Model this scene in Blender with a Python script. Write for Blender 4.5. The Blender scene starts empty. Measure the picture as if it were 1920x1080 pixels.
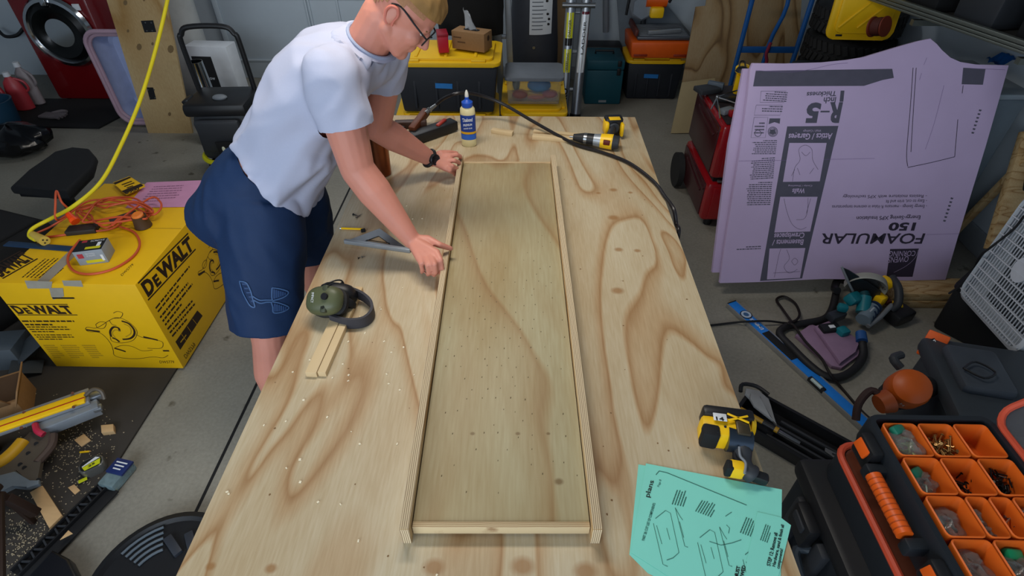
import bpy, bmesh, math, random
from mathutils import Vector, Matrix, Euler
PI = math.pi
R = math.radians
rnd = random.Random(7)
S = bpy.context.scene
COL = S.collection
# ---------------------------------------------------------------- camera
CAM_H, PITCH, YAW, FPX = 2.03, 40.5, 1.14, 1034.0
cam_d = bpy.data.cameras.new('camera'); cam = bpy.data.objects.new('camera', cam_d); COL.objects.link(cam)
cam.location = (0, 0, CAM_H); cam.rotation_euler = (R(90 - PITCH), 0, R(YAW))
cam_d.sensor_width = 36; cam_d.lens = FPX / 1920 * 36; cam_d.clip_start = .02; cam_d.clip_end = 100
S.camera = cam
# ---------------------------------------------------------------- light
S.view_settings.view_transform = 'Standard'; S.view_settings.look = 'None'
S.view_settings.gamma = 1; S.view_settings.use_curve_mapping = False
S.view_settings.exposure = 0.0
w = bpy.data.worlds.new('world'); S.world = w; w.use_nodes = True
bg = w.node_tree.nodes['Background']; bg.inputs[0].default_value = (.72, .84, 1.0, 1); bg.inputs[1].default_value = 0.8
def area(name, loc, target, size, size_y, power, col):
    l = bpy.data.lights.new(name, 'AREA'); l.shape = 'RECTANGLE'; l.size = size; l.size_y = size_y; l.energy = power; l.color = col
    o = bpy.data.objects.new(name, l); COL.objects.link(o); o.location = loc
    o.rotation_euler = (Vector(target) - Vector(loc)).to_track_quat('-Z', 'Y').to_euler()
    return o
area('daylight_garage_door', (-1.5, -1.75, 1.8), (-.7, 1.6, .7), 3.4, 1.5, 80, (.80, .90, 1.0))
area('ceiling_lamp', (-.35, 1.7, 2.7), (-.35, 1.75, 0), 1.1, .3, 26, (1.0, .93, .84))
area('back_fill', (-1.1, 4.2, 2.75), (-1.1, 4.6, 0), 1.1, .3, 20, (.95, .97, 1.0))  # unseen fill light added to brighten the back wall
# ---------------------------------------------------------------- pixel -> place
RC = Euler((R(90 - PITCH), 0, R(YAW))).to_matrix()
C0 = Vector((0, 0, CAM_H))
def ray(px, py): return RC @ Vector(((px - 960) / FPX, -(py - 540) / FPX, -1))
def P(px, py, z=0.0):
    d = ray(px, py); return C0 + d * ((z - CAM_H) / d.z)
def PY(px, py, Y):
    d = ray(px, py); return C0 + d * (Y / d.y)
def PX(px, py, X):
    d = ray(px, py); return C0 + d * (X / d.x)
class Plane:
    """a flat face standing in the scene: origin, in-plane axes, normal"""
    def __init__(s, o, n):
        s.o = Vector(o); s.n = Vector(n).normalized()
        if s.n.dot(C0 - s.o) < 0: s.n = -s.n
    def hit(s, px, py, off=0.0):
        d = ray(px, py); return C0 + d * ((s.o + s.n * off - C0).dot(s.n) / d.dot(s.n))
# ---------------------------------------------------------------- materials
def lin(c):
    if isinstance(c, str): c = [int(c[i:i + 2], 16) / 255 for i in (0, 2, 4)]
    return tuple((x / 12.92 if x <= .04045 else ((x + .055) / 1.055) ** 2.4) for x in c[:3]) + (1,)
_M = {}
def mat(name, c, rough=.55, metal=0, var=.12, scale=18, bump=.05, coat=0, trans=0, alpha=1, emit=0, stretch=(1, 1, 1), spec=.4):
    if name in _M: return _M[name]
    m = bpy.data.materials.new(name); m.use_nodes = True; nt = m.node_tree; b = nt.nodes['Principled BSDF']
    b.inputs['Roughness'].default_value = rough; b.inputs['Metallic'].default_value = metal
    b.inputs['Coat Weight'].default_value = coat; b.inputs['Transmission Weight'].default_value = trans
    b.inputs['Alpha'].default_value = alpha; b.inputs['Specular IOR Level'].default_value = spec
    col = lin(c)
    tc = nt.nodes.new('ShaderNodeTexCoord'); mp = nt.nodes.new('ShaderNodeMapping'); mp.inputs['Scale'].default_value = stretch
    nt.links.new(tc.outputs['Object'], mp.inputs[0])
    n = nt.nodes.new('ShaderNodeTexNoise'); n.inputs['Scale'].default_value = scale; n.inputs['Detail'].default_value = 5
    nt.links.new(mp.outputs[0], n.inputs['Vector'])
    mx = nt.nodes.new('ShaderNodeMix'); mx.data_type = 'RGBA'
    mx.inputs[6].default_value = tuple(x * (1 - var) for x in col[:3]) + (1,)
    mx.inputs[7].default_value = tuple(min(1, x * (1 + var)) for x in col[:3]) + (1,)
    nt.links.new(n.outputs['Fac'], mx.inputs[0]); nt.links.new(mx.outputs[2], b.inputs['Base Color'])
    if bump:
        bp = nt.nodes.new('ShaderNodeBump'); bp.inputs['Strength'].default_value = bump; bp.inputs['Distance'].default_value = .003
        nt.links.new(n.outputs['Fac'], bp.inputs['Height']); nt.links.new(bp.outputs[0], b.inputs['Normal'])
    if emit: b.inputs['Emission Color'].default_value = col; b.inputs['Emission Strength'].default_value = emit
    _M[name] = m; return m
def ramp(nt, stops):
    r = nt.nodes.new('ShaderNodeValToRGB'); e = r.color_ramp.elements
    while len(e) < len(stops): e.new(.5)
    for el, (p, c) in zip(e, stops): el.position = p; el.color = lin(c)
    return r
def math_node(nt, op, a, b=None):
    n = nt.nodes.new('ShaderNodeMath'); n.operation = op
    for i, v in enumerate((a, b)):
        if v is None: continue
        if isinstance(v, (int, float)): n.inputs[i].default_value = v
        else: nt.links.new(v, n.inputs[i])
    return n.outputs[0]
def plywood(name, base, mid, line, freq=5.0, sc=(2.2, .42, 1), dist=.25, seed=0, knots=(), stains=(), stain_c='8a6a3e', world=False, blotch=.35):
    """veneer with contour-like cathedral grain, fine fibres, knots"""
    if name in _M: return _M[name]
    m = bpy.data.materials.new(name); m.use_nodes = True; nt = m.node_tree; b = nt.nodes['Principled BSDF']; L = nt.links.new
    b.inputs['Roughness'].default_value = .5; b.inputs['Specular IOR Level'].default_value = .35
    tc = nt.nodes.new('ShaderNodeTexCoord'); mp = nt.nodes.new('ShaderNodeMapping')
    mp.inputs['Scale'].default_value = sc; mp.inputs['Location'].default_value = (seed * 3.1, seed * 1.7, seed)
    L(tc.outputs['Object'], mp.inputs[0])
    n = nt.nodes.new('ShaderNodeTexNoise'); n.inputs['Scale'].default_value = 1; n.inputs['Detail'].default_value = 1.6; n.inputs['Roughness'].default_value = .4
    n.inputs['Distortion'].default_value = dist; L(mp.outputs[0], n.inputs['Vector'])
    fr = math_node(nt, 'FRACT', math_node(nt, 'MULTIPLY', n.outputs['Fac'], freq * 2.2))
    r = ramp(nt, [(0, base), (.5, base), (.80, mid), (.90, line), (.94, mid), (1.0, base)])
    L(fr, r.inputs[0])
    # pale / tan drift
    n2 = nt.nodes.new('ShaderNodeTexNoise'); n2.inputs['Scale'].default_value = 1.7; n2.inputs['Detail'].default_value = 3; L(mp.outputs[0], n2.inputs['Vector'])
    r2 = ramp(nt, [(.35, 'ffffff'), (.75, 'd9bd92')]); L(n2.outputs['Fac'], r2.inputs[0])
    mx = nt.nodes.new('ShaderNodeMix'); mx.data_type = 'RGBA'; mx.blend_type = 'MULTIPLY'; mx.inputs[0].default_value = blotch
    L(r.outputs[0], mx.inputs[6]); L(r2.outputs[0], mx.inputs[7])
    # fibres
    mp3 = nt.nodes.new('ShaderNodeMapping'); mp3.inputs['Scale'].default_value = (sc[0] * 60, sc[1] * 14, 30); L(tc.outputs['Object'], mp3.inputs[0])
    n3 = nt.nodes.new('ShaderNodeTexNoise'); n3.inputs['Scale'].default_value = 1; n3.inputs['Detail'].default_value = 3; L(mp3.outputs[0], n3.inputs['Vector'])
    r3 = ramp(nt, [(.3, 'e6dccb'), (.7, 'ffffff')]); L(n3.outputs['Fac'], r3.inputs[0])
    mx3 = nt.nodes.new('ShaderNodeMix'); mx3.data_type = 'RGBA'; mx3.blend_type = 'MULTIPLY'; mx3.inputs[0].default_value = .6
    L(mx.outputs[2], mx3.inputs[6]); L(r3.outputs[0], mx3.inputs[7]); out = mx3.outputs[2]
    for (kx, ky, kr) in knots:
        mk = nt.nodes.new('ShaderNodeMapping'); mk.inputs['Location'].default_value = (-kx / kr, -ky / kr / .8, 0); mk.inputs['Scale'].default_value = (1 / kr, .8 ** -1 / kr, 0)
        L(tc.outputs['Object'], mk.inputs[0])
        ln = nt.nodes.new('ShaderNodeVectorMath'); ln.operation = 'LENGTH'; L(mk.outputs[0], ln.inputs[0])
        rk = nt.nodes.new('ShaderNodeMapRange'); rk.inputs[1].default_value = .55; rk.inputs[2].default_value = 1.25; rk.inputs[3].default_value = .75; rk.inputs[4].default_value = 0
        L(ln.outputs['Value'], rk.inputs[0])
        mk2 = nt.nodes.new('ShaderNodeMix'); mk2.data_type = 'RGBA'; mk2.inputs[7].default_value = lin(stain_c); L(rk.outputs[0], mk2.inputs[0]); L(out, mk2.inputs[6]); out = mk2.outputs[2]
    L(out, b.inputs['Base Color'])
    bp = nt.nodes.new('ShaderNodeBump'); bp.inputs['Strength'].default_value = .12; bp.inputs['Distance'].default_value = .001
    L(n3.outputs['Fac'], bp.inputs['Height']); L(bp.outputs[0], b.inputs['Normal'])
    _M[name] = m; return m
def plies(name, c1='d8c19a', c2='8f7350', axis=2, scale=230):
    """edge of plywood: thin stripes of plies along one axis"""
    if name in _M: return _M[name]
    m = bpy.data.materials.new(name); m.use_nodes = True; nt = m.node_tree; b = nt.nodes['Principled BSDF']; L = nt.links.new
    b.inputs['Roughness'].default_value = .75
    tc = nt.nodes.new('ShaderNodeTexCoord'); sx = nt.nodes.new('ShaderNodeSeparateXYZ'); L(tc.outputs['Object'], sx.inputs[0])
    n = nt.nodes.new('ShaderNodeTexNoise'); n.inputs['Scale'].default_value = 14; n.inputs['Detail'].default_value = 6; L(tc.outputs['Object'], n.inputs['Vector'])
    v = math_node(nt, 'ADD', math_node(nt, 'MULTIPLY', sx.outputs[axis], scale), math_node(nt, 'MULTIPLY', n.outputs['Fac'], 1.1))
    fr = math_node(nt, 'FRACT', v)
    r = ramp(nt, [(0, c1), (.5, c1), (.62, c2), (.85, c2), (1, c1)]); L(fr, r.inputs[0]); L(r.outputs[0], b.inputs['Base Color'])
    _M[name] = m; return m
# ---------------------------------------------------------------- mesh builder
def rotm(r):
    if r is None: return Matrix.Identity(3)
    if isinstance(r, (tuple, list)): return Euler([R(a) for a in r]).to_matrix()
    return r.to_3x3() if len(r) == 4 else r
def frame(z, x=(0, 0, 1)):
    """3x3 with +Z along z and +X near x"""
    z = Vector(z).normalized(); x = Vector(x)
    if abs(z.dot(x.normalized())) > .99: x = Vector((1, 0, 0)) if abs(z.x) < .9 else Vector((0, 1, 0))
    y = z.cross(x).normalized(); x = y.cross(z)
    return Matrix((x, y, z)).transposed()
def spline(pts, n=6):
    pts = [Vector(p) for p in pts]; out = []
    for i in range(len(pts) - 1):
        p0 = pts[max(i - 1, 0)]; p1 = pts[i]; p2 = pts[i + 1]; p3 = pts[min(i + 2, len(pts) - 1)]
        for k in range(n):
            t = k / n
            out.append(.5 * ((2 * p1) + (p2 - p0) * t + (2 * p0 - 5 * p1 + 4 * p2 - p3) * t * t + (3 * p1 - p0 - 3 * p2 + p3) * t ** 3))
    out.append(pts[-1]); return out
class MB:
    def __init__(s): s.bm = bmesh.new()
    def box(s, c, d, rot=None, bev=0, taper=None, seg=2):
        M = rotm(rot); c = Vector(c); v = []
        for z in (-.5, .5):
            tx, ty = (1, 1) if (taper is None or z < 0) else (taper if isinstance(taper, tuple) else (taper, taper))
            for x, y in ((-.5, -.5), (.5, -.5), (.5, .5), (-.5, .5)):
                v.append(s.bm.verts.new(c + M @ Vector((x * d[0] * tx, y * d[1] * ty, z * d[2]))))
        f = [s.bm.faces.new([v[i] for i in q]) for q in ((3, 2, 1, 0), (4, 5, 6, 7), (0, 1, 5, 4), (1, 2, 6, 5), (2, 3, 7, 6), (3, 0, 4, 7))]
        if bev:
            es = list({e for q in f for e in q.edges})
            bmesh.ops.bevel(s.bm, geom=es, offset=min(bev, min(d) * .45), segments=seg, profile=.5, affect='EDGES')
        return s
    def cyl(s, a, b, r0, r1=None, seg=16, cap=True, sq=1.0, x=(0, 0, 1)):
        a = Vector(a); b = Vector(b); r1 = r0 if r1 is None else r1; F = frame(b - a, x)
        rings = [[s.bm.verts.new(p + F @ Vector((math.cos(2 * PI * k / seg) * r, math.sin(2 * PI * k / seg) * r * sq, 0))) for k in range(seg)] for p, r in ((a, r0), (b, r1))]
        for k in range(seg): s.bm.faces.new((rings[0][k], rings[0][(k + 1) % seg], rings[1][(k + 1) % seg], rings[1][k]))
        if cap:
            if r0 > 1e-5: s.bm.faces.new(list(reversed(rings[0])))
            if r1 > 1e-5: s.bm.faces.new(rings[1])
        return s
    def tube(s, pts, r, seg=8, sm=0, closed=False):
        pts = [Vector(p) for p in pts]
        if sm: pts = spline(pts, sm)
        n = len(pts); rr = (lambda i: r) if not callable(r) else (lambda i: r(i / (n - 1)))
        up = None; rings = []
        for i in range(n):
            t = (pts[min(i + 1, n - 1)] - pts[max(i - 1, 0)])
            t = t.normalized() if t.length > 1e-9 else Vector((0, 0, 1))
            if up is None: up = frame(t).col[0].copy()
            up = (up - t * up.dot(t)); up = up.normalized() if up.length > 1e-6 else frame(t).col[0].copy()
            sd = t.cross(up)
            rings.append([s.bm.verts.new(pts[i] + (up * math.cos(2 * PI * k / seg) + sd * math.sin(2 * PI * k / seg)) * rr(i)) for k in range(seg)])
        for i in range(n - 1):
            for k in range(seg): s.bm.faces.new((rings[i][k], rings[i][(k + 1) % seg], rings[i + 1][(k + 1) % seg], rings[i + 1][k]))
        if closed:
            for k in range(seg): s.bm.faces.new((rings[-1][k], rings[-1][(k + 1) % seg], rings[0][(k + 1) % seg], rings[0][k]))
        else:
            s.bm.faces.new(list(reversed(rings[0]))); s.bm.faces.new(rings[-1])
        return s
    def lathe(s, prof, c=(0, 0, 0), rot=None, seg=24, sx=1, sy=1):
        M = rotm(rot); c = Vector(c); rings = []
        for r, z in prof:
            rings.append([s.bm.verts.new(c + M @ Vector((math.cos(2 * PI * k / seg) * r * sx, math.sin(2 * PI * k / seg) * r * sy, z))) for k in range(seg)])
        for a, b in zip(rings, rings[1:]):
            for k in range(seg): s.bm.faces.new((a[k], a[(k + 1) % seg], b[(k + 1) % seg], b[k]))
        if prof[0][0] > 1e-5: s.bm.faces.new(list(reversed(rings[0])))
        if prof[-1][0] > 1e-5: s.bm.faces.new(rings[-1])
        return s
    def ball(s, c, r, rot=None, seg=16):
        r = (r, r, r) if not isinstance(r, (tuple, list)) else r
        M = rotm(rot).to_4x4(); T = Matrix.Translation(Vector(c)) @ M @ Matrix.Diagonal((*r, 1))
        bmesh.ops.create_uvsphere(s.bm, u_segments=seg, v_segments=max(6, seg // 2), radius=1, matrix=T); return s
    def prism(s, poly, h, c=(0, 0, 0), rot=None, bev=0, seg=2):
        """poly in local XY, extruded 0..h on local Z"""
        M = rotm(rot); c = Vector(c)
        a = [s.bm.verts.new(c + M @ Vector((x, y, 0))) for x, y in poly]; b = [s.bm.verts.new(c + M @ Vector((x, y, h))) for x, y in poly]
        n = len(poly); f = [s.bm.faces.new(list(reversed(a))), s.bm.faces.new(b)]
        for k in range(n): f.append(s.bm.faces.new((a[k], a[(k + 1) % n], b[(k + 1) % n], b[k])))
        if bev:
            es = list(set(f[0].edges) | set(f[1].edges)); bmesh.ops.bevel(s.bm, geom=es, offset=bev, segments=seg, profile=.5, affect='EDGES')
        return s
    def sheet(s, rows, thick=0):
        """grid surface from rows of points"""
        g = [[s.bm.verts.new(Vector(p)) for p in r] for r in rows]
        for i in range(len(g) - 1):
            for k in range(len(g[0]) - 1): s.bm.faces.new((g[i][k], g[i][k + 1], g[i + 1][k + 1], g[i + 1][k]))
        if thick: bmesh.ops.solidify(s.bm, geom=list(s.bm.faces), thickness=thick)
        return s
    def flat(s, pts):
        s.bm.faces.new([s.bm.verts.new(Vector(p)) for p in pts]); return s
    def build(s, name, m, parent=None, world=False, smooth=True, angle=35, kind=None, fix=True):
        if fix: bmesh.ops.recalc_face_normals(s.bm, faces=list(s.bm.faces))
        if world and parent is not None: s.bm.transform(parent.matrix_basis.inverted() if parent.parent is None else (parent.parent.matrix_basis @ parent.matrix_basis).inverted())
        off = None
        if parent is None and s.bm.verts:
            xs = [v.co for v in s.bm.verts]; off = Vector(((min(v.x for v in xs) + max(v.x for v in xs)) / 2, (min(v.y for v in xs) + max(v.y for v in xs)) / 2, min(v.z for v in xs)))
            s.bm.transform(Matrix.Translation(-off))
        me = bpy.data.meshes.new(name); s.bm.to_mesh(me); s.bm.free()
        if m: me.materials.append(m)
        if smooth:
            me.polygons.foreach_set('use_smooth', [True] * len(me.polygons)); me.set_sharp_from_angle(angle=R(angle))
        o = bpy.data.objects.new(name, me); COL.objects.link(o)
        if parent is not None: o.parent = parent
        else: o.location = off
        if kind: o['kind'] = kind
        return o
def tag(o, label, cat, group=None):
    o['label'] = label; o['category'] = cat
    if group: o['group'] = group
    return o
def thing(name, label, cat, loc=(0, 0, 0), rot=(0, 0, 0), group=None):
    o = bpy.data.objects.new(name, None); COL.objects.link(o); o.empty_display_size = .05
    if isinstance(rot, Matrix): o.matrix_basis = Matrix.Translation(Vector(loc)) @ rot.to_4x4()
    else: o.matrix_basis = Matrix.Translation(Vector(loc)) @ Euler([R(a) for a in rot]).to_matrix().to_4x4()
    return tag(o, label, cat, group)
def copy_tree(src, parent=None):
    o = src.copy(); COL.objects.link(o)
    if parent is not None: o.parent = parent
    for ch in list(src.children): copy_tree(ch, o)
    return o
# ---------------------------------------------------------------- flat print on real faces, located by where it is on that face
def glyph_mesh(s, bold=0):
    cu = bpy.data.curves.new('t', 'FONT'); cu.body = s; cu.size = 1; cu.resolution_u = 3; cu.offset = bold
    ob = bpy.data.objects.new('t', cu); COL.objects.link(ob); dg = bpy.context.evaluated_depsgraph_get()
    me = bpy.data.meshes.new_from_object(ob.evaluated_get(dg)); bpy.data.objects.remove(ob); bpy.data.curves.remove(cu)
    return me
def text3(s, A, B, C, n, m, parent, bold=0, name='lettering', lift=.0006):
    """text from A (baseline start) to B (baseline end), C is above A at cap height; n = face normal"""
    me = glyph_mesh(s, bold); A = Vector(A); e1 = Vector(B) - A; e2 = Vector(C) - A
    xs = [v.co.x for v in me.vertices]
    if not xs: return
    x0, x1 = min(xs), max(xs); desc = .7
    inv = (parent.matrix_basis if parent.parent is None else parent.parent.matrix_basis @ parent.matrix_basis).inverted()
    for v in me.vertices: v.co = inv @ (A + e1 * ((v.co.x - x0) / (x1 - x0)) + e2 * (v.co.y / desc) + Vector(n) * lift)
    me.materials.clear(); me.materials.append(m); me.name = name
    o = bpy.data.objects.new(name, me); COL.objects.link(o); o.parent = parent; return o
def ptext(s, plane, a, b, c, m, parent, bold=0, name='lettering', lift=.0008):
    return text3(s, plane.hit(*a), plane.hit(*b), plane.hit(*c), plane.n, m, parent, bold, name, lift)
def KS(mb): return len(mb.bm.faces) > 1
def pfill(plane, polys, m, parent, name='printed_panel', lift=.0004):
    mb = MB()
    for q in polys: mb.flat([plane.hit(x, y, lift) for x, y in q])
    return mb.build(name, m, parent, world=True, smooth=False, fix=False, kind='stuff' if KS(mb) else None)
def pstroke(plane, lines, wd, m, parent, name='printed_line', lift=.0006, sm=5):
    mb = MB()
    for ln in lines:
        pts = [plane.hit(x, y, lift) for x, y in ln]
        if sm and len(pts) > 2: pts = spline(pts, sm)
        L_ = []; 
        for i, p in enumerate(pts):
            t = pts[min(i + 1, len(pts) - 1)] - pts[max(i - 1, 0)]; sd = plane.n.cross(t)
            sd = sd.normalized() * wd / 2 if sd.length > 1e-9 else Vector((0, 0, 0)); L_.append((p + sd, p - sd))
        for (a, b), (c, d) in zip(L_, L_[1:]): mb.flat((a, b, d, c))
    return mb.build(name, m, parent, world=True, smooth=False, fix=False, kind='stuff' if KS(mb) else None)
def pwords(plane, a, b, c, lines, m, parent, seed=1, name='small_print', fill=.9, lift=.0005, h=.45):
    """block of tiny print: a top-left, b top-right, c bottom-left (reading direction), drawn as word shapes"""
    rr = random.Random(seed); A, B, C_ = (plane.hit(*p, lift) for p in (a, b, c)); e1 = B - A; e2 = C_ - A; mb = MB()
    for i in range(lines):
        y0 = (i + .5 - h / 2) / lines; y1 = (i + .5 + h / 2) / lines; x = 0; end = fill * (1 if i < lines - 1 else .6) * rr.uniform(.85, 1)
        while x < end:
            wd = rr.uniform(.03, .12); x2 = min(x + wd, end)
            mb.flat([A + e1 * x + e2 * y0, A + e1 * x2 + e2 * y0, A + e1 * x2 + e2 * y1, A + e1 * x + e2 * y1]); x = x2 + .018
    return mb.build(name, m, parent, world=True, smooth=False, fix=False, kind='stuff' if KS(mb) else None)
def V(*a): return Vector(a)
# ================================================================ materials used all over
PLY = plywood('plywood_pine', 'cdb58c', 'bf9a66', 'a1733f', freq=2.6, sc=(2.6, .62, 1), dist=.7, seed=1)
PLY_BACK = plywood('plywood_back', 'a08c6c', '917752', '6a5133', freq=2.4, sc=(3, .8, .9), seed=4)
PLY_PLAIN = plywood('plywood_plain', 'c7b189', 'bda277', 'a98656', freq=.8, sc=(1.2, .5, 1), seed=6, blotch=.7)
EDGE = plies('plywood_edge')
PINE = plywood('pine_wood', 'd0b184', 'c6a06c', 'b58a55', freq=3.5, sc=(14, .9, 6), seed=3)
BLACK = mat('black_plastic', '17181b', .45)
BLACKM = mat('black_matt', '101114', .8)
RUBBER = mat('black_rubber', '1b1b1c', .75, scale=40, bump=.2)
DGREY = mat('dark_grey_plastic', '2c2f34', .55)
GREY = mat('grey_plastic', '70757b', .5)
LGREY = mat('light_grey_metal', '9aa0a6', .4, .5)
ALU = mat('aluminium', 'a9afb6', .35, .85, bump=.02)
CHROME = mat('chrome', 'c8ccd0', .12, 1, var=.03, bump=0)
STEEL = mat('steel', '8d9093', .3, .9)
YEL = mat('tool_yellow', 'f0bf12', .4)
YELBOX = mat('carton_yellow', 'e2b008', .5, var=.05, bump=.02)
YELLID = mat('lid_yellow', 'e9b90c', .45, var=.06)
BINK = mat('tote_black', '20242c', .5, var=.06)
RED = mat('enamel_red', '8c0d16', .25, coat=.6, var=.05, bump=0)
WRED = mat('washer_red', '6d0a10', .25, coat=.5, var=.06, bump=0)
ORG = mat('tool_orange', 'dc5a12', .45)
WHITE = mat('white_plastic', 'cfd3d8', .45)
BLUE = mat('blue_paint', '1f4f96', .4)
LBLUE = mat('level_blue', '1d78d2', .35)
TEAL = mat('tool_teal', '0e6a76', .45)
DTEAL = mat('case_teal', '0c4a58', .55)
CARD = mat('cardboard', '8c6a46', .85, scale=60)
TAPEB = mat('masking_tape_blue', '1c70b8', .6)
GLASS = mat('dark_glass', '080b0c', .28, var=.3, bump=0, coat=.1, spec=.25)
CLEAR = mat('clear_plastic', 'c8ced6', .12, trans=.75, alpha=.45, var=.05, bump=.05)
INK = mat('black_ink', '0e0a08', .6, var=0, bump=0)
INKP = mat('violet_black_ink', '2a2230', .6, var=.1, bump=0)
PAPERW = mat('white_paper', 'd6dade', .7, var=.03)
# ================================================================ setting
def concrete():
    m = bpy.data.materials.new('concrete'); m.use_nodes = True; nt = m.node_tree; b = nt.nodes['Principled BSDF']; L = nt.links.new
    b.inputs['Roughness'].default_value = .62
    tc = nt.nodes.new('ShaderNodeTexCoord')
    def noise(s, d=5, ro=.6):
        n = nt.nodes.new('ShaderNodeTexNoise'); n.inputs['Scale'].default_value = s; n.inputs['Detail'].default_value = d; n.inputs['Roughness'].default_value = ro
        L(tc.outputs['Object'], n.inputs['Vector']); return n.outputs['Fac']
    r = ramp(nt, [(.3, '7a766c'), (.7, '989589')]); L(noise(1.1), r.inputs[0])
    r2 = ramp(nt, [(.27, '8c8578'), (.33, 'ffffff')]); L(noise(9, 3, .5), r2.inputs[0])
    mx = nt.nodes.new('ShaderNodeMix'); mx.data_type = 'RGBA'; mx.blend_type = 'MULTIPLY'; mx.inputs[0].default_value = .8
    L(r.outputs[0], mx.inputs[6]); L(r2.outputs[0], mx.inputs[7])
    r3 = ramp(nt, [(.3, 'c8c8c8'), (.7, 'ffffff')]); L(noise(70, 4), r3.inputs[0])
    mx2 = nt.nodes.new('ShaderNodeMix'); mx2.data_type = 'RGBA'; mx2.blend_type = 'MULTIPLY'; mx2.inputs[0].default_value = .5
    L(mx.outputs[2], mx2.inputs[6]); L(r3.outputs[0], mx2.inputs[7]); L(mx2.outputs[2], b.inputs['Base Color'])
    bp = nt.nodes.new('ShaderNodeBump'); bp.inputs['Strength'].default_value = .15; bp.inputs['Distance'].default_value = .002; L(noise(120, 3), bp.inputs['Height']); L(bp.outputs[0], b.inputs['Normal'])
    return m
CONC = concrete()
WALLM = mat('painted_drywall', 'b0bac2', .8, var=.05, scale=3)
X0, X1, Y0, Y1, ZC = -5.6, 2.78, -1.9, 5.68, 2.9
def struct(mb, name, m, **k):
    o = mb.build(name, m, **k); o['kind'] = 'structure'; return o
fl = struct(MB().box(((X0 + X1) / 2, (Y0 + Y1) / 2, -.05), (X1 - X0, Y1 - Y0, .1)), 'floor', CONC)
struct(MB().box(((X0 + X1) / 2, Y1 + .05, ZC / 2), (X1 - X0 + .2, .1, ZC)), 'wall_back', WALLM)
struct(MB().box((X0 - .05, (Y0 + Y1) / 2, ZC / 2), (.1, Y1 - Y0, ZC)), 'wall_left', WALLM)
struct(MB().box((X1 + .05, (Y0 + Y1) / 2, ZC / 2), (.1, Y1 - Y0, ZC)), 'wall_right', WALLM)
struct(MB().box(((X0 + X1) / 2, (Y0 + Y1) / 2, ZC + .05), (X1 - X0 + .2, Y1 - Y0 + .2, .1)), 'ceiling', mat('ceiling_paint', 'a9adb0', .85, var=.03))
# garage front: wall pieces left and right of the open door
struct(MB().box((X0 + .7, Y0 - .05, ZC / 2), (1.4, .1, ZC)), 'wall_front', WALLM)
BASEM = mat('baseboard_paint', '7f858a', .6)
struct(MB().box((X1 - .012, (2.2 + Y1) / 2, .07), (.02, Y1 - 2.2, .14), bev=.004), 'baseboard_right', BASEM)
struct(MB().box((.2, Y1 - .012, .06), (5.0, .02, .12), bev=.004), 'baseboard_back', BASEM)
# dark expansion joints and the dark painted half of the floor (left)
struct(MB().box((-1.235, 1.9, .0008), (.012, 3.6, .0016)), 'trim_1', BLACKM)
matd = mat('rubber_floor_mat', '37332f', .85, scale=7, var=.25, bump=.15)
tag(MB().box((-2.45, 1.15, .006), (1.6, 2.6, .012), bev=.004).build('floor_mat', matd), 'large dark rubber floor mat strewn with sawdust under the yellow saw carton', 'mat')
for k_, (x_, y_) in enumerate(((-.35, 1.7), (-1.1, 4.2))): struct(MB().box((x_, y_, ZC - .045), (1.16, .36, .09), bev=.01), 'trim_%d' % (k_ + 3), mat('added_housing_white', 'd8dade', .5))  # unlit housings added out of view over the ceiling lamp and back fill
# door leaf on back wall (white, with two vertical stiles)
dw = mat('door_paint', 'b8c3cc', .6, var=.03)
d = thing('door_1', 'pale grey panelled door on the back wall behind the man', 'door', (-2.05, Y1 - .03, 0)); d['kind'] = 'structure'; del d['category']
MB().box((0, 0, 1.02), (1.7, .04, 2.04), bev=.006).build('door_leaf', dw, d)
for x in (-.855, .0, .03, .3, .855): MB().box((x, -.028, 1.03), (.02 if abs(x) < .5 else .05, .02, 2.0), bev=.004).build('door_stile', dw, d)
for z in (.18, .75): MB().box((0, -.026, z), (1.6, .012, .02), bev=.004).build('door_rail', dw, d)
t = struct(MB().tube([PY(1136, -60, 5.5), PY(1136, 60, 5.5)], .028, 10), 'trim_2', GREY)
# ================================================================ washer
washer = thing('washing_machine', 'dark red front-loading washing machine with a round black glass door', 'washing machine', (-4.02, 5.0, 0), (0, 0, 0))
MB().box((0, .34, .49), (.68, .66, .96), bev=.03).build('body', WRED, washer)
dc = PY(117, 60, 5.0); zc = dc.z; xc = dc.x + 4.02
MB().lathe([(.24, 0), (.282, .01), (.292, .03), (.275, .055), (.25, .06), (.235, .045)], (xc, .01, zc), (90, 0, 0), 40).build('door_ring', CHROME, washer)
MB().lathe([(.24, 0), (.24, .045), (.20, .075), (.13, .06), (.10, .03), (0, .02)], (xc, .01, zc), (90, 0, 0), 40).build('door_glass', GLASS, washer)
MB().box((xc + .01, -.05, zc + .25), (.05, .05, .06), bev=.01).build('door_handle', CHROME, washer)
MB().box((0, .0, .93), (.66, .02, .08), bev=.008).build('control_panel', GREY, washer)
for s in (-.28, .28): MB().cyl((s, .08, 0), (s, .08, .03), .03).build('foot', BLACK, washer)
MB().box((.25, -.005, zc + .2), (.06, .012, .05), bev=.003).build('energy_label', PAPERW, washer)
tag(MB().prism([(-5.15, 4.43), (-3.62, 4.4), (-3.5, 4.95), (-3.68, 5.02), (-5.15, 5.02)], .015).build('rubber_mat', mat('dark_mat', '141416', .9)), 'thin black mat lying in front of the red washer', 'mat')
tag(MB().tube([PY(-5, 55, 5.55), PY(10, 68, 5.5), PY(32, 66, 5.5), PY(45, 52, 5.55), PY(40, 58, 5.62)], .016, 8, sm=6).build('drain_hose', BLACK), 'short black drain hose on the wall left of the red washer', 'hose')
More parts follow.
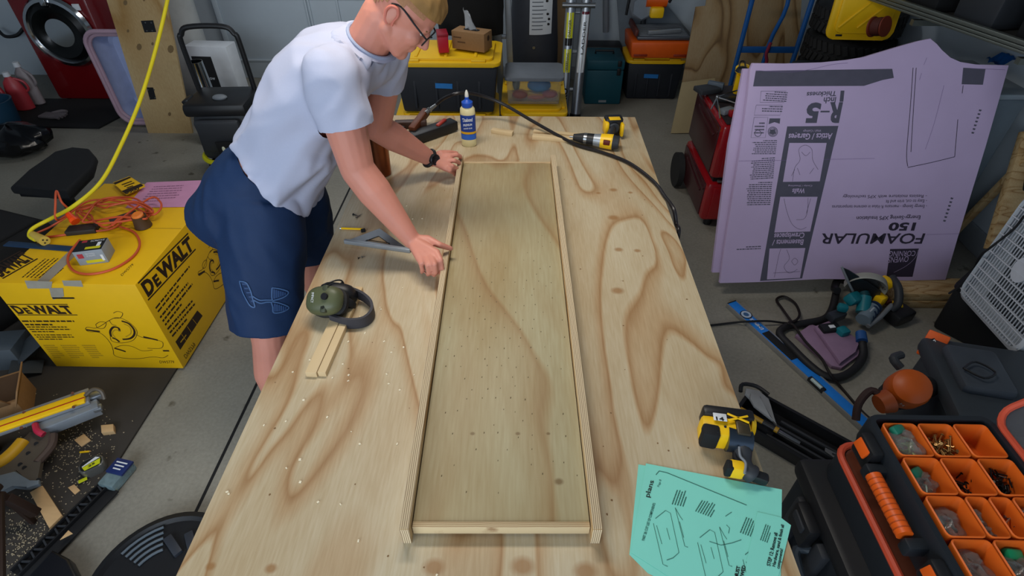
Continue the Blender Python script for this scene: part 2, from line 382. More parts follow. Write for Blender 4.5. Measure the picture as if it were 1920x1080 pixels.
# jugs and gloves in front of the washer
def jug(x, y, z, h, m, label, capm, rot=0):
    t = thing('laundry_jug', label, 'jug', (x, y, z), (0, 0, rot))
    MB().lathe([(.06, 0), (.075, .01), (.078, h * .55), (.06, h * .78), (.025, h * .9), (.022, h * .94)], sy=.62).build('bottle', m, t)
    MB().cyl((0, 0, h * .93), (0, 0, h * 1.04), .028, .025).build('cap', capm, t)
    MB().tube([(.05, 0, h * .45), (.1, 0, h * .55), (.09, 0, h * .75), (.03, 0, h * .86)], .011, 8, sm=5).build('handle', m, t)
PINKJ = mat('jug_coral', 'a8343c', .4); PALEJ = mat('jug_pale', '8f8688', .45)
a = P(52, 208); jug(a.x, a.y, .015, .32, PINKJ, 'coral red detergent jug standing left of the pale jug', WHITE, 20)
a = P(20, 214); jug(a.x, a.y, .015, .30, PINKJ, 'coral red detergent jug at the left edge of the photo', WHITE, -30)
a = P(74, 197); jug(a.x, a.y, .015, .36, PALEJ, 'pale grey-pink jug with a white cap beside the washer', WHITE, -10)
a = P(8, 240) + V(0, 0, .016); tag(MB().lathe([(.10, 0), (.14, .02), (.16, .2), (.165, .22), (.15, .22), (.13, .04)], a, None, 28).build('bucket', mat('bucket_blue', '163a52', .5)), 'dark blue bucket at the left edge below the coral jugs', 'bucket')
def glove(cx, cy, rot, label):
    t = thing('work_glove', label, 'glove', (cx, cy, .016), (0, 0, rot)); g = mat('glove_cloth', '6f676a', .9, bump=.3)
    MB().box((0, 0, .012), (.15, .10, .024), bev=.01).build('palm', g, t)
    for k in range(4): MB().tube([(.06, -.038 + k * .026, .012), (.11, -.042 + k * .028, .016), (.145 - abs(k - 1.5) * .008, -.045 + k * .03, .012)], .0125, 8, sm=3).build('finger', g, t)
    MB().tube([(-.01, .045, .012), (.05, .09, .018), (.09, .095, .014)], .014, 8, sm=3).build('thumb', g, t)
a = P(96, 222); glove(a.x, a.y, -8, 'pale grey work glove lying palm down on the black mat')
# trash bag bottom-left of mat
tb = MB(); a = P(42, 285)
rows = []
for i in range(13):
    ph = i / 12 * PI; row = []
    for k in range(29):
        th = k / 28 * 2 * PI; r_ = math.sin(ph) * (1 + .10 * math.sin(5 * th + 3 * ph) + .06 * math.sin(11 * th + 7 * ph))
        row.append((a.x + .26 * r_ * math.cos(th), a.y + .2 * r_ * math.sin(th), .11 - .11 * math.cos(ph) * (1 + .12 * math.sin(4 * th))))
    rows.append(row)
tb.sheet(rows); bmesh.ops.remove_doubles(tb.bm, verts=tb.bm.verts, dist=.001)
tag(tb.build('trash_bag', mat('bag_film', '0b0c10', .22, var=.4, scale=9, bump=.9)), 'crumpled shiny black plastic trash bag on the floor', 'bag')
# ================================================================ laundry basket, leaning plywood board with hinges
board_pts = [(278, 250), (361, 250), (296, -70), (178, -70)]
wb = thing('plywood_board', 'tall plywood board with two black hinges standing in front of the red washer', 'board', PY(320, 250, 4.33))
mbx = MB(); f_ = [PY(x, y, 4.33) for x, y in board_pts]; b_ = [p + V(0, .02, 0) for p in f_]
bm = mbx.bm; va = [bm.verts.new(p) for p in f_]; vb = [bm.verts.new(p) for p in b_]
bm.faces.new(va); bm.faces.new(list(reversed(vb)))
for k in range(4): bm.faces.new((va[k], vb[k], vb[(k + 1) % 4], va[(k + 1) % 4]))
mbx.build('panel', plywood('plywood_left', 'c3ae86', 'b89c6e', 'a5824f', freq=.9, sc=(1.5, 1, .5), seed=9, knots=()), wb, world=True)
kn = Plane((0, 4.33, 0), (0, -1, 0)); KNOT = mat('knot', '77603f', .7)
for x, y, r_ in ((261, 88, 5), (320, 92, 6), (286, 82, 2.5), (240, 58, 2.5), (318, 214, 3), (235, 5, 4), (270, 0, 2)):
    pfill(kn, [[(x + r_ * math.cos(q / 8 * 2 * PI), y + 1.3 * r_ * math.sin(q / 8 * 2 * PI)) for q in range(8)]], KNOT, wb, 'knot')
for c in ([(264, 39), (287, 38), (293, 60), (271, 61)], [(275, 164), (287, 164), (293, 186), (281, 187)]):
    h_ = pfill(kn, [c], BLACK, wb, 'hinge', lift=.002)
    cx = sum(p[0] for p in c) / 4; cy = sum(p[1] for p in c) / 4
    for dx, dy in ((-6, -7), (5, -7), (7, 8), (-3, 8)):
        q = kn.hit(cx + dx, cy + dy, .002); MB().cyl(q, q + V(0, -.003, 0), .005, seg=8).build('screw', STEEL, h_, world=True)
# basket (rounded rectangular tub on its side)
def rrect(w, h, r, n=5):
    out = []
    for cx, cy, a0 in ((w / 2 - r, h / 2 - r, 0), (-w / 2 + r, h / 2 - r, 90), (-w / 2 + r, -h / 2 + r, 180), (w / 2 - r, -h / 2 + r, 270)):
        for k in range(n + 1):
            a = R(a0 + 90 * k / n); out.append((cx + r * math.cos(a), cy + r * math.sin(a)))
    return out
q = PY(262, 205, 4.42)
bk = thing('plastic_tub', 'white plastic tub with pink rim standing on edge behind the plywood board', 'tub', (q.x + .03, 4.46, 0.0), (0, 0, 0))
lb = mat('tub_pale', 'a9b4d8', .4); pk = mat('tub_pink', 'a88c9c', .4)
rr_ = rrect(.50, .74, .11, 6); rim = [(x, 0, y + .40) for x, y in rr_]
MB().tube(rim, .018, 8, closed=True).build('rim', pk, bk)
MB().tube([(x * .93, .012, (z - .40) * .93 + .40) for x, y, z in rim], .014, 8, closed=True).build('rim_inner', pk, bk)
mb = MB(); rows = [[(x * k, y_, (z - .40) * k + .40) for x, y, z in rim + rim[:1]] for k, y_ in ((.95, .0), (.85, .2), (.78, .22))]
mb.sheet(rows); mb.flat([(x * .78, .22, (z - .40) * .78 + .40) for x, y, z in rim]); mb.build('shell', lb, bk)
# white bin with open top against the wall
q = PY(368, 125, 5.0)
cb = thing('waste_bin', 'tall cream step bin with open curved rim against the door', 'bin', (q.x - .02, 4.95, 0), (0, 0, 0))
MB().lathe([(.15, 0), (.19, .02), (.21, .93), (.215, .95), (.2, .95), (.17, .1)], seg=32, sy=.8).build('body', mat('cream_plastic', 'b4b6b4', .5), cb)
MB().lathe([(.212, .93), (.218, .945), (.208, .96), (.2, .95)], seg=32, sy=.8).build('rim', mat('cream_rim', 'a39c7c', .6), cb)
MB().box((-.12, -.03, .9), (.02, .02, .1), (0, 25, 0), bev=.004).build('clip', BLACK, cb)
# framed black sign, chrome funnel
q = PY(395, 185, 4.55)
fr_ = thing('white_box', 'white carton with a black printed front standing behind the shop vacuum', 'box', (q.x + .04, 4.75, 0), (0, 0, -4))
MB().box((0, 0, .3), (.36, .16, .6), bev=.005).build('carton', WHITE, fr_)
MB().box((-.06, -.083, .3), (.17, .004, .44), bev=.001).build('printed_panel', BLACKM, fr_)
text3('Shadow', V(0, 0, 0) + fr_.matrix_basis @ V(-.12, -.086, .33), fr_.matrix_basis @ V(-.0, -.086, .33), fr_.matrix_basis @ V(-.12, -.086, .36), V(0, -1, 0), PAPERW, fr_)
q = PY(378, 170, 4.2)
fn = thing('chrome_duct', 'flared shiny metal duct piece standing inside the vacuum handle', 'duct', (q.x, 4.25, 0))
MB().lathe([(.15, 0), (.15, .06), (.12, .2), (.07, .34), (.055, .42), (.05, .62), (.053, .62), (.06, .4), (.13, .18), (.155, .05)], seg=28).build('horn', CHROME, fn)
MB().lathe([(.156, 0), (.156, .015), (.15, .015)], seg=28).build('foot_ring', STEEL, fn)
# ================================================================ shop vacuum on its cart
sv = thing('shop_vacuum', 'black wheeled shop vacuum with tube push handle, red logo and yellow bumper', 'vacuum', (-2.08, 3.72, 0), (0, 0, 4))
MB().box((0, 0, .33), (.40, .34, .34), bev=.05, taper=(.94, .94)).build('body', DGREY, sv)
MB().box((0, -.01, .53), (.42, .36, .09), bev=.03).build('head', BLACK, sv)
MB().box((.0, -.19, .36), (.30, .05, .24), (8, 0, 0), bev=.02).build('front_cover', DGREY, sv)
MB().box((.03, -.225, .27), (.15, .012, .13), (8, 0, 0), bev=.004).build('control_label', BLACKM, sv)
lab = sv.children[-1]
W_ = sv.matrix_basis
text3('STANLEY', W_ @ V(-.02, -.234, .315), W_ @ V(.08, -.234, .315), W_ @ V(-.02, -.234, .33), W_ @ V(0, -1, 0) - W_ @ V(0, 0, 0), mat('label_yellow_print', 'c8d048', .5), sv)
for x in (.0, .05): MB().ball((x, -.236, .28), (.012, .004, .022)).build('socket', mat('label_white', 'd8dcc0', .5), sv)
text3('STANLEY', W_ @ V(-.06, -.222, .425), W_ @ V(.06, -.222, .425), W_ @ V(-.06, -.222, .45), W_ @ V(0, -1, 0) - W_ @ V(0, 0, 0), mat('logo_red', 'c01c34', .5), sv, bold=.02)
MB().tube([(-.2, .0, .19), (-.2, -.14, .18), (-.1, -.22, .17), (.1, -.22, .17), (.2, -.14, .18), (.2, 0, .19)], .018, 8, sm=5).build('bumper', mat('bumper_lime', 'd2d012', .45), sv)
MB().box((0, -.1, .09), (.34, .2, .14), bev=.02).build('tank', BLACK, sv)
MB().tube([(-.19, .12, .1), (-.19, .1, .84), (-.17, .1, .94), (-.11, .1, .985), (.11, .1, .985), (.17, .1, .94), (.19, .1, .84), (.19, .12, .1)], .017, 10, sm=5).build('push_handle', BLACK, sv)
for s in (-1, 1): MB().cyl((s * .17, .1, .08), (s * .21, .1, .08), .08, seg=24).build('wheel', RUBBER, sv)
MB().box((-.21, -.05, .56), (.05, .10, .03), (0, -20, 0), bev=.008).build('latch', BLACK, sv)
MB().ball((.02, -.08, .585), (.05, .03, .02)).build('hose_port', GREY, sv)
# ================================================================ totes
def tote(label, x, y, z, w, d, h, lidm, rot=0, tape=None, group=None, bodym=None, lat=True):
    t = thing('storage_tote', label, 'storage tote', (x, y, z), (0, 0, rot), group)
    mb = MB(); mb.box((0, 0, (h - .04) / 2), (w * .86, d * .84, h - .04), taper=(1.09, 1.1), bev=.018)
    for k in (-.3, -.1, .1, .3): mb.box((k * w, -d * .435, h * .45), (.02, .02, h * .72), (-3, 0, 0), bev=.004)
    mb.build('bin', bodym or BINK, t)
    mb = MB(); mb.prism(rrect(w, d, .05), .028, (0, 0, h - .045), bev=.008); mb.prism(rrect(w * .86, d * .82, .04), .02, (0, 0, h - .02), bev=.006)
    if lat:
        for i in (-1, 0, 1): mb.box((i * w * .27, 0, h + .003), (.02, d * .7, .01), bev=.003)
        for s in (-1, 1):
            for i in (-1, 1): mb.box((i * w * .3, s * d * .44, h - .012), (.10, .03, .02), bev=.005)
    mb.build('lid', lidm, t)
    for s in (-1, 1): MB().box((s * w * .475, 0, h - .07), (.03, .14, .03), bev=.008).build('handle', bodym or BINK, t)
    if tape: MB().box((tape[0], -d * .456, tape[1]), (tape[2], .003, .035), (-3, 2, 0)).build('tape', TAPEB, t)
    return t
A = tote('black storage tote with yellow lid and a strip of blue tape, under the tissue box', -.535, 4.08, .395, .76, .50, .38, YELLID, 0, tape=(-.02, .2, .12))
tote('black storage tote with yellow lid, bottom one under the tissue box tote', -.56, 4.1, 0, .76, .50, .38, YELLID, 3)
tote('black storage tote with yellow lid under the clear grey-lidded box', .085, 4.32, 0, .78, .50, .38, YELLID, 90)
tote('black storage tote with yellow lid under the orange tile saw', 1.205, 5.33, 0, .54, .42, .38, YELLID, 0, tape=(-.03, .22, .13))
# clear tote with grey lid
ct = thing('clear_storage_box', 'clear plastic box with grey lid full of bright odds and ends', 'storage box', (.08, 4.15, .402), (0, 0, 0))
MB().box((0, 0, .09), (.38, .28, .18), taper=(1.06, 1.06), bev=.012).build('box', CLEAR, ct)
MB().prism(rrect(.43, .33, .03), .025, (0, 0, .18), bev=.006).build('lid', mat('lid_grey', '6c727a', .5), ct)
for i, (x, y, z, r_, c) in enumerate(((.04, -.04, .11, (.09, .05, .05), '3f87c0'), (-.1, -.06, .05, (.06, .04, .035), '8a3a2c'), (.12, -.05, .05, (.06, .04, .03), 'a06068'), (-.13, .0, .11, (.03, .05, .06), '7a7c66'), (.02, -.07, .035, (.07, .03, .02), 'b0706a'))):
    tag(MB().ball((ct.location.x + x, ct.location.y + y, ct.location.z + z), r_, seg=14).build('wrapped_item', mat('odd_%d' % i, c, .5, bump=.6)), ['light blue bundle inside the clear box', 'rust red item at the left inside the clear box', 'pink item at the right inside the clear box', 'olive ring-like item at the left inside the clear box', 'salmon item low in the middle of the clear box'][i], 'item')
# tissue box + tissue, red box, black bag hanging behind
q = PY(864, 100, 4.05)
tx = thing('tissue_box', 'brown cardboard tissue box with a white tissue sticking out', 'tissue box', (-.36, 4.05, .792), (0, 0, -22))
MB().box((0, 0, .06), (.25, .13, .12), bev=.004).build('carton', CARD, tx)
MB().prism(rrect(.12, .04, .019), .002, (0, 0, .12)).build('opening', BLACKM, tx)
mb = MB(); rows = []
for i in range(7):
    f = i / 6; rows.append([(-.05 - .02 * f + (.10 - .04 * f) * k / 6, .02 * math.sin(k * 1.7 + f * 2) + .01 * f, .12 + .13 * f - .03 * f * (k / 6)) for k in range(7)])
mb.sheet(rows, .001).build('tissue', PAPERW, tx)
mb = MB(); 
for x, z in ((-.08, .08), (-.05, .05)): mb.box((x, -.066, z), (.06, .002, .008))
mb.build('printed_line', mat('brown_print', '5a3f26', .8), tx)
MB().cyl((.126, 0, .08), (.1265, 0, .08), .018, seg=20).build('logo', mat('brown_print2', '3f2d1d', .8), tx)
rb = thing('red_box', 'small bright red box beside the tissue box', 'box', (-.56, 4.0, .792), (0, 0, 12))
MB().box((0, 0, .055), (.07, .13, .11), bev=.004).build('carton', mat('carton_red', 'b0142c', .4), rb); MB().box((0, 0, .112), (.074, .134, .02), bev=.003).build('lid', mat('carton_red2', '8c1024', .4), rb)
bd = MB(); rows = []
for i in range(12):
    f = i / 11; z = 1.45 - f * .72; wd = .10 + .16 * math.sin(min(1, f * 1.25) * PI * .62)
    rows.append([(-.42 + wd * math.cos(k / 20 * 2 * PI) * (1 + .05 * math.sin(3 * k + 5 * f)), 4.6 + .13 * math.sin(k / 20 * 2 * PI) * min(1, f * 3 + .3) * (.5 if i == 11 else 1), z) for k in range(21)])
bd.sheet(rows); tag(bd.build('black_jacket', mat('jacket_cloth', '0c0d0f', .95, bump=.4)), 'black jacket hanging on the wall behind the tissue box', 'jacket')
# white drawer tower
dt = thing('drawer_tower', 'narrow white plastic drawer tower standing left of the yellow-lidded totes', 'drawers', (-1.25, 4.25, 0), (0, 0, 4))
MB().box((0, 0, .38), (.34, .38, .76), bev=.008).build('frame', mat('tower_white', 'a3aeb3', .5), dt)
for k in range(5): 
    dr = MB().box((0, -.195, .09 + k * .145), (.32, .02, .13), bev=.006).build('drawer', mat('drawer_white', 'aab6bb', .45), dt)
    MB().box((0, -.21, .13 + k * .145), (.3, .016, .022), bev=.006).build('drawer_handle', mat('drawer_pull', '8c989e', .5), dr)
# ================================================================ ladders, grey tank, brown sheet
def rail(name, label, Y, pieces, m, cat='ladder'):
    pass
ld = thing('extension_ladder', 'aluminium ladder with yellow warning sticker leaning by the back totes', 'ladder', P(1076, 226), (0, 0, 0))
bs = P(1075, 226)
ltop = [(1063, 0), (1098, 0)]; lbot = [(1055, 222), (1078, 222)]
rails = []
for i in range(2):
    a = PY(*lbot[i], bs.y); b = PY(ltop[i][0] + (8 if i == 0 else 2), 0, bs.y + .25); dirv = (b - a).normalized(); b2 = b + dirv * 1.1; a = a - dirv * (a.z / dirv.z)
    rails.append((a, b2, dirv))
    MB().cyl(a, b2, .042, seg=14, x=(1, 0, 0)).build('rail', ALU, ld, world=True)
    MB().cyl(a - dirv * 0, a + dirv * .06, .048, seg=14, x=(1, 0, 0)).build('foot', BLACK, ld, world=True)
a, b2, dv = rails[0]; a1 = rails[1][0]
for k in range(7): MB().cyl(a + dv * (.25 + k * .3) + V(0, .03, 0), a1 + rails[1][2] * (.25 + k * .3) + V(0, .03, 0), .016, seg=10).build('rung', ALU, ld, world=True)
for i in (0, 1):
    c = rails[i][0] + rails[i][2] * ((PY(1066, 8, bs.y + .24).z) / rails[i][2].z); MB().cyl(c + V(-.07, -.03, 0), c + V(.07, -.03, 0), .022, seg=12).build('clamp', STEEL, ld, world=True)
def wrapstick(rl, z0, z1, m, name, r_=.0432):
    a, b, dv = rl; p0 = a + dv * (z0 / dv.z); p1 = a + dv * (z1 / dv.z); rows = []
    for p in (p0, p1): rows.append([p + V(r_ * math.sin(q), -r_ * math.cos(q), 0) for q in [(-.75 + 1.5 * k / 6) for k in range(7)]])
    return MB().sheet(rows).build(name, m, ld, world=True)
YST = mat('sticker_yellow', 'c8c81e', .5)
zz = lambda y, x=1070: PY(x, y, bs.y + .12).z
s1 = wrapstick(rails[0], zz(80), zz(28), YST, 'warning_sticker'); s2 = wrapstick(rails[0], zz(132), zz(92), YST, 'warning_sticker')
wrapstick(rails[0], zz(86), zz(73), BLACKM, 'sticker_symbol', .0436)
wrapstick(rails[1], zz(132), zz(30), PAPERW, 'label'); wrapstick(rails[1], zz(31), zz(26), mat('label_maroon', '5a1424', .5), 'label_band', .0436)
pl = Plane((0, bs.y + .03, 0), (0, -1, .1))
def on_rail(s, ax, y0, y1, w_, m, bold=0):
    a, b, dv = rails[ax]; p0 = a + dv * (zz(y0) / dv.z) + V(w_ / 2, -.046, 0); p1 = a + dv * (zz(y1) / dv.z) + V(w_ / 2, -.046, 0)
    text3(s, p0, p1, p0 + V(-w_, 0, 0), V(0, -1, 0), m, ld, bold)
on_rail('DANGER', 0, 70, 40, .02, INK); on_rail('WARNING', 0, 128, 98, .02, INK)
on_rail('LADDER', 1, 100, 42, .022, INK); on_rail('KPRO', 0, 192, 158, .04, INK, .03)
# folded step ladder (three grey rails)
st = thing('step_ladder', 'folded grey step ladder standing left of the dark grey tank', 'ladder', PY(935, 150, 4.75) * 1)
for i, (x0_, x1_, yy, ww) in enumerate(((912, 917, 4.75, .03), (930, 938, 4.72, .06), (925, 927, 4.78, .03), (952, 958, 4.74, .05))):
    a = PY(x1_, 150, yy); b = PY(x0_, 0, yy + .0); dv = (b - a).normalized(); a = a - dv * a.z / dv.z * 1
    MB().box((a + b + dv * .9) / 2, (ww, .05, (b + dv * .9 - a).length), frame(dv, (1, 0, 0)), bev=.006).build('rail', LGREY, st, world=True)
for k in range(4):
    z = .35 + k * .32; MB().box((PY(935, 120, 4.75).x, 4.745, z), (.13, .035, .03), bev=.004).build('step', LGREY, st, world=True)
tk = thing('grey_tank', 'tall dark grey tank with a white instruction label', 'tank', (PY(1000, 100, 5.1).x, 5.12, 0))
mb = MB(); mb.lathe([(.215, 0), (.225, .02), (.215, .5), (.175, 1.1), (.16, 1.5), (.1, 1.55)], seg=36, sy=.7); mb.build('shell', mat('tank_grey', '34373e', .5), tk)
mb = MB(); rows = [[tk.location + V(.206 * math.sin(q), -.206 * .74 * math.cos(q), z) for q in [(-.2 + 1.0 * k / 8) for k in range(9)]] for z in (.62, .94)]
mb.sheet(rows).build('label', PAPERW, tk, world=True)
mb = MB()
for k in range(9):
    z = .9 - k * .03; q0 = -.1; q1 = .35 if k % 3 else .5
    r2 = .2085
    mb.sheet([[tk.location + V(r2 * math.sin(q0 + (q1 - q0) * j / 5), -r2 * .74 * math.cos(q0 + (q1 - q0) * j / 5), zz_) for j in range(6)] for zz_ in (z, z + .007)])
mb.build('small_print', mat('print_grey', '60656c', .7), tk, world=True)
mb = MB()
for q, z in ((.55, .78), (.62, .74), (.5, .88), (.6, .70)): mb.ball(tk.location + V(.208 * math.sin(q), -.208 * .74 * math.cos(q), z), (.014, .003, .01), seg=10)
mb.build('pictogram', INK, tk, world=True)
MB().cyl((0, -.16, .52), (0, -.17, .52), .012).build('bolt', STEEL, tk)
q = PY(1045, 60, 5.55)
tag(MB().box((q.x - .04, 5.6, .62), (.36, .012, 1.24), (-3, 0, 0), bev=.002).build('brown_sheet', mat('hardboard', '8b6f4c', .7)), 'sheet of brown hardboard against the wall behind the tank', 'board')
q = PY(1130, 95, 5.45)
tag(MB().box((q.x, 5.5, .2), (.36, .2, .4), bev=.02).build('black_case', BLACK), 'black box on the floor behind the teal tool case', 'box')
# teal tool case stack
tc_ = thing('tool_case', 'dark teal stackable tool case with black latches', 'tool case', (.735, 5.2, 0), (0, 0, 0))
MB().box((0, 0, .155), (.33, .36, .31), bev=.012).build('case', DTEAL, tc_)
MB().box((0, 0, .355), (.335, .365, .085), bev=.012).build('lid', DTEAL, tc_)
for s in ((.12, .3),): MB().box((s[0], -.187, s[1]), (.035, .015, .06), bev=.004).build('latch', BLACK, tc_); MB().box((s[0], -.187, s[1] + .07), (.035, .015, .05), bev=.004).build('latch', BLACK, tc_)
MB().box((-.0, -.182, .03), (.07, .004, .02)).build('label', LGREY, tc_)
MB().tube([(-.08, 0, .4), (-.08, 0, .425), (.08, 0, .425), (.08, 0, .4)], .01, 8).build('handle', BLACK, tc_)
# ================================================================ tile saw on the tote
ts = thing('tile_saw', 'orange tile saw with grey table and saw head on top of a black tote', 'tile saw', (1.205, 5.30, .398), (0, 0, 0))
MB().box((0, -.02, .07), (.50, .42, .14), taper=(1.06, 1.06), bev=.02).build('water_tray', ORG, ts)
MB().box((.02, .0, .16), (.46, .40, .025), bev=.006).build('saw_table', mat('saw_table_grey', '565b62', .4, .4), ts)
mb = MB()
for k in range(9): mb.box((.02, -.16 + k * .04, .176), (.42, .012, .008), bev=.002)
mb.build('table_rib', GREY, ts)
MB().box((.03, -.13, .2), (.3, .03, .03), (0, 0, 12), bev=.004).build('fence', LGREY, ts)
MB().box((-.22, 0, .2), (.03, .38, .05), (0, 8, 0), bev=.006).build('side_rail', mat('rail_rust', '5c2a22', .5), ts)
MB().tube([(-.1, .2, .16), (-.1, .2, .5), (-.06, .0, .52)], .025, 8, sm=4).build('arm', DGREY, ts)
MB().cyl((-.14, .02, .42), (.04, .02, .42), .06, seg=20).build('motor', ORG, ts); MB().box((-.04, -.02, .33), (.12, .09, .09), bev=.02).build('motor_base', YEL, ts)
MB().lathe([(.13, 0), (.135, .02), (.12, .035), (.0, .035)], (-.16, .04, .38), (90, 0, 0), 8).build('blade_guard', GREY, ts)
MB().cyl((-.16, .0, .36), (-.16, -.008, .36), .095, seg=6).build('blade', mat('blade_pale', '9aa5b0', .35, .5), ts)
MB().tube([(-.3, 0, .3), (-.28, 0, .46), (-.2, 0, .53), (-.02, 0, .52), (.03, 0, .56), (.1, .02, .5), (.06, 0, .4)], .012, 8, sm=4).build('cord', BLACK, ts)
for x in (-.17, .18): MB().box((x, -.235, .03), (.12, .012, .02), bev=.004).build('clip', mat('clip_red', '8a2c10', .5), ts)
MB().cyl((.27, -.1, .08), (.29, -.1, .08), .03, seg=16).build('knob', BLACK, ts)
gp = Plane((0, 5.6, 0), (0, -1, 0)); mb = MB()  # flat grey sheet standing in for the slanting shadow on the back wall
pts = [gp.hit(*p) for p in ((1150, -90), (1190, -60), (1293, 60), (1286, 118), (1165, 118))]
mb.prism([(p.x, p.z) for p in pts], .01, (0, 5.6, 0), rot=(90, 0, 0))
tag(mb.build('shadow_sheet', mat('shadow_grey', '6a747d', .6)), 'grey sheet shaped as the shadow on the wall behind the tile saw', 'panel')
# ================================================================ workbench
TZ = .903
bc = V(-.055, 1.41, 0)
kn_ = []
for x, y, r_ in ((980, 1062, .024), (814, 1064, .022), (1098, 1072, .024), (508, 1066, .012), (1150, 356, .016), (1122, 362, .010), (1182, 361, .010), (1160, 468, .015), (1195, 470, .012), (1150, 408, .02), (395, 1062, .010), (1158, 545, .02)):
    p = P(x, y, TZ) - bc; kn_.append((p.x, p.y, r_))
PLYTOP = plywood('plywood_bench_top', 'c4b79b', 'b89f7c', 'a4835d', freq=2.7, sc=(3.0, .95, 1), dist=.9, seed=2.3, knots=kn_, stain_c='93683a', blotch=.55)
wbch = thing('workbench', 'long workbench topped with a whole sheet of grainy pine plywood', 'workbench', bc)
W2, L2 = .61, 1.22
MB().box((0, 0, TZ - .003), (2 * W2, 2 * L2, .006)).build('top_veneer', PLYTOP, wbch)
MB().box((0, 0, TZ - .0125), (2 * W2, 2 * L2, .013)).build('top_core', EDGE, wbch)
for sx in (-1, 1):
    MB().box((sx * (W2 - .06), 0, TZ - .065), (.038, 2 * L2 - .12, .09), bev=.003).build('apron', PINE, wbch)
    for sy in (-1, 1): MB().box((sx * (W2 - .105), sy * (L2 - .11), (TZ - .02) / 2), (.088, .088, TZ - .02), bev=.003).build('leg', PINE, wbch)
for sy in (-1, 0, 1): MB().box((0, sy * (L2 - .08), TZ - .065), (2 * W2 - .16, .038, .09), bev=.003).build('crosspiece', PINE, wbch)
# holes and chips scattered on the top (flat marks)
mb = MB(); rr = random.Random(5)
for i in range(90):
    x, y = rr.uniform(-.6, .6), rr.uniform(-.95, 1.2); r_ = rr.uniform(.0012, .0032)
    mb.flat([(x + r_ * math.cos(q) * rr.uniform(.6, 1.2), y + r_ * math.sin(q), TZ + .0003) for q in (0, 1.2, 2.4, 3.6, 5)])
o = mb.build('nail_mark', mat('mark_brown', '7b5d3b', .8), wbch, smooth=False, fix=False, kind='stuff')
mb = MB(); rr = random.Random(15)
for i in range(85):
    x, y = rr.uniform(-.7, .5), rr.gauss(.9, .45); x = -.64 + abs(rr.gauss(0, .33))
    if not (-.66 < x < .55 and .25 < y < 2.6): continue
    if -.27 < x < .2 and .5 < y < 2.12: continue
    mb.box((x, y, TZ + .0013), (rr.uniform(.002, .006), rr.uniform(.002, .005), .0022), (0, 0, rr.uniform(0, 90)))
o = tag(mb.build('wood_chips', mat('chip_pale', 'eadfc2', .8), smooth=False), 'pale wood chips scattered on the plywood bench top', 'wood chips'); o['kind'] = 'stuff'
# ================================================================ shallow plywood tray being assembled
tr = thing('plywood_tray', 'long shallow plywood tray the man is holding on the bench', 'tray', (-.0475, 1.31, TZ), (0, 0, 1.1))
SH, SL, TW = .058, 1.585, .402
marks = []
kt = []
for x, y, r_ in ((886, 813, .006), (971, 813, .006), (1028, 813, .005), (1048, 903, .010)):
    p = tr.matrix_basis.inverted() @ P(x, y, TZ + .034); kt.append((p.x, p.y, r_))
PLYTRAY = plywood('plywood_tray_panel', 'aea584', 'a79672', '9e8762', freq=1.5, sc=(2.4, .7, 1), dist=.7, seed=12.6, knots=kt, stain_c='6b5230', blotch=.8)
SIDE = plywood('plywood_side', 'c6ab80', 'b7915f', '9c764a', freq=2, sc=(1, 1, 9), seed=7)
EDGEZ = plies('plywood_edge_up', 'd0bc98', '7d6850', axis=0, scale=250)
for s in (-1, 1):
    sd = MB().box((s * (TW / 2 - .010), 0, SH / 2), (.018, SL, SH), bev=.0008).build('side_board', SIDE, tr)
    MB().box((s * (TW / 2 - .010), 0, SH + .0006), (.0176, SL - .002, .0012)).build('top_edge', EDGEZ, sd)
    for e in (-1, 1): MB().box((s * (TW / 2 - .010), e * (SL / 2 + .0005), SH / 2), (.0176, .001, SH - .001)).build('end_edge', EDGEZ, sd)
MB().box((0, 0, .028), (TW - .042, SL - .05, .012), bev=.0008).build('panel', PLYTRAY, tr)
for e in (-1, 1): MB().box((0, e * (SL / 2 - .021), .022), (TW - .042, .012, .028), bev=.001).build('end_rail', plies('plywood_edge_rail', 'c8b28a', '9a7c58', axis=1, scale=260), tr)
mb = MB(); rr = random.Random(9)
for i in range(30):
    for k in range(9):
        x = -.15 + k * .037 + (i % 2) * .018; y = -.70 + i * .035
        dens = math.exp(-((y + .25) / .33) ** 2) * math.exp(-(x / .14) ** 2)
        if rr.random() > dens * 1.1 + .12 or y > .25: continue
        x += rr.gauss(0, .004); y += rr.gauss(0, .005); r_ = rr.uniform(.0012, .0022)
        mb.flat([(x - r_ * .5, y - r_, .0344), (x + r_ * .6, y - r_ * .8, .0344), (x + r_ * .8, y + r_ * 1.3, .0344), (x - r_ * .3, y + r_ * 1.5, .0344)])
mb.build('staple_mark', mat('mark_dark', '5f5136', .8), tr, smooth=False, fix=False, kind='stuff')
def plank(name, label, pts, z0, h, m, cat='board', group=None):
    """straight piece: centre line between two places, width"""
    (ax, ay), (bx, by), wd = pts; a = P(ax, ay, z0 + h); b = P(bx, by, z0 + h); d_ = b - a
    t = thing(name, label, cat, ((a.x + b.x) / 2, (a.y + b.y) / 2, z0), frame(V(0, 0, 1), d_), group)
    M = t.matrix_basis
    MB().box((0, 0, h / 2), (d_.length, wd, h), bev=.001).build('board', m, t)
    return t
g = 'loose pine strips on the bench'
def strip(label, a, b, wd, h=.018, z0=TZ, m=None):
    a = P(*a, z0 + h); b = P(*b, z0 + h); d_ = b - a
    F = frame(d_, (0, 0, 1)); c = (a + b) / 2 - V(0, 0, h / 2)
    o = MB().box((0, 0, 0), (h, wd, d_.length), bev=.0012).build('pine_strip', m or mat('strip_pine', 'cdb48a', .6, scale=8, var=.08))
    o.data.transform(F.to_4x4()); o.location = c
    o.data.transform(Matrix.Translation((0, 0, o.location.z - z0))); o.location.z = z0
    return tag(o, label, 'strip', g)
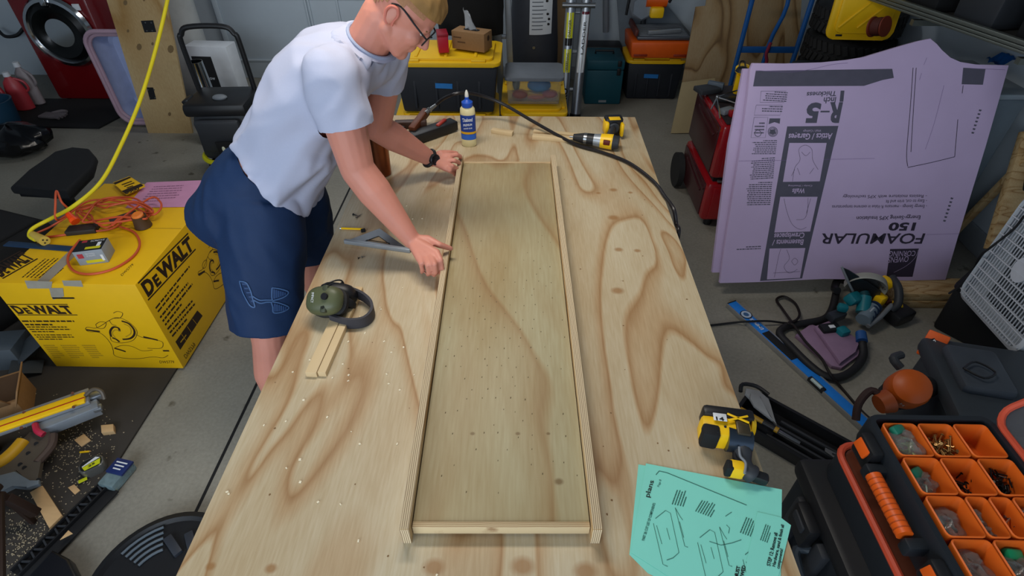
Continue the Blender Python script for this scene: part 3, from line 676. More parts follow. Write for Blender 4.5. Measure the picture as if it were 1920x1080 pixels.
strip('wide pine strip lying below the ear defenders', (534, 803), (622, 612), .030)
strip('narrow pine strip lying against the wide one below the ear defenders', (556, 803), (641, 611), .022, .017)
strip('short pine strip at the far end of the bench beside the glue bottle', (903, 238), (942, 244), .028)
strip('long pine strip at the far end of the bench under the black hose', (942, 248), (1056, 257), .034)
strip('rear pine strip at the far end of the bench', (935, 236), (1068, 250), .026, .012)
# ================================================================ ear defenders
em = thing('ear_defenders', 'olive green and black ear defenders with folded headband on the bench', 'ear defenders', P(612, 590, TZ))
OLV = mat('olive_shell', '50553a', .45); W = em.matrix_basis.translation
ce = P(615, 566, TZ + .055); ax = V(-.25, -.55, .80).normalized(); Fe = frame(ax, V(1, 0, 0))
def cup(c, F, par, shm=None):
    mb = MB()
    prof = [(.9, 0), (1.0, .008), (1.0, .018), (.93, .030), (.72, .040), (.35, .044), (0, .045)]
    rings = []
    for s_, z in prof: rings.append([F @ V(.056 * s_ * math.copysign(abs(math.cos(q)) ** .75, math.cos(q)), .043 * s_ * math.copysign(abs(math.sin(q)) ** .75, math.sin(q)), z) + c for q in [2 * PI * k / 32 for k in range(32)]])
    rings = [r_ + r_[:1] for r_ in rings]; mb.sheet(rings); bmesh.ops.remove_doubles(mb.bm, verts=mb.bm.verts, dist=.0002)
    s = mb.build('ear_cup', shm or OLV, par, world=True)
    mb = MB()
    pr_ = lambda k_, z: [F @ V(.056 * k_ * math.copysign(abs(math.cos(q)) ** .75, math.cos(q)), .043 * k_ * math.copysign(abs(math.sin(q)) ** .75, math.sin(q)), z) + c for q in [2 * PI * k / 32 for k in range(33)]]
    mb.sheet([pr_(.6, -.026), pr_(.95, -.026), pr_(1.03, -.018), pr_(1.03, -.006), pr_(.9, 0)]).build('cushion', RUBBER, par, world=True)
    return s
s = cup(ce, Fe, em); cup(ce + V(.012, .040, -.022), frame(V(.1, .75, .45), V(1, 0, 0)), em, BLACK)
MB().cyl(ce + Fe @ V(.018, .004, .036), ce + Fe @ V(.018, .004, .050), .010, seg=16).build('knob', BLACK, s, world=True)
MB().cyl(ce + Fe @ V(.012, -.026, .03), ce + Fe @ V(.012, -.026, .042), .006, seg=12).build('jack', BLACK, s, world=True)
MB().box(ce + Fe @ V(.012, .0, .033), (.02, .082, .018), Fe, bev=.006).build('cup_bar', mat('olive_dark', '3b4030', .5), s, world=True)
text3('IMPACT', ce + Fe @ V(-.026, .018, .044), ce + Fe @ V(-.026, -.012, .044), ce + Fe @ V(-.018, .018, .044), ax, PAPERW, s)
mb = MB(); path = [P(620, 598, TZ + .02), P(650, 606, TZ + .02), P(680, 604, TZ + .02), P(697, 590, TZ + .022), P(697, 572, TZ + .024), P(680, 556, TZ + .027), P(655, 546, TZ + .03), P(640, 543, TZ + .035)]
path = spline(path, 6); rows = [[], [], [], []]
for i, p in enumerate(path):
    tt = path[min(i + 1, len(path) - 1)] - path[max(i - 1, 0)]; n_ = tt.cross(V(0, 0, 1)).normalized()
    rows[0].append(p + V(0, 0, -.018) + n_ * .004); rows[1].append(p + V(0, 0, .018) + n_ * .004); rows[2].append(p + V(0, 0, .018) - n_ * .004); rows[3].append(p + V(0, 0, -.018) - n_ * .004)
mb.sheet(rows + rows[:1]); mb.build('headband', mat('band_grey', '34343a', .6), em, world=True)
MB().tube([P(600, 545, TZ + .07), P(618, 530, TZ + .09), P(640, 526, TZ + .08), P(648, 545, TZ + .05)], .0025, 8, sm=6).build('wire_yoke', BLACK, em, world=True)
MB().tube([P(640, 530, TZ + .06), P(646, 556, TZ + .05), P(640, 568, TZ + .04), P(656, 562, TZ + .03)], .0025, 8, sm=6).build('wire_yoke', BLACK, em, world=True)
# ================================================================ glue bottle
gb0 = P(880, 272, TZ); gz = PY(877, 180, gb0.y).z - TZ
gb = thing('glue_bottle', 'cream bottle of wood glue with blue cap and blue label', 'glue bottle', gb0)
k = gz / .235
MB().lathe([(.028, 0), (.032, .005), (.032, .03), (.0305, .05), (.0305, .13), (.032, .15), (.030, .172), (.022, .182)], seg=32, sx=1.05, sy=.75).build('bottle', mat('glue_cream', 'd9cd9c', .35), gb)
MB().lathe([(.023, .18), (.024, .184), (.024, .2), (.014, .206), (.009, .212), (.009, .222)], seg=24).build('cap', mat('cap_blue', '1d4fb4', .4), gb)
MB().lathe([(.008, .22), (.009, .225), (.007, .24), (.003, .25), (0, .251)], seg=16).build('nozzle', mat('nozzle_white', 'd8d6cc', .4), gb)
def lab(r0, z0, z1, m, nm, a0=-1.45, a1=1.45):
    rows = [[V(r0 * 1.05 * math.sin(q), -r0 * .75 * math.cos(q), z) for q in [a0 + (a1 - a0) * j / 14 for j in range(15)]] for z in (z0, z1)]
    return MB().sheet(rows).build(nm, m, gb)
l_ = lab(.0318, .035, .152, mat('label_blue', '1a3c8c', .4), 'label'); lab(.0322, .062, .072, mat('label_gold', 'd9a414', .4), 'label_band'); lab(.0322, .036, .060, mat('label_blue2', '2a64c4', .4), 'label_band')
WM = gb.matrix_basis
def gt(s, z, h, m=PAPERW, w_=.019): text3(s, WM @ V(-w_, -.0262, z), WM @ V(w_, -.0262, z + .004), WM @ V(-w_, -.0262, z + h), V(0, -1, 0), m, gb, .02)
gt('Titebond', .120, .016, w_=.022); gt('PREMIUM', .100, .010); gt('WOOD GLUE', .086, .006)
# ================================================================ copper tumbler
c0 = P(716, 326, TZ)
cp = thing('copper_tumbler', 'copper coloured steel tumbler standing under the man\'s forearm', 'tumbler', c0)
MB().lathe([(.036, 0), (.040, .004), (.041, .03), (.045, .175), (.0455, .178), (.043, .178), (.039, .02), (.0, .015)], seg=36).build('cup', mat('copper', '8a5236', .25, .9, var=.05, bump=0), cp)
MB().lathe([(.0445, .176), (.046, .179), (.0445, .184), (.02, .186), (0, .186)], seg=36).build('lid', CLEAR, cp)
# ================================================================ yellow drill at the far right corner of the bench
dr = thing('cordless_drill', 'yellow and black cordless drill lying at the far right of the bench', 'drill', P(1130, 280, TZ))
z_ = TZ + .035
a = P(1068, 256, z_); b = P(1160, 268, z_); ax = (b - a).normalized()
def seg(f0, f1, r0, r1, nm, m, par=None, sg=20): return MB().cyl(a + (b - a) * f0, a + (b - a) * f1, r0, r1, seg=sg).build(nm, m, par or dr, world=True)
seg(.0, .1, .004, .004, 'bit', STEEL); ch = seg(.08, .30, .014, .024, 'chuck', BLACK); seg(.30, .36, .025, .025, 'chuck_ring', STEEL, ch); seg(.36, .50, .025, .026, 'chuck_sleeve', BLACK, ch)
seg(.50, .64, .026, .029, 'gearbox', LGREY); sh = seg(.64, .88, .031, .034, 'motor_housing', YEL); seg(.86, 1.0, .034, .026, 'end_cap', DGREY)
MB().box(a + (b - a) * .74 + V(0, -.03, .008), (.03, .012, .022), frame(V(0, 0, 1), ax), bev=.003).build('badge', mat('badge_red', '5c1408', .5), sh, world=True)
hb = a + (b - a) * .78; he = P(1150, 238, TZ + .05)
MB().cyl(hb, he, .020, .019, seg=14, sq=.8).build('handle', DGREY, dr, world=True)
bt = MB().box(he + V(0.0, .02, .0), (.082, .055, .085), (0, 0, 5), bev=.010).build('battery', BLACK, dr, world=True)
MB().box(he + V(-.034, .0, .0), (.018, .064, .06), (0, 0, 5), bev=.006).build('battery_clip', YEL, bt, world=True)
MB().box(he + V(.036, .0, -.005), (.014, .062, .06), (0, 0, 5), bev=.005).build('battery_clip', YEL, bt, world=True)
MB().box(he + V(0.0, -.008, .044), (.05, .03, .004), (0, 0, 5), bev=.001).build('battery_label', YEL, bt, world=True)
MB().lathe([(.026, 0), (.026, .01), (.02, .014), (.01, .012), (0, .012)], he + V(0, -.008, -.0), (90, 0, 5), 20).build('vent', DGREY, bt, world=True)
# ================================================================ brad nailer with air fitting, black hose
ng = thing('brad_nailer', 'orange and black air brad nailer lying behind the man\'s forearm', 'nailer', P(790, 262, TZ))
def bar(p, q, zz_, w_, h_, nm, m, par=ng, bev=.006, zz2=None):
    A_ = P(*p, zz_); B_ = P(*q, zz2 if zz2 is not None else zz_); return MB().box((A_ + B_) / 2, (h_, w_, (B_ - A_).length), frame(B_ - A_, (0, 0, 1)), bev=bev).build(nm, m, par, world=True)
bar((764, 262), (852, 232), TZ + .028, .062, .045, 'magazine', BLACK)
bar((770, 270), (850, 240), TZ + .012, .03, .02, 'magazine_rail', RUBBER)
bar((740, 234), (800, 232), TZ + .05, .038, .036, 'body', mat('nailer_brown', '3a2418', .5))
bar((772, 245), (800, 208), TZ + .05, .034, .034, 'handle', mat('nailer_grip', '5c2e16', .5), zz2=TZ + .075)
bar((726, 230), (758, 242), TZ + .055, .02, .02, 'nose', BLACK); bar((733, 233), (757, 242), TZ + .067, .012, .003, 'label', PAPERW, bev=.001)
bar((820, 236), (835, 224), TZ + .052, .02, .014, 'trigger', mat('trigger_red', 'a03328', .4))
MB().cyl(P(764, 262, TZ + .03), P(772, 274, TZ + .03), .026, seg=18).build('end_cap', mat('cap_greygreen', '3c4440', .4), ng, world=True)
MB().cyl(P(798, 212, TZ + .08), P(818, 196, TZ + .10), .010, .007, seg=14).build('air_fitting', STEEL, ng, world=True)
MB().cyl(P(803, 208, TZ + .085), P(806, 205, TZ + .088), .013, seg=6).build('fitting_nut', STEEL, ng, world=True)
hs = [(818, 196, .10), (830, 186, .13), (850, 177, .17), (873, 174, .17), (905, 180, .14), (945, 196, .10), (1000, 228, .05), (1050, 256, .02), (1085, 273, .010), (1130, 286, .010), (1180, 306, .010), (1225, 340, .010), (1246, 368, .010)]
pts = [P(x, y, TZ + z) for x, y, z in hs] + [P(1258, 392, TZ + .002) + V(.01, 0, 0), PX(1268, 420, .585), PX(1271, 446, .585), V(.59, 1.72, .5), V(.62, 1.75, .1), V(.70, 1.9, .012), V(.85, 2.02, .01)]
tag(MB().tube(pts, .0075, 10, sm=8).build('air_hose', mat('hose_black', '1d1a1c', .35)), 'black air hose curving across the far end of the bench and over its edge', 'hose')
tag(MB().tube([(.85, 2.02, .01), (.93, 2.08, .009), P(1332, 610, .008), P(1375, 605, .012), P(1400, 603, .036), P(1440, 602, .036), P(1480, 606, .008), P(1530, 603, .012), P(1560, 590, .03)], .0055, 8, sm=6).build('power_cable', BLACKM), 'thin black cable running over the floor from the bench to the saws', 'cable')
# ================================================================ small things near the square
sq = thing('speed_square', 'dark grey triangular speed square lying on the bench by the man\'s hand', 'square', P(710, 455, TZ))
SQM = mat('square_grey', '50565e', .35, .6)
tri = [P(645, 455, TZ), P(712, 430, TZ), P(772, 473, TZ)]
o3 = P(710, 455, TZ)
c_ = sum((q - o3 for q in tri), V(0, 0, 0)) / 3
mb = MB(); outer = [q - o3 for q in tri]; inner = [c_ + (q - c_) * .38 for q in outer]
for i in range(3):
    j = (i + 1) % 3; v = [mb.bm.verts.new(q + V(0, 0, z)) for z in (0, .004) for q in (outer[i], outer[j], inner[j], inner[i])]
    for f_ in ((3, 2, 1, 0), (4, 5, 6, 7), (0, 1, 5, 4), (1, 2, 6, 5), (2, 3, 7, 6), (3, 0, 4, 7)): mb.bm.faces.new([v[k] for k in f_])
mb.build('blade', SQM, sq)
a_, b_ = outer[0], outer[2]; MB().box((a_ + b_) / 2 + V(0, 0, .005), ((b_ - a_).length * .97, .012, .018), Euler((0, 0, math.atan2((b_ - a_).y, (b_ - a_).x))).to_matrix(), bev=.001).build('fence', LGREY, sq)
i0, i1 = inner[0], inner[2]; MB().box((i0 + i1) / 2 + V(0, .006, .0045), ((i1 - i0).length * .9, .003, .001), Euler((0, 0, math.atan2((i1 - i0).y, (i1 - i0).x))).to_matrix()).build('slot', BLACKM, sq)
def pencil(a, b, z, label, r_=.0038):
    A_, B_ = P(*a, z + r_), P(*b, z + r_); t = thing('pencil', label, 'pencil', V(A_.x, A_.y, z)); u = (B_ - A_)
    MB().cyl(A_, A_ + u * .82, r_, seg=6).build('barrel', YEL, t, world=True); MB().cyl(A_ + u * .82, A_ + u * .97, r_, .001, seg=6).build('wood_tip', PINE, t, world=True)
    MB().cyl(A_ + u * .96, B_, .001, .0002, seg=6).build('lead', BLACKM, t, world=True); MB().cyl(A_ - u * .05, A_, r_, seg=8).build('ferrule', STEEL, t, world=True)
pencil((640, 428), (690, 430), TZ, 'yellow pencil lying on the bench above the square')
def screw(a, b, m, label, grp=None):
    A_, B_ = P(*a, TZ + .003), P(*b, TZ + .003); t = thing('screw', label, 'screw', V(A_.x, A_.y, TZ), group=grp)
    MB().cyl(A_, A_ + (B_ - A_) * .2, .0048, .002, seg=8).build('head', m, t, world=True); MB().cyl(A_ + (B_ - A_) * .2, B_, .002, .0006, seg=6).build('shank', m, t, world=True)
screw((662, 402), (675, 406), BLACKM, 'black screw above the pencil under the forearm'); screw((668, 408), (679, 401), STEEL, 'steel screw crossing the black one above the pencil')
screw((678, 482), (685, 481), STEEL, 'pale screw lying below the square'); screw((671, 484), (676, 483), BLACKM, 'short black screw lying below the square')
tag(MB().box(P(681, 432, TZ + .006), (.016, .010, .012), (0, 0, 20), bev=.002).build('driver_bit_holder', BLACKM), 'tiny black bit holder beside the pencil tip', 'bit holder')
screw((655, 392), (742, 391), BLACKM, 'tiny dark screw right of the forearm') if False else None
# ================================================================ near-right impact driver
dv = thing('impact_driver', 'large yellow and black cordless tool lying at the near right edge of the bench', 'drill', P(1365, 830, TZ))
z_ = TZ + .036
def wbox(p, z, d, nm, m, rz=0, par=dv, bev=.006, rot=None, tp=None): return MB().box(P(*p, z), d, rot or (0, 0, rz), bev=bev, taper=tp).build(nm, m, par, world=True)
hz = wbox((1358, 812), z_, (.115, .060, .062), 'motor_housing', YEL, -8, bev=.016)
wbox((1330, 818), z_ + .006, (.040, .034, .056), 'vent', BLACKM, -12, hz, .008)
wbox((1362, 783), z_ + .012, (.118, .030, .052), 'top_cover', BLACK, -8, bev=.010)
tc = wbox((1350, 782), z_ + .040, (.03, .020, .003), 'label', PAPERW, -8, bev=.001)
q = P(1350, 784, z_ + .043); text3('14', q + V(-.010, -.006, 0), q + V(.008, -.008, 0), q + V(-.009, .004, 0), V(0, 0, 1), INK, dv, .03)
for sx in (-1, 1): MB().box(P(1384, 784, z_ + .040), (.05, .005, .003), (0, 0, -8 + sx * 22), bev=.001).build('stripe', YEL, dv, world=True)
wbox((1392, 800), z_ + .030, (.03, .05, .014), 'tool_holder', mat('holder_bronze', '4c4436', .4, .6), -8, bev=.003)
MB().cyl(P(1362, 822, z_ + .004), P(1408, 830, z_ + .004), .030, .026, seg=22).build('gearbox', mat('gear_slate', '3a4654', .3, .7), dv, world=True)
MB().cyl(P(1404, 800, z_), P(1414, 802, z_), .03, .02, seg=18).build('nose', YEL, dv, world=True)
MB().tube([P(1390, 832, z_), P(1392, 852, z_ - .004), P(1396, 868, z_ - .008), P(1402, 882, z_ - .014), P(1412, 891, TZ + .016)], lambda f: .019 + .003 * math.sin(f * 9), 12, sm=5).build('handle', DGREY, dv, world=True)
MB().tube([P(1386, 838, z_ + .019), P(1388, 855, z_ + .015), P(1398, 868, z_ + .012), P(1396, 888, z_ + .008)], .003, 6, sm=5).build('grip_rib', GREY, dv, world=True)
MB().tube([P(1380, 846, z_), P(1378, 858, z_), P(1384, 866, z_)], .006, 8, sm=4).build('trigger', BLACKM, dv, world=True)
wbox((1380, 880), TZ + .026, (.036, .026, .04), 'battery_foot', YEL, -10, bev=.006); wbox((1366, 878), TZ + .028, (.016, .024, .036), 'foot_clip', BLACKM, -10, bev=.004)
wbox((1414, 892), TZ + .014, (.06, .024, .026), 'battery', BLACK, -22, bev=.008)
for p in ((1345, 812), (1360, 800)): MB().cyl(P(*p, z_ + .029), P(*p, z_ + .033), .003, seg=8).build('screw', BLACKM, hz, world=True)
# ================================================================ mint green plan sheets
MINT = mat('paper_mint', '82d8c6', .7, var=.03, bump=.02); PINK = mat('print_green_grey', '2d6458', .7, var=0, bump=0)
def paper(pts, z, label, name='paper_sheet', m=None, th=.0005, curl=0, grp='mint green plan sheets on the bench'):
    q = [P(x, y, z) for x, y in pts]; c = sum(q, V(0, 0, 0)) / len(q)
    t = thing(name, label, 'paper', V(c.x, c.y, z), group=grp)
    mb = MB(); mb.prism([((p - c).x, (p - c).y) for p in q], th); mb.build('sheet', m or MINT, t, smooth=False); return t
pz = TZ + .0004
pa = paper([(1197, 871), (1240, 878), (1330, 1130), (1215, 1075), (1180, 1040)], pz, 'lowest mint green sheet showing along the left of the paper pile')
pb = paper([(1211, 869), (1466, 918), (1463, 1130), (1330, 1130), (1183, 1036)], pz + .0012, 'topmost large mint green plan sheet covered in small diagrams')
pc = paper([(1463, 970), (1483, 985), (1450, 1120), (1395, 1130), (1400, 1050), (1420, 960)], pz + .0022, 'mint green sheet at the right with bold step heading')
pP = Plane((0, 0, pz + .0018), (0, 0, 1)); pQ = Plane((0, 0, pz + .0028), (0, 0, 1))
ptext('STEP 12: Remove all', pQ, (1444, 1062), (1458, 1000), (1437, 1060), INK, pc, .02); ptext('Hardware, sand & finish all', pQ, (1453, 1063), (1470, 985), (1447, 1061), INK, pc, .02); ptext('components!', pQ, (1461, 1067), (1468, 1030), (1455, 1065), INK, pc, .02)
ptext('MUST', pP, (1383, 1084), (1388, 1062), (1376, 1083), INK, pb, .03); ptext('VIEWED', pP, (1392, 1092), (1398, 1061), (1385, 1091), INK, pb, .03)
ptext('PART 28: CUT LIST OF COMPONENTS', pP, (1208, 1014), (1229, 944), (1203, 1013), PINK, pb, .02); ptext('plans', pP, (1217, 933), (1226, 902), (1208, 931), INK, pb, .01)
ptext('Page 8', pP, (1236, 913), (1240, 900), (1232, 912), PINK, pb)
for i, (a, b, c, n) in enumerate((((1258, 945), (1270, 912), (1283, 950), 5), ((1302, 958), (1318, 932), (1334, 970), 7), ((1386, 998), (1400, 964), (1418, 1010), 7), ((1424, 1012), (1436, 978), (1440, 1018), 4))):
    pwords(pP if i < 3 else pQ, a, b, c, n, PINK, pb if i < 3 else pc, i + 3)
def st3(ls, wd=.0011): pstroke(pP, ls, wd, PINK, pb, 'diagram_line', sm=0)
for dx, dy in ((0, 0), (83, 36), (168, 68)):
    f_ = lambda L_: [(x + dx, y + dy) for x, y in L_]
    st3([f_([(1229, 972), (1248, 957), (1257, 962), (1273, 1036), (1262, 1046), (1250, 1050)]), f_([(1225, 981), (1243, 1058), (1252, 1062)]), f_([(1231, 985), (1241, 1020)]), f_([(1250, 990), (1256, 1012)])])
    st3([f_([(1266, 952), (1284, 1024), (1290, 1026)]), f_([(1266, 952), (1275, 968), (1280, 975)]), f_([(1274, 978), (1282, 1008)])])
st3([[(1230, 890), (1236, 883), (1250, 886), (1400, 947)]], .0016); st3([[(1360, 968), (1372, 960)], [(1366, 1000), (1368, 990), (1362, 984)], [(1330, 1015), (1352, 1022), (1372, 1018), (1390, 1012)]])
# ================================================================ pink-violet foam insulation sheets
FOAM = mat('foam_violet', 'b3a0c0', .65, var=.07, scale=5); FOAMD = mat('foam_edge', '9c84b8', .8); FINK = mat('foam_print', '4c4a58', .65, var=.15, scale=25); FDARK = mat('foam_print_dark', '2b2333', .65, var=.05)
b0 = P(1350, 530, .10); b1 = P(1775, 525, .10); t0 = PY(1410, 119, b0.y + .39)
nrm = (b1 - b0).cross(t0 - b0).normalized(); pf = Plane(b0, nrm); n_ = pf.n
ux = (b1 - b0).normalized(); uy = n_.cross(ux) * 1.0
if uy.z < 0: uy = -uy
def foam(label, outline, off, print_=False, th=.024):
    t = thing('foam_sheet', label, 'insulation board', b0 - n_ * off, frame(n_, ux))
    pts = [pf.hit(*p) - n_ * off for p in outline]; inv = t.matrix_basis.inverted(); l = [inv @ p for p in pts]
    s = 1
    MB().prism([(p.x, p.y) for p in l], -th, bev=.002).build('board', FOAM, t); return t
hump = [(1412, 118), (1470, 119), (1540, 117), (1590, 112), (1620, 107), (1650, 98), (1690, 86), (1722, 77), (1745, 72), (1756, 82), (1766, 95), (1782, 108), (1800, 117), (1830, 121), (1892, 122), (1873, 188), (1848, 275), (1822, 360), (1795, 448), (1773, 525), (1700, 526), (1600, 524), (1545, 523), (1480, 526), (1420, 529), (1350, 531), (1358, 470), (1372, 380), (1388, 280), (1402, 180), (1407, 130)]
fs = foam('large violet foam insulation board printed upside down, leaning behind the circular saws', hump, 0)
foam('second violet foam insulation board, only its left edge showing behind the printed one', [(1400, 128), (1866, 126), (1762, 513), (1340, 515), (1352, 420), (1372, 270)], .034)
pfill(pf, [[(1417, 133), (1673, 129), (1676, 146), (1655, 150), (1620, 161), (1412, 162)], [(1806, 127), (1848, 129), (1843, 159), (1803, 158)]], FINK, fs, 'printed_band')
pfill(pf, [[(1476, 237), (1572, 236), (1504, 522), (1425, 527)]], FINK, fs, 'printed_column')
pfill(pf, [[(1480, 268), (1550, 268), (1537, 340), (1468, 341)], [(1463, 369), (1533, 369), (1519, 434), (1452, 436)], [(1443, 466), (1510, 465), (1500, 521), (1438, 524)]], FOAM, fs, 'printed_picture', .0008)
pfill(pf, [[(1669, 467), (1723, 466), (1711, 519), (1662, 519)]], FDARK, fs, 'logo_square')
T = lambda s, a, b, c, m=FDARK, bold=.0, lf=.0009: ptext(s, pf, a, b, c, m, fs, bold, lift=lf)
T('R', (1580, 194), (1556, 194), (1573, 229), FINK, .05); T('-', (1556, 206), (1539, 206), (1554, 216), FINK, .06); T('5', (1540, 195), (1514, 195), (1534, 229), FINK, .05)
T('1', (1583, 171), (1576, 171), (1581, 190), FINK, .04); T('Inch', (1568, 182), (1545, 183), (1566, 193), FINK, .02); T('Thickness', (1569, 171), (1513, 173), (1567, 180), FINK, .02)
T('FOAMULAR', (1735, 438), (1541, 438), (1728, 457), FDARK, .015); T('150', (1718, 418), (1668, 418), (1714, 432), FDARK, .04)
T('Energy-Saving XPS Insulation', (1726, 404), (1606, 406), (1725, 411), FDARK, .01)
for y, w_, s in ((365, 1580, 'Resists moisture with XPS technology'), (374, 1661, 'Easy to cut, trim and fit'), (384, 1560, 'Energy Savings - maintains R-Value in extreme temperatures')): T('- ' + s, (1738, y), (w_, y + 1), (1737, y + 6), FDARK)
LIL = FOAM
T('Attics / Garages', (1561, 250), (1479, 251), (1559, 261), LIL, .02, .0012); T('Wall / Ceilings', (1540, 243), (1506, 244), (1539, 247), LIL, 0, .0012)
T('Walls', (1510, 353), (1486, 354), (1508, 362), LIL, .02, .0012); T('Cavity / Sheathing', (1523, 347), (1478, 347), (1522, 350), LIL, 0, .0012)
T('Basements /', (1507, 449), (1449, 450), (1505, 459), LIL, .02, .0012); T('Crawlspaces', (1509, 436), (1452, 438), (1507, 446), LIL, .02, .0012)
T('OWENS', (1704, 480), (1666, 482), (1702, 491), LIL, .0, .0014); T('CORNING', (1717, 470), (1668, 471), (1715, 480), LIL, .0, .0014)
pstroke(pf, [[(1722, 468), (1716, 483), (1700, 498), (1676, 511)]], .0015, LIL, fs, 'logo_arc', .0014)
# outlines of the printed picture frames (simple figures of a worker), sheet outline and seals
pstroke(pf, [[(1712, 127), (1707, 200), (1700, 285), (1702, 312)], [(1718, 127), (1713, 200), (1708, 285)], [(1806, 160), (1804, 175)], [(1796, 224), (1790, 294)], [(1790, 294), (1745, 305), (1702, 314)]], .003, FDARK, fs, 'printed_line')
pstroke(pf, [[(1486, 340), (1490, 315), (1500, 300), (1498, 280), (1510, 272), (1522, 280), (1524, 300), (1534, 318)], [(1490, 318), (1484, 330)], [(1495, 315), (1500, 328)], [(1526, 315), (1518, 326)], [(1503, 285), (1511, 292), (1519, 285)],
             [(1470, 372), (1475, 395), (1485, 420), (1500, 430), (1512, 426)], [(1515, 371), (1514, 395), (1508, 410), (1493, 412)], [(1520, 372), (1512, 400)],
             [(1452, 520), (1460, 480), (1464, 467)], [(1475, 468), (1480, 485), (1470, 500), (1480, 512), (1495, 505)], [(1484, 490), (1490, 484), (1496, 490), (1490, 497), (1484, 490)], [(1450, 512), (1500, 509)]], .0016, FDARK, fs, 'picture_line', .0012)
for i, (a, b, c, n) in enumerate((((1474, 192), (1424, 189), (1477, 172), 5), ((1466, 211), (1418, 210), (1468, 198), 3), ((1432, 252), (1411, 252), (1434, 228), 4), ((1454, 290), (1403, 290), (1457, 262), 8), ((1450, 335), (1400, 338), (1453, 294), 11), ((1444, 385), (1390, 386), (1448, 340), 12), ((1426, 468), (1374, 470), (1427, 460), 2))): pwords(pf, a, b, c, n, FINK, fs, 20 + i)
def box_line(q, w_=.0015): pstroke(pf, [q + q[:1]], w_, FINK, fs, 'printed_frame', sm=0)
box_line([(1427, 171), (1474, 171), (1470, 192), (1425, 192)]); box_line([(1418, 197), (1467, 197), (1463, 216), (1414, 216)]); box_line([(1414, 220), (1440, 220), (1435, 258), (1408, 258)])
for cx, cy, r_ in ((1421, 250, 6), (1449, 247, 9), (1449, 247, 7)): pstroke(pf, [[(cx + r_ * math.cos(q / 16 * 2 * PI), cy + r_ * math.sin(q / 16 * 2 * PI)) for q in range(17)]], .003, FINK, fs, 'printed_seal', sm=0)
pfill(pf, [[(1444, 243), (1453, 242), (1455, 250), (1449, 253), (1443, 250)], [(1443, 222), (1463, 222), (1462, 232), (1452, 229), (1441, 233)]], FINK, fs, 'printed_seal')
for i, (ax_, ay_) in enumerate(((1836, 205), (1783, 370))):
    for k in range(7): pfill(pf, [[(ax_ - k * 2.3, ay_ + k * 7), (ax_ + 5 - k * 2.3, ay_ + 1 + k * 7), (ax_ + 3 - k * 2.3, ay_ + 4 + k * 7), (ax_ - 1 - k * 2.3, ay_ + 3 + k * 7)]], FINK, fs, 'stamped_digit')
pstroke(pf, [[(1417, 132), (1480, 135), (1520, 130), (1560, 121), (1590, 118)], [(1820, 128), (1885, 131)], [(1385, 302), (1500, 300), (1640, 297)], [(1737, 440), (1800, 438)], [(1770, 160), (1752, 230), (1735, 280)], [(1738, 108), (1732, 122)], [(1728, 137), (1724, 150)]], .0014, mat('foam_crease', '6f5a86', .7), fs, 'crease', sm=4)
# two boards of lumber carrying it
LUM = plywood('lumber', 'b9a27a', 'a98d62', '8c6c46', freq=3, sc=(3, 14, 14), seed=8)
for i, (z, dy) in enumerate(((0, 0), (.05, .004))):
    a = P(1640, 540, .045); b = P(1772, 538, .045)
    tag(MB().box(((a.x + b.x) / 2 + .02 + i * .03, b0.y - .005 + dy, z + .024), (b.x - a.x + .03, .14, .047), (0, 0, -.5), bev=.003).build('lumber', LUM), ['bottom length of pale lumber under the violet foam boards', 'upper length of pale lumber under the violet foam boards'][i], 'lumber', 'lumber under the foam boards')
# ================================================================ red rolling chest
rc = thing('tool_chest', 'dark red two-tier rolling tool chest behind the foam boards', 'tool chest', (1.46, 3.3, 0))
RD = mat('chest_red_dark', '3a1014', .35, coat=.3, var=.05)
for z0, z1, ins in ((.06, .33, .0), (.36, .70, .0)):
    MB().box((0, 0, (z0 + z1) / 2), (.64, .62, z1 - z0), bev=.03).build('tier', RED, rc)
    tr_ = rc.children[-1]
    MB().box((-.321, 0, (z0 + z1) / 2), (.012, .54, z1 - z0 - .05), bev=.005).build('side_panel', RD, tr_)
    for k in (0, 1): MB().box((-.33, -.02, z1 - .04 - k * .045), (.014, .5 - k * .12, .018), (4, 0, 0), bev=.006).build('side_rib', RD, tr_)
    MB().box((0, -.316, (z0 + z1) / 2), (.56, .012, z1 - z0 - .05), bev=.004).build('drawer_front', RED, tr_); MB().box((0, -.325, z1 - .05), (.4, .018, .02), bev=.005).build('drawer_pull', CHROME, tr_)
MB().box((0, 0, .345), (.58, .56, .03)).build('seam', BLACK, rc)
MB().box((-.02, -.3, .345), (.5, .02, .012), bev=.002).build('hinge_strip', STEEL, rc)
MB().box((0, 0, .705), (.60, .58, .012), bev=.004).build('top_tray', mat('tray_dark', '241a1c', .6), rc)
for s in (-1, 1): MB().cyl((-.33, .16 * s + .1, .12) if s > 0 else (.26, -.2, .05), (-.37, .26, .12) if s > 0 else (.30, -.2, .05), .12 if s > 0 else .05, seg=26).build('wheel', RUBBER, rc)
for x, y in ((-.24, -.24), (.24, -.24)): MB().cyl((x, y, 0), (x, y, .07), .025).build('caster', BLACK, rc)
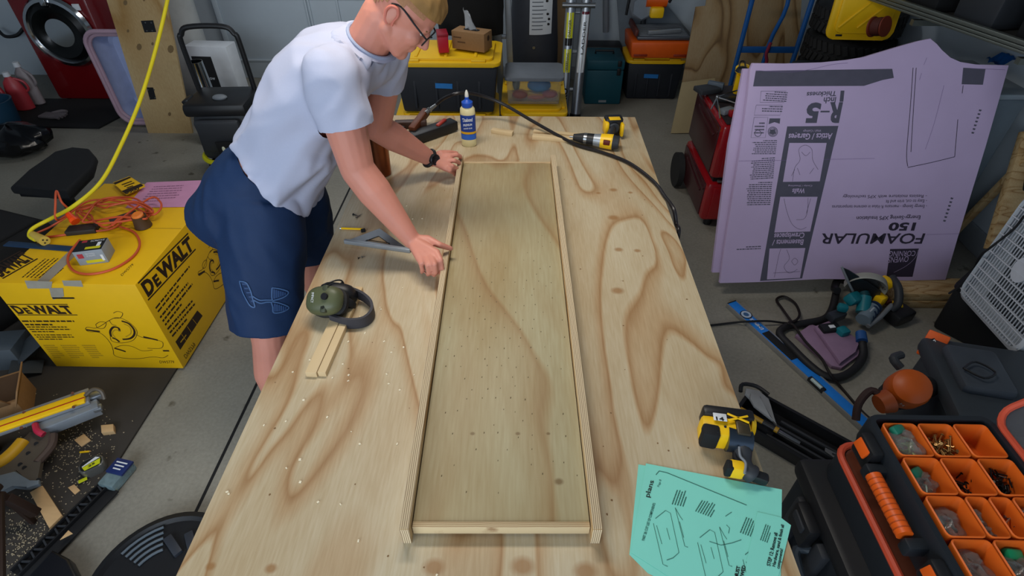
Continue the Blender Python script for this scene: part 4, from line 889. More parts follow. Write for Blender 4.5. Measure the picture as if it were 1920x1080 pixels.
# clutter on the chest
q = lambda x, y, z=.715: P(x, y, z)
tg = thing('mini_tripod', 'small silver wire tripod lying on the red tool chest', 'tripod', q(1352, 200, .72))
for e in ((1395, 165, .80), (1385, 195, .77), (1333, 205, .725), (1350, 222, .725)): MB().cyl(P(1345, 182, .78), P(*e), .005, .004, seg=8).build('leg', CHROME, tg, world=True)
MB().ball(P(1345, 182, .78), .011).build('hub', STEEL, tg, world=True)
sd_ = thing('utility_torch', 'yellow and black hand light standing on the red tool chest', 'hand light', q(1385, 175, .72))
MB().cyl(P(1380, 172, .74), P(1391, 140, .86), .022, .030, seg=14).build('handle', YEL, sd_, world=True); MB().lathe([(.03, 0), (.042, .01), (.044, .035), (.03, .05)], P(1391, 138, .86), None, 18).build('head', YEL, sd_, world=True); MB().lathe([(.038, .0), (.03, .02), (.01, .028)], P(1391, 134, .895), None, 16).build('cap', BLACK, sd_, world=True)
MB().tube([P(1386, 128, .91), P(1388, 116, .94), P(1396, 116, .94), P(1398, 128, .91)], .005, 8, sm=4).build('hook', BLACK, sd_, world=True)
gr = thing('glass_jar', 'clear jar standing on the red tool chest beside the foam board', 'jar', q(1402, 205, .715))
MB().lathe([(.045, 0), (.05, .01), (.05, .07), (.04, .09), (.04, .1)], seg=20).build('jar', CLEAR, gr); MB().cyl((0, 0, .1), (0, 0, .115), .043, seg=20).build('lid', GREY, gr)
for (x, y, sx, sy, sz, rz, m, nm, lb) in ((1325, 172, .14, .10, .03, 20, DGREY, 'tool_tray', 'dark grey plastic tray at the back left of the red tool chest'), (1360, 190, .12, .05, .03, -10, BLACK, 'black_pouch', 'black pouch on the red tool chest between the tripod legs'), (1362, 212, .09, .05, .03, 30, GREY, 'metal_clamp', 'grey metal clamp on the front edge of the red tool chest'), (1374, 218, .05, .04, .035, 10, RED, 'red_block', 'small red part on the red tool chest by the jar'), (1340, 168, .10, .03, .05, -30, mat('grey_blue', '4a5560', .5), 'tape_roll', 'slate grey block on the red tool chest behind the tripod')):
    tag(MB().box(q(x, y, .712) + V(0, 0, sz / 2), (sx, sy, sz), (0, 0, rz), bev=.006).build(nm, m), lb, nm.split('_')[-1])
# ================================================================ plywood sheets, hand truck, tyres, totes at the back right
def lean(label, pts, Y, dy, m, th=.018):
    """upright sheet leaning back: foot at Y, top dy further"""
    ymax = max(p[1] for p in pts); low = PY(pts[0][0], ymax, Y); pl_ = Plane(low, V(0, -1, dy)); 
    q_ = [pl_.hit(*p) for p in pts]; ex = V(1, 0, 0); n2 = pl_.n; F = frame(n2, ex); c = low
    l = [F.inverted() @ (p - c) for p in q_]
    o = MB().prism([(p.x, p.y) for p in l], -th, c, F).build('plywood_sheet', m); o.location.z = max(o.location.z, .001)
    return tag(o, label, 'plywood')
lean('tall plywood sheet with a stepped corner leaning on the wall behind the blue hand truck', [(1262, 250), (1300, 38), (1318, 36), (1321, 18), (1496, 10), (1482, 250)], 4.62, .35, PLY_BACK)
lean('low pale plywood offcut standing in front of the tall stepped sheet', [(1258, 252), (1279, 157), (1340, 149), (1345, 250)], 4.40, .25, mat('ply_pale', 'a99873', .7, scale=6))
tk2 = thing('hand_truck', 'bright blue tubular hand truck standing before the plywood at the back', 'hand truck', (1.86, 4.42, 0))
HB = mat('truck_blue', '16508f', .4)
for x in (-.21, .0, .22): MB().tube([(x, 0, .1), (x, 0, .7), (x + (.03 if x == 0 else 0), .0 if x else -.05, 1.0), (x, 0, 1.35)], .018 if x else .015, 10, sm=4).build('tube', HB, tk2)
for z in (.30, .68, 1.1): MB().box((0, 0, z), (.44, .02, .045), bev=.004).build('crossbar', HB, tk2)
MB().box((0, -.14, .01), (.42, .26, .012), bev=.003).build('toe_plate', HB, tk2)
for s in (-1, 1): MB().cyl((s * .2, .1, .12), (s * .26, .1, .12), .12, seg=24).build('wheel', RUBBER, tk2)
MB().tube([(.0, -.03, .74), (-.012, -.035, .66), (.008, -.035, .6), (-.01, -.03, .52)], .012, 8, sm=4).build('red_strap', mat('strap_red', '7a1c34', .8), tk2)
tyre = None
for i in range(5):
    if tyre is None:
        tyre = thing('tyre', 'black tyre at the bottom of the stack beside the hand truck', 'tyre', (2.455, 4.42, 0), group='tyres stacked in the back corner')
        prof = [(.19, .03), (.24, .005), (.29, .01), (.32, .035), (.325, .10), (.325, .15), (.32, .185), (.29, .21), (.24, .215), (.19, .19), (.18, .11)]
        mb = MB(); rows = [[V(r_ * math.cos(q), r_ * math.sin(q), z) for q in [2 * PI * k / 48 for k in range(49)]] for r_, z in prof + prof[:1]]
        mb.sheet(rows); mb.build('casing', RUBBER, tyre); tyre.scale = (.93, .93, .93)
        mb = MB()
        for k in range(40):
            a = 2 * PI * k / 40
            for dz in (-1, 1): mb.box((.327 * math.cos(a + dz * .03), .327 * math.sin(a + dz * .03), .11 + dz * .045), (.016, .034, .075), Euler((R(dz * 22), 0, a)).to_matrix(), bev=.003, seg=1)
        mb.build('tread', mat('tread_grey', '242424', .8), tyre, kind='stuff')
    else:
        c = copy_tree(tyre); c.location.z = i * .202; c.rotation_euler.z = i * .4; c['label'] = 'black tyre, %s in the stack beside the hand truck' % ['', 'second from the floor', 'third from the floor', 'fourth from the floor', 'topmost'][i]
# black tote tipped so its yellow lid faces the room
q = PY(1600, 78, 3.75)
yt = thing('yellow_lid', 'large yellow tote lid standing on edge beside the tyres', 'lid', PY(1605, 74, 3.75), frame(V(-.1, -1, .12), V(1, 0, 0)))
F_ = yt.matrix_basis
MB().prism([(x, y + .26) for x, y in rrect(.40, .52, .05)], .02, bev=.006).build('panel', YELLID, yt)
MB().prism([(x, y + .26) for x, y in rrect(.32, .44, .04)], .012, (0, 0, .018), bev=.004).build('raised_panel', YELLID, yt)
for a_, b_ in (((-.14, .07), (.06, .27)), ((-.03, .07), (.14, .24)), ((-.14, .22), (.0, .40))): MB().box(V((a_[0] + b_[0]) / 2, (a_[1] + b_[1]) / 2, .032), ((V(*b_, 0) - V(*a_, 0)).length, .012, .01), (0, 0, 45), bev=.003).build('rib', YELLID, yt)
MB().box((-.12, .025, .02), (.04, .012, .004), bev=.002).build('slot', BLACK, yt)
q = P(1600, 150, .4)
bx_ = thing('black_tub', 'big black plastic tub the yellow lid rests on, behind the foam boards', 'tub', (2.22, 3.78, 0)); MB().box((0, 0, .36), (.60, .5, .72), taper=1.06, bev=.03).build('tub', BLACKM, bx_); MB().prism(rrect(.66, .56, .05), .03, (0, 0, .69), bev=.01).build('rim', BLACK, bx_)
mb = MB(); mb.ball((2.0, 3.2, .60), (.22, .16, .14), seg=24); mb.box((2.0, 3.2, .27), (.4, .28, .54), bev=.05); tag(mb.build('duffel_bag', mat('bag_dark', '14161a', .9, bump=.4)), 'dark duffel bag lying behind the foam boards under the metal shelf', 'bag')
# shelf on the right wall with its metal front rail and dark load
sh_ = thing('wall_shelf', 'metal-edged shelf along the right wall above the foam boards', 'shelf', (2.45, 2.8, 1.16))
a = P(1640, -2, 1.2); b = P(1921, 95, 1.2); dv_ = (b - a).normalized(); a2 = a - dv_ * .3; b2 = b + dv_ * .8
RAIL = mat('shelf_rail', '6f746e', .4, .6)
for k, (dz, r_) in enumerate(((.03, .010), (.008, .008), (-.010, .007))): MB().box((a2 + b2) / 2 + V(.006 * k, 0, dz), (.03, (b2 - a2).length, r_ * 2), frame(V(0, 0, 1), dv_.cross(V(0, 0, 1))), bev=.004).build('front_rail', RAIL, sh_, world=True)
MB().box((a2 + b2) / 2 + V(.2, .05, -.01), (.36, (b2 - a2).length, .02), frame(V(0, 0, 1), dv_.cross(V(0, 0, 1)))).build('deck', mat('shelf_deck', '3a3a38', .7), sh_, world=True)
for f_ in (.3, .62): MB().box(a2 + (b2 - a2) * f_ + V(.20, .05, -.06), (.34, .03, .03)).build('bracket', RAIL, sh_, world=True)
for f_, w_, h_, lb, m_ in ((.26, .24, .3, 'black crate on the wall shelf, farthest one', BLACKM), (.43, .24, .26, 'charcoal crate on the wall shelf, middle one', DGREY), (.61, .25, .32, 'black crate on the wall shelf, third from the back', BLACKM), (.79, .25, .28, 'dark crate on the wall shelf, nearest one', mat('crate_dark', '1d2326', .6))):
    c = a2 + (b2 - a2) * f_ + V(.20, .05, .004); t = thing('storage_crate', lb, 'crate', c, frame(V(0, 0, 1), dv_.cross(V(0, 0, 1))), 'crates on the wall shelf'); MB().box((0, 0, h_ / 2), (.26, w_, h_), bev=.015, taper=1.04).build('crate', m_, t); MB().prism(rrect(.28, w_ + .02, .02), .02, (0, 0, h_ - .02), bev=.004).build('rim', m_, t)
for s in (-.05, .06): pass
oc = thing('orange_reel', 'rusty orange cord reel under the metal shelf beside the yellow lid', 'reel', PY(1648, 50, 3.5)); oc.scale = (.8, .8, .8); MB().lathe([(.07, -.05), (.07, -.04), (.045, -.035), (.045, .035), (.07, .04), (.07, .05)], (0, 0, 0), (75, 0, 30), 22).build('reel', mat('reel_rust', '6e2a18', .6), oc); MB().lathe([(.062, -.03), (.064, 0), (.062, .03)], (0, 0, 0), (75, 0, 30), 22).build('cord', mat('reel_cord', '4a1c14', .7), oc)
bt_ = MB(); rows = [[P(1852 + 60 * f + 0 * g, 118 + 8 * math.sin(f * 7) * .4 - 10 * g, .99) + V(0, 0, .02 * math.sin(f * 9 + g * 3)) for f in [k / 8 for k in range(9)]] for g in (0, .5, 1, 1.5)]
tag(bt_.sheet(rows, .006).build('blue_cloth', mat('cloth_blue', '1376c8', .7)), 'bright blue cloth on the box behind the right corner of the foam board', 'cloth')
gx = thing('grey_carton', 'pale grey plastic box against the right wall under the blue cloth', 'box', (2.40, 3.05, 0)); MB().box((0, 0, .47), (.34, .5, .94), bev=.02).build('body', mat('box_paleblue', '59656e', .5), gx); MB().box((0, 0, .955), (.37, .53, .03), bev=.01).build('lid', mat('box_lid_grey', '77828a', .5), gx)
MB().box((-.1, -.255, .78), (.18, .012, .2), bev=.004).build('blue_label', mat('label_navy', '1c3c66', .5), gx)
# lumber and insulation leaning on the right wall
def beam(label, a, b, w_, d__, m, nm='wall_stud'):
    o = MB().box((a + b) / 2, (w_, d__, (b - a).length), frame(b - a, (1, 0, 0)), bev=.004).build(nm, m); o.location.z = max(o.location.z, .001); return tag(o, label, 'lumber')
beam('long pine stud leaning on the right wall above the fan', PX(1868, 470, 2.60), PX(1936, 250, 2.70), .12, .038, LUM)
beam('thin pine strip leaning on the right wall beside the foam board', V(2.56, 2.78, .02), V(2.735, 2.66, 1.1), .04, .03, LUM)
tag(MB().box((2.70, 2.66, .55), (.05, .07, .1), (10, 0, 0), bev=.008).build('wall_bracket', BLACKM), 'small black bracket on the thin strip by the right edge of the foam board', 'bracket')
# ================================================================ yellow saw carton
bxY, bxX, bz = 1.738, -1.62, .526
dbx = thing('saw_carton', 'big yellow mitre saw carton with black print standing on the rubber mat', 'carton', (-1.925, 2.15, .012))
BW, BD = .62, .83
MB().box((0, 0, bz / 2), (BW, BD, bz), bev=.003).build('carton', YELBOX, dbx)
fr = Plane((0, bxY - .0, 0), (0, -1, 0)); fr.o.y = 2.15 - BD / 2; sdp = Plane((-1.925 + BW / 2, 0, 0), (1, 0, 0)); tpp = Plane((0, 0, .012 + bz), (0, 0, 1))
K = mat('carton_print', '2a1806', .6, var=.1); KD = mat('carton_ochre_print', 'b08a10', .6, var=.05)
MB().box((0, 0, bz + .0006), (BW * .985, .004, .0012)).build('flap_seam', KD, dbx)
def dewalt(pl, tl, tr, bl, h1=.02):
    """logo between two bars; tl,tr = pixel ends of top bar, bl = pixel of lower-left corner"""
    A = pl.hit(*tl); B = pl.hit(*tr); C_ = pl.hit(*bl); e1 = B - A; e2 = A - C_
    mb = MB()
    for f in (0, 1):
        o = C_ + e2 * (f * .93) + pl.n * .0006; mb.flat([o, o + e1, o + e1 + e2 * .07, o + e2 * .07])
    mb.build('logo_bar', K, dbx, world=True, smooth=False, fix=False)
    b = C_ + e2 * .16
    text3('D', b + e1 * .02, b + e1 * .17, b + e1 * .02 + e2 * .68, pl.n, K, dbx, .05); text3('E', b + e1 * .19, b + e1 * .28, b + e1 * .19 + e2 * .50, pl.n, K, dbx, .05); text3('WALT', b + e1 * .30, b + e1 * .985, b + e1 * .30 + e2 * .68, pl.n, K, dbx, .05)
dewalt(fr, (12, 570), (126, 570), (34, 591)); dewalt(sdp, (258, 530), (352, 436), (278, 564)); dewalt(tpp, (-16, 505), (33, 470), (0, 527)) if False else None
A_ = tpp.hit
# top-face logo (runs away from the camera) and its print
dewalt(tpp, (-28, 506), (38, 470), (6, 523))
def pw2(pl, a, b, c, n, m=K, seed=1, h=.42): pwords(pl, a, b, c, n, m, dbx, seed, h=h)
pw2(fr, (38, 599), (148, 599), (50, 612), 2, seed=2); pw2(fr, (48, 611), (142, 611), (62, 624), 3, seed=3); pw2(fr, (62, 626), (150, 626), (75, 638), 3, seed=4)
for (x, w_) in ((80, 26), (112, 36), (152, 28)): pw2(fr, (x, 646), (x + w_, 646), (x + 22, 672), 7, KD, seed=x, h=.6)
pw2(sdp, (290, 575), (362, 486), (298, 588), 2, seed=6); pw2(sdp, (298, 592), (362, 513), (312, 613), 3, seed=7); pw2(sdp, (312, 614), (370, 548), (325, 634), 3, seed=8)
pw2(tpp, (38, 520), (90, 478), (100, 522), 8, seed=9, h=.35)
pfill(sdp, [[(329, 641), (370, 582), (380, 592), (338, 656)]], K, dbx, 'printed_panel')
pstroke(sdp, [[(340, 626), (350, 640)], [(351, 612), (360, 625)], [(361, 598), (370, 609)]], .002, YELBOX, dbx, 'panel_gap', .0008, 0)
ptext('DWS779', sdp, (344, 667), (362, 641), (349, 673), K, dbx); ptext('DWS779', fr, (300, 681), (327, 681), (299, 676), K, dbx); ptext('DWS779', tpp, (229, 518), (251, 497), (226, 515), K, dbx)
pw2(sdp, (337, 640), (360, 610), (340, 644), 1, YELBOX, 31)
def sawdraw(f, pl, w_=.0026):
    pstroke(pl, [[f(*p) for p in ln] for ln in (
        [(0, 40), (4, 36), (20, 38), (34, 30), (44, 22), (60, 14), (78, 20), (95, 36), (100, 50), (92, 66), (70, 72), (52, 68), (48, 58)],
        [(0, 40), (6, 46), (26, 48), (40, 60), (50, 76), (54, 90), (56, 100), (70, 106), (100, 108), (130, 104), (150, 106), (160, 100)],
        [(54, 4), (62, 0), (72, 4), (68, 14), (56, 16)], [(20, 30), (28, 24), (40, 26), (36, 38), (24, 38), (20, 30)],
        [(46, 20), (52, 30), (60, 32)], [(100, 54), (112, 60), (140, 66), (150, 72), (146, 84), (120, 84)], [(56, 84), (70, 78), (90, 80), (110, 90), (130, 88)])], w_, K, dbx, 'saw_drawing', .0006)
    pstroke(pl, [[f(*p) for p in ln] for ln in ([(50, 58), (48, 46), (54, 36), (64, 38), (66, 46)], [(70, 22), (84, 28), (94, 42), (94, 54), (86, 62), (72, 64)], [(52, 60), (60, 64), (66, 70)], [(112, 58), (134, 64), (140, 66)], [(56, 84), (68, 88), (78, 92)], [(2, 42), (14, 44), (28, 46)], [(150, 90), (162, 90)])], w_ * 3.6, K, dbx, 'saw_drawing', .0007)
    pstroke(pl, [[f(*p) for p in ln] for ln in ([(58, 60), (52, 50), (58, 42), (68, 46)], [(74, 28), (86, 36), (88, 50), (78, 58)])], w_ * 2, KD, dbx, 'saw_drawing', .0008)
sawdraw(lambda x, y: (160 + x * .97, 584 + y * .82), fr)
sawdraw(lambda x, y: (370 + x * .44 - y * .0 + 8 - (108 - y) * .1, 468 + y * .8 - x * .38 + 14), sdp)
# tape
MB().box(tpp.hit(120, 490) - V(0, 0, 0) + V(0, 0, .0005), (.05, .30, .001)).build('tape', mat('tape_grey', '9a9080', .3), dbx, world=True)
pfill(fr, [[(46, 526), (98, 528), (96, 541), (52, 541)], [(92, 540), (118, 540), (120, 556), (100, 562), (96, 556)], [(116, 526), (152, 526), (156, 538), (120, 536)]], mat('tape_shiny', 'a09a8c', .15, var=.2), dbx, 'tape', .0012)
pstroke(fr, [[(98, 559), (120, 559), (139, 559)]], .008, BLACK, dbx, 'strap_end', .002, 0)
# ---- things on the carton
TZb = .538
def coil(pts, r_, m, label, name, cat): return tag(MB().tube([P(x, y, TZb + z) for x, y, z in pts], r_, 8, sm=8).build(name, m), label, cat)
CORD = mat('cord_orange', 'c0502c', .5)
cpts = []
rr = random.Random(3)
for k in range(44):
    a = k * .62; rx = 62 + 20 * math.sin(k * .7); ry = 20 + 8 * math.cos(k * 1.3)
    cpts.append((205 + rx * math.cos(a) + 8 * math.sin(k * 2.1), 398 + ry * math.sin(a) + 4 * math.cos(k * 1.7), .012 + .045 * (.5 + .5 * math.sin(k * .9))))
cpts += [(280, 372, .05), (300, 378, .06), (301, 392, .05), (285, 403, .04), (258, 392, .03), (225, 378, .03), (170, 376, .03), (130, 400, .04), (106, 412, .07), (104, 380, .14), (106, 358, .16), (115, 378, .13), (130, 400, .06), (95, 425, .01), (62, 441, .008), (90, 444, .008), (150, 436, .008), (205, 430, .008), (228, 418, .01)]
coil(cpts, .0048, CORD, 'tangled orange extension cord coiled on top of the yellow carton', 'extension_cord', 'cord')
coil([(150, 450, .008), (128, 480, .008), (135, 505, .008), (165, 514, .008), (210, 505, .008), (248, 482, .008), (262, 458, .008), (252, 436, .009), (225, 425, .010)], .0052, CORD, 'loop of orange cord lying around the grey screw box', 'cord_loop', 'cord')
pg = thing('cord_plug', 'bright orange cord plug on top of the coil over the yellow carton', 'plug', P(138, 412, TZb + .05)); MB().cyl(P(127, 400, TZb + .08), P(138, 412, TZb + .055), .012, .018, seg=14).build('grip', mat('plug_orange', 'e0400c', .4), pg, world=True); MB().cyl(P(138, 412, TZb + .055), P(142, 416, TZb + .048), .02, seg=14).build('face', mat('plug_orange2', 'f05010', .4), pg, world=True)
# yellow hanging cord with socket
YC = mat('cord_yellow', 'd6c41c', .45)
yc = thing('extension_cable', 'thick yellow extension cord hanging down to the socket on the carton', 'cord', P(60, 445, TZb + .02))
MB().tube([PY(322, -60, 3.0), PY(314, 0, 2.85), PY(290, 100, 2.7), PY(262, 190, 2.5), PY(228, 270, 2.35), PY(190, 340, 2.2), PY(140, 385, 2.08), P(95, 410, TZb + .06), P(62, 428, TZb + .035), P(55, 442, TZb + .02), P(66, 450, TZb + .02)], .0085, 10, sm=8).build('cable', YC, yc, world=True)
MB().cyl(P(62, 440, TZb + .02), P(84, 452, TZb + .026), .016, .022, seg=18).build('socket', mat('socket_yellow', 'c8aa4a', .5), yc, world=True)
q = P(84, 452, TZb + .026); dr_ = (P(84, 452, TZb + .026) - P(62, 440, TZb + .02)).normalized(); FQ = frame(dr_, (0, 0, 1))
for dx, dy in ((-.008, .004), (.008, .004), (0, -.009)): MB().cyl(q + FQ @ V(dx, dy, 0), q + FQ @ V(dx, dy, .0015), .0035, seg=8).build('socket_hole', BLACKM, yc, world=True)
# grey screw boxes
def carton2(label, p, d, rz, m, tops, z0=TZb):
    t = thing('screw_box', label, 'box', P(*p, z0), (0, 0, rz)); MB().box((0, 0, d[2] / 2), d, bev=.002).build('carton', m, t)
    return t
GB = mat('screwbox_grey', '8a939c', .45, var=.05)
sb = carton2('grey and black printed box of screws on the yellow carton', (184, 484), (.115, .088, .072), 14, GB, 0); Wb = sb.matrix_basis
MB().box((0, 0, .0725), (.112, .086, .001)).build('top_print', mat('screwbox_black', '1c1d20', .4), sb)
MB().box((.018, -.024, .0733), (.06, .016, .001)).build('yellow_strip', mat('strip_lime', 'c8c018', .5), sb); MB().box((-.03, .03, .0733), (.02, .014, .001)).build('red_logo', mat('strip_red', 'a8303c', .5), sb); MB().box((.035, .0, .0733), (.014, .03, .001)).build('barcode', PAPERW, sb)
MB().box((.01, -.0445, .016), (.07, .001, .014)).build('yellow_strip', mat('strip_lime', 'c8c018', .5), sb); MB().box((-.035, -.0445, .048), (.022, .001, .022)).build('red_logo', mat('strip_red', 'a8303c', .5), sb); MB().box((.045, -.0448, .03), (.01, .001, .03)).build('barcode', PAPERW, sb)
text3('DRYWALL', Wb @ V(-.012, -.0446, .053), Wb @ V(.025, -.0446, .053), Wb @ V(-.012, -.0446, .061), Wb.to_3x3() @ V(0, -1, 0), PAPERW, sb); text3('SCREWS', Wb @ V(-.012, -.0446, .042), Wb @ V(.022, -.0446, .042), Wb @ V(-.012, -.0446, .050), Wb.to_3x3() @ V(0, -1, 0), PAPERW, sb)
text3('SCREWS', Wb @ V(-.005, .022, .0735), Wb @ V(.05, .022, .0735), Wb @ V(-.005, .034, .0735), V(0, 0, 1), PAPERW, sb)
hk = thing('tin_can', 'brown round container holding an orange tape measure on the carton', 'container', P(270, 425, TZb)); MB().lathe([(.034, 0), (.038, .004), (.030, .06), (.031, .062), (.027, .062), (.03, .01)], seg=26).build('cup', mat('cup_brown', '4a3626', .6), hk)
tag(MB().lathe([(.022, 0), (.026, .006), (.026, .02), (.018, .026), (0, .026)], P(270, 425, TZb) + V(0, 0, .05), (12, 0, 0), 20).build('tape_measure', mat('tape_orange', 'd8742a', .5)), 'orange reel sitting in the brown container on the carton', 'reel')
tag(MB().box(P(155, 430, TZb + .012), (.13, .06, .024), (0, 0, 12), bev=.004).build('black_case', mat('case_brownblack', '2a2420', .6)), 'flat dark case behind the grey screw box on the carton', 'case')
tag(MB().box(P(232, 408, TZb + .01), (.12, .045, .02), (0, 0, 40), bev=.004).build('dark_tool', mat('tool_dull', '3a3434', .5)), 'dark grey hand tool lying in the cord coil on the carton', 'tool')
tag(MB().box(P(75, 462, TZb + .004), (.34, .035, .006), (0, 0, -6), bev=.001).build('blue_strip', mat('strip_navy', '1c3450', .5)), 'dark blue strip lying across the left of the carton top', 'strip')
pk_ = paper([(275, 342), (383, 338), (348, 388), (235, 390)], TZb + .002, 'pink printed sheet lying at the back of the yellow carton', m=mat('paper_pink', 'c48aac', .7), name='pink_paper', grp='loose sheets on the carton'); pwords(Plane((0, 0, TZb + .003), (0, 0, 1)), (290, 348), (360, 345), (262, 380), 7, mat('pink_print', '8c5f7c', .7), pk_, 4, h=.3)
cdp = thing('yellow_card', 'small yellow and black product card behind the cord coil', 'card', P(245, 352, TZb + .02), (0, 0, 0))
cq = [P(x, y, TZb + .02) - cdp.location for x, y in ((212, 343), (243, 331), (273, 350), (237, 366))]; MB().prism([(p.x, p.y) for p in cq], .002).build('card', YELBOX, cdp)
cpl = Plane((0, 0, TZb + .0225), (0, 0, 1)); pfill(cpl, [[(212, 343), (243, 331), (246, 333), (216, 346)], [(228, 358), (264, 344), (269, 348), (235, 363)]], K, cdp, 'printed_band'); ptext('0300', cpl, (236, 365), (262, 355), (233, 360), K, cdp, .03); pwords(cpl, (226, 345), (248, 337), (240, 354), 3, K, cdp, 5)
# ================================================================ black chair seat/cushions at left
st_ = thing('padded_seat', 'black padded seat tilted on its dark base at the left behind the yellow carton', 'seat', P(95, 400, .0)); zc_ = .42
sp = [(22, 357), (60, 325), (105, 290), (140, 281), (170, 284), (182, 298), (176, 318), (128, 366), (100, 361)]
c0_ = P(100, 330, zc_); q_ = [P(x, y, zc_) - c0_ for x, y in sp]
MB().prism([(p.x, p.y) for p in q_], .055, c0_ - V(0, 0, .03), bev=.018, seg=3).build('cushion', BLACKM, st_, world=True)
MB().prism([(p.x * .9, p.y * .9) for p in q_], .02, c0_ - V(0, 0, .05)).build('seat_board', BLACK, st_, world=True)
cb_ = c0_ - V(0, 0, .05); MB().cyl(V(cb_.x, cb_.y, .05), cb_, .035, seg=16).build('column', BLACK, st_, world=True)
for k in range(5): a = k * 2 * PI / 5; MB().cyl(V(cb_.x, cb_.y, .07), V(cb_.x + .22 * math.cos(a), cb_.y + .22 * math.sin(a), .03), .018, .012, seg=8).build('leg', BLACK, st_, world=True)
bq = thing('black_sofa_cushion', 'big black upholstered block beside the yellow carton at the left edge', 'cushion', (-3.02, 2.28, 0), (0, 0, 0)); MB().box((0, 0, .20), (.9, .62, .40), (0, 0, -18), bev=.06).build('block', mat('upholstery_black', '0b0b0c', .9), bq); MB().box((0, 0, .405), (.8, .52, .02), (0, 0, -18), bev=.008).build('top_panel', mat('upholstery_black2', '0e0e10', .9), bq)
# cardboard flaps and boxes bottom-left
gbx = thing('grey_box', 'open dark grey box with white lettering at the left edge below the carton', 'box', P(30, 690, .0), (0, 0, 8)); MB().box((-.06, .05, .07), (.24, .14, .14), bev=.004).build('carton', mat('box_bluegrey', '454d54', .6), gbx); MB().box((.09, .03, .10), (.13, .11, .006), (8, -28, 30), bev=.002).build('flap', mat('flap_grey', '33383c', .6), gbx)
MB().box((.10, -.05, .05), (.12, .09, .006), (0, 25, 20), bev=.002).build('flap', mat('flap_grey', '33383c', .6), gbx)
Wg = gbx.matrix_basis; text3('CRAFT', Wg @ V(-.16, -.0, .141), Wg @ V(-.02, -.0, .141), Wg @ V(-.16, .03, .141), V(0, 0, 1), PAPERW, gbx)
cbx = thing('open_carton', 'small open cardboard carton with raised flaps below the grey box', 'carton', P(20, 790, .0), (0, 0, 30)); MB().box((-.02, .05, .07), (.22, .2, .14), bev=.003).build('carton', CARD, cbx)
MB().box((.11, .02, .17), (.006, .19, .09), (0, 28, 0), bev=.001).build('flap', CARD, cbx); MB().box((-.03, -.07, .17), (.20, .006, .08), (30, 0, 0), bev=.001).build('flap', CARD, cbx); MB().box((.0, .05, .141), (.19, .17, .002)).build('inside', mat('carton_inside', '4a3522', .9), cbx)
# ================================================================ yellow mitre-saw / stand at the lower left
ym = thing('mitre_saw', 'yellow and grey mitre saw base with red-lined rail at the left edge', 'saw', P(60, 860, 0))
def wbar(p, q, z, w_, h_, nm, m, bev=.004, zz2=None, par=None):
    A_ = P(*p, z); B_ = P(*q, zz2 if zz2 is not None else z); return MB().box((A_ + B_) / 2, (h_, w_, (B_ - A_).length), frame(B_ - A_, (0, 0, 1)), bev=bev).build(nm, m, par or ym, world=True)
SGR = mat('saw_grey', '8f9298', .45, .3); SGB = mat('saw_greybrown', '5e564c', .5, .3)
wbar((-80, 830), (168, 742), .155, .085, .02, 'rail_body', SGR); yt_ = wbar((-80, 828), (160, 745), .170, .062, .014, 'rail_cover', YEL, .005); wbar((-80, 827), (158, 745), .178, .004, .003, 'red_line', mat('line_red', 'a01c10', .5), .0005)
for p in ((45, 773), (136, 737), (40, 802), (138, 763)): MB().cyl(P(*p, .172), P(*p, .180), .006, seg=10).build('bolt', mat('bolt_dark', '5a2c10', .5), yt_, world=True)
wbar((72, 808), (188, 762), .12, .055, .05, 'extrusion', mat('extrusion_grey', '8d949c', .4, .4)); wbar((166, 748), (194, 738), .14, .035, .03, 'end_bracket', ALU); wbar((176, 768), (192, 763), .13, .03, .02, 'end_bracket', ALU)
MB().tube([P(160, 742, .17), P(175, 730, .19), P(190, 734, .18), P(196, 748, .15)], .008, 8, sm=5).build('end_loop', SGB, ym, world=True)
MB().tube([P(66, 796, .15), P(70, 808, .15), P(82, 815, .14)], .012, 8, sm=4).build('lock_lever', mat('lever_pink', 'b02040', .4), ym, world=True)
MB().tube([P(-40, 880, .12), P(0, 868, .12), P(24, 850, .12), P(44, 828, .12)], .026, 12, sm=5).build('turntable_arc', mat('arc_yellow', 'b88a10', .5), ym, world=True)
q_ = [P(x, y, .10) for x, y in ((40, 838), (60, 815), (98, 812), (100, 830), (80, 868), (78, 905), (60, 912), (38, 885), (0, 905), (-20, 880))]; c_ = q_[0]
MB().prism([((p - c_).x, (p - c_).y) for p in q_], .02, c_, bev=.004).build('base_plate', SGB, ym, world=True)
MB().tube([P(100, 816, .11), P(96, 838, .11), P(70, 868, .11)], .016, 8, sm=4).build('base_rim', mat('rim_brown', '4c3e38', .5), ym, world=True)
for p in ((68, 832), (53, 850), (72, 900), (46, 877), (38, 871)): MB().cyl(P(*p, .121), P(*p, .1225), .008, seg=10).build('hole', BLACKM, ym, world=True)
q_ = [P(x, y, .11) for x, y in ((-30, 905), (35, 888), (60, 908), (78, 904), (78, 912), (55, 920), (30, 914), (12, 926), (-30, 938))]; c_ = q_[0]
MB().prism([((p - c_).x, (p - c_).y) for p in q_], .02, c_, bev=.004).build('lower_casting', mat('casting_pale', '7d8892', .4, .4), ym, world=True)
for x, y in ((-10, 850), (70, 880)): MB().cyl(P(x, y, .0), P(x, y, .0) + V(0, 0, .1), .03, seg=14).build('foot', BLACK, ym, world=True)
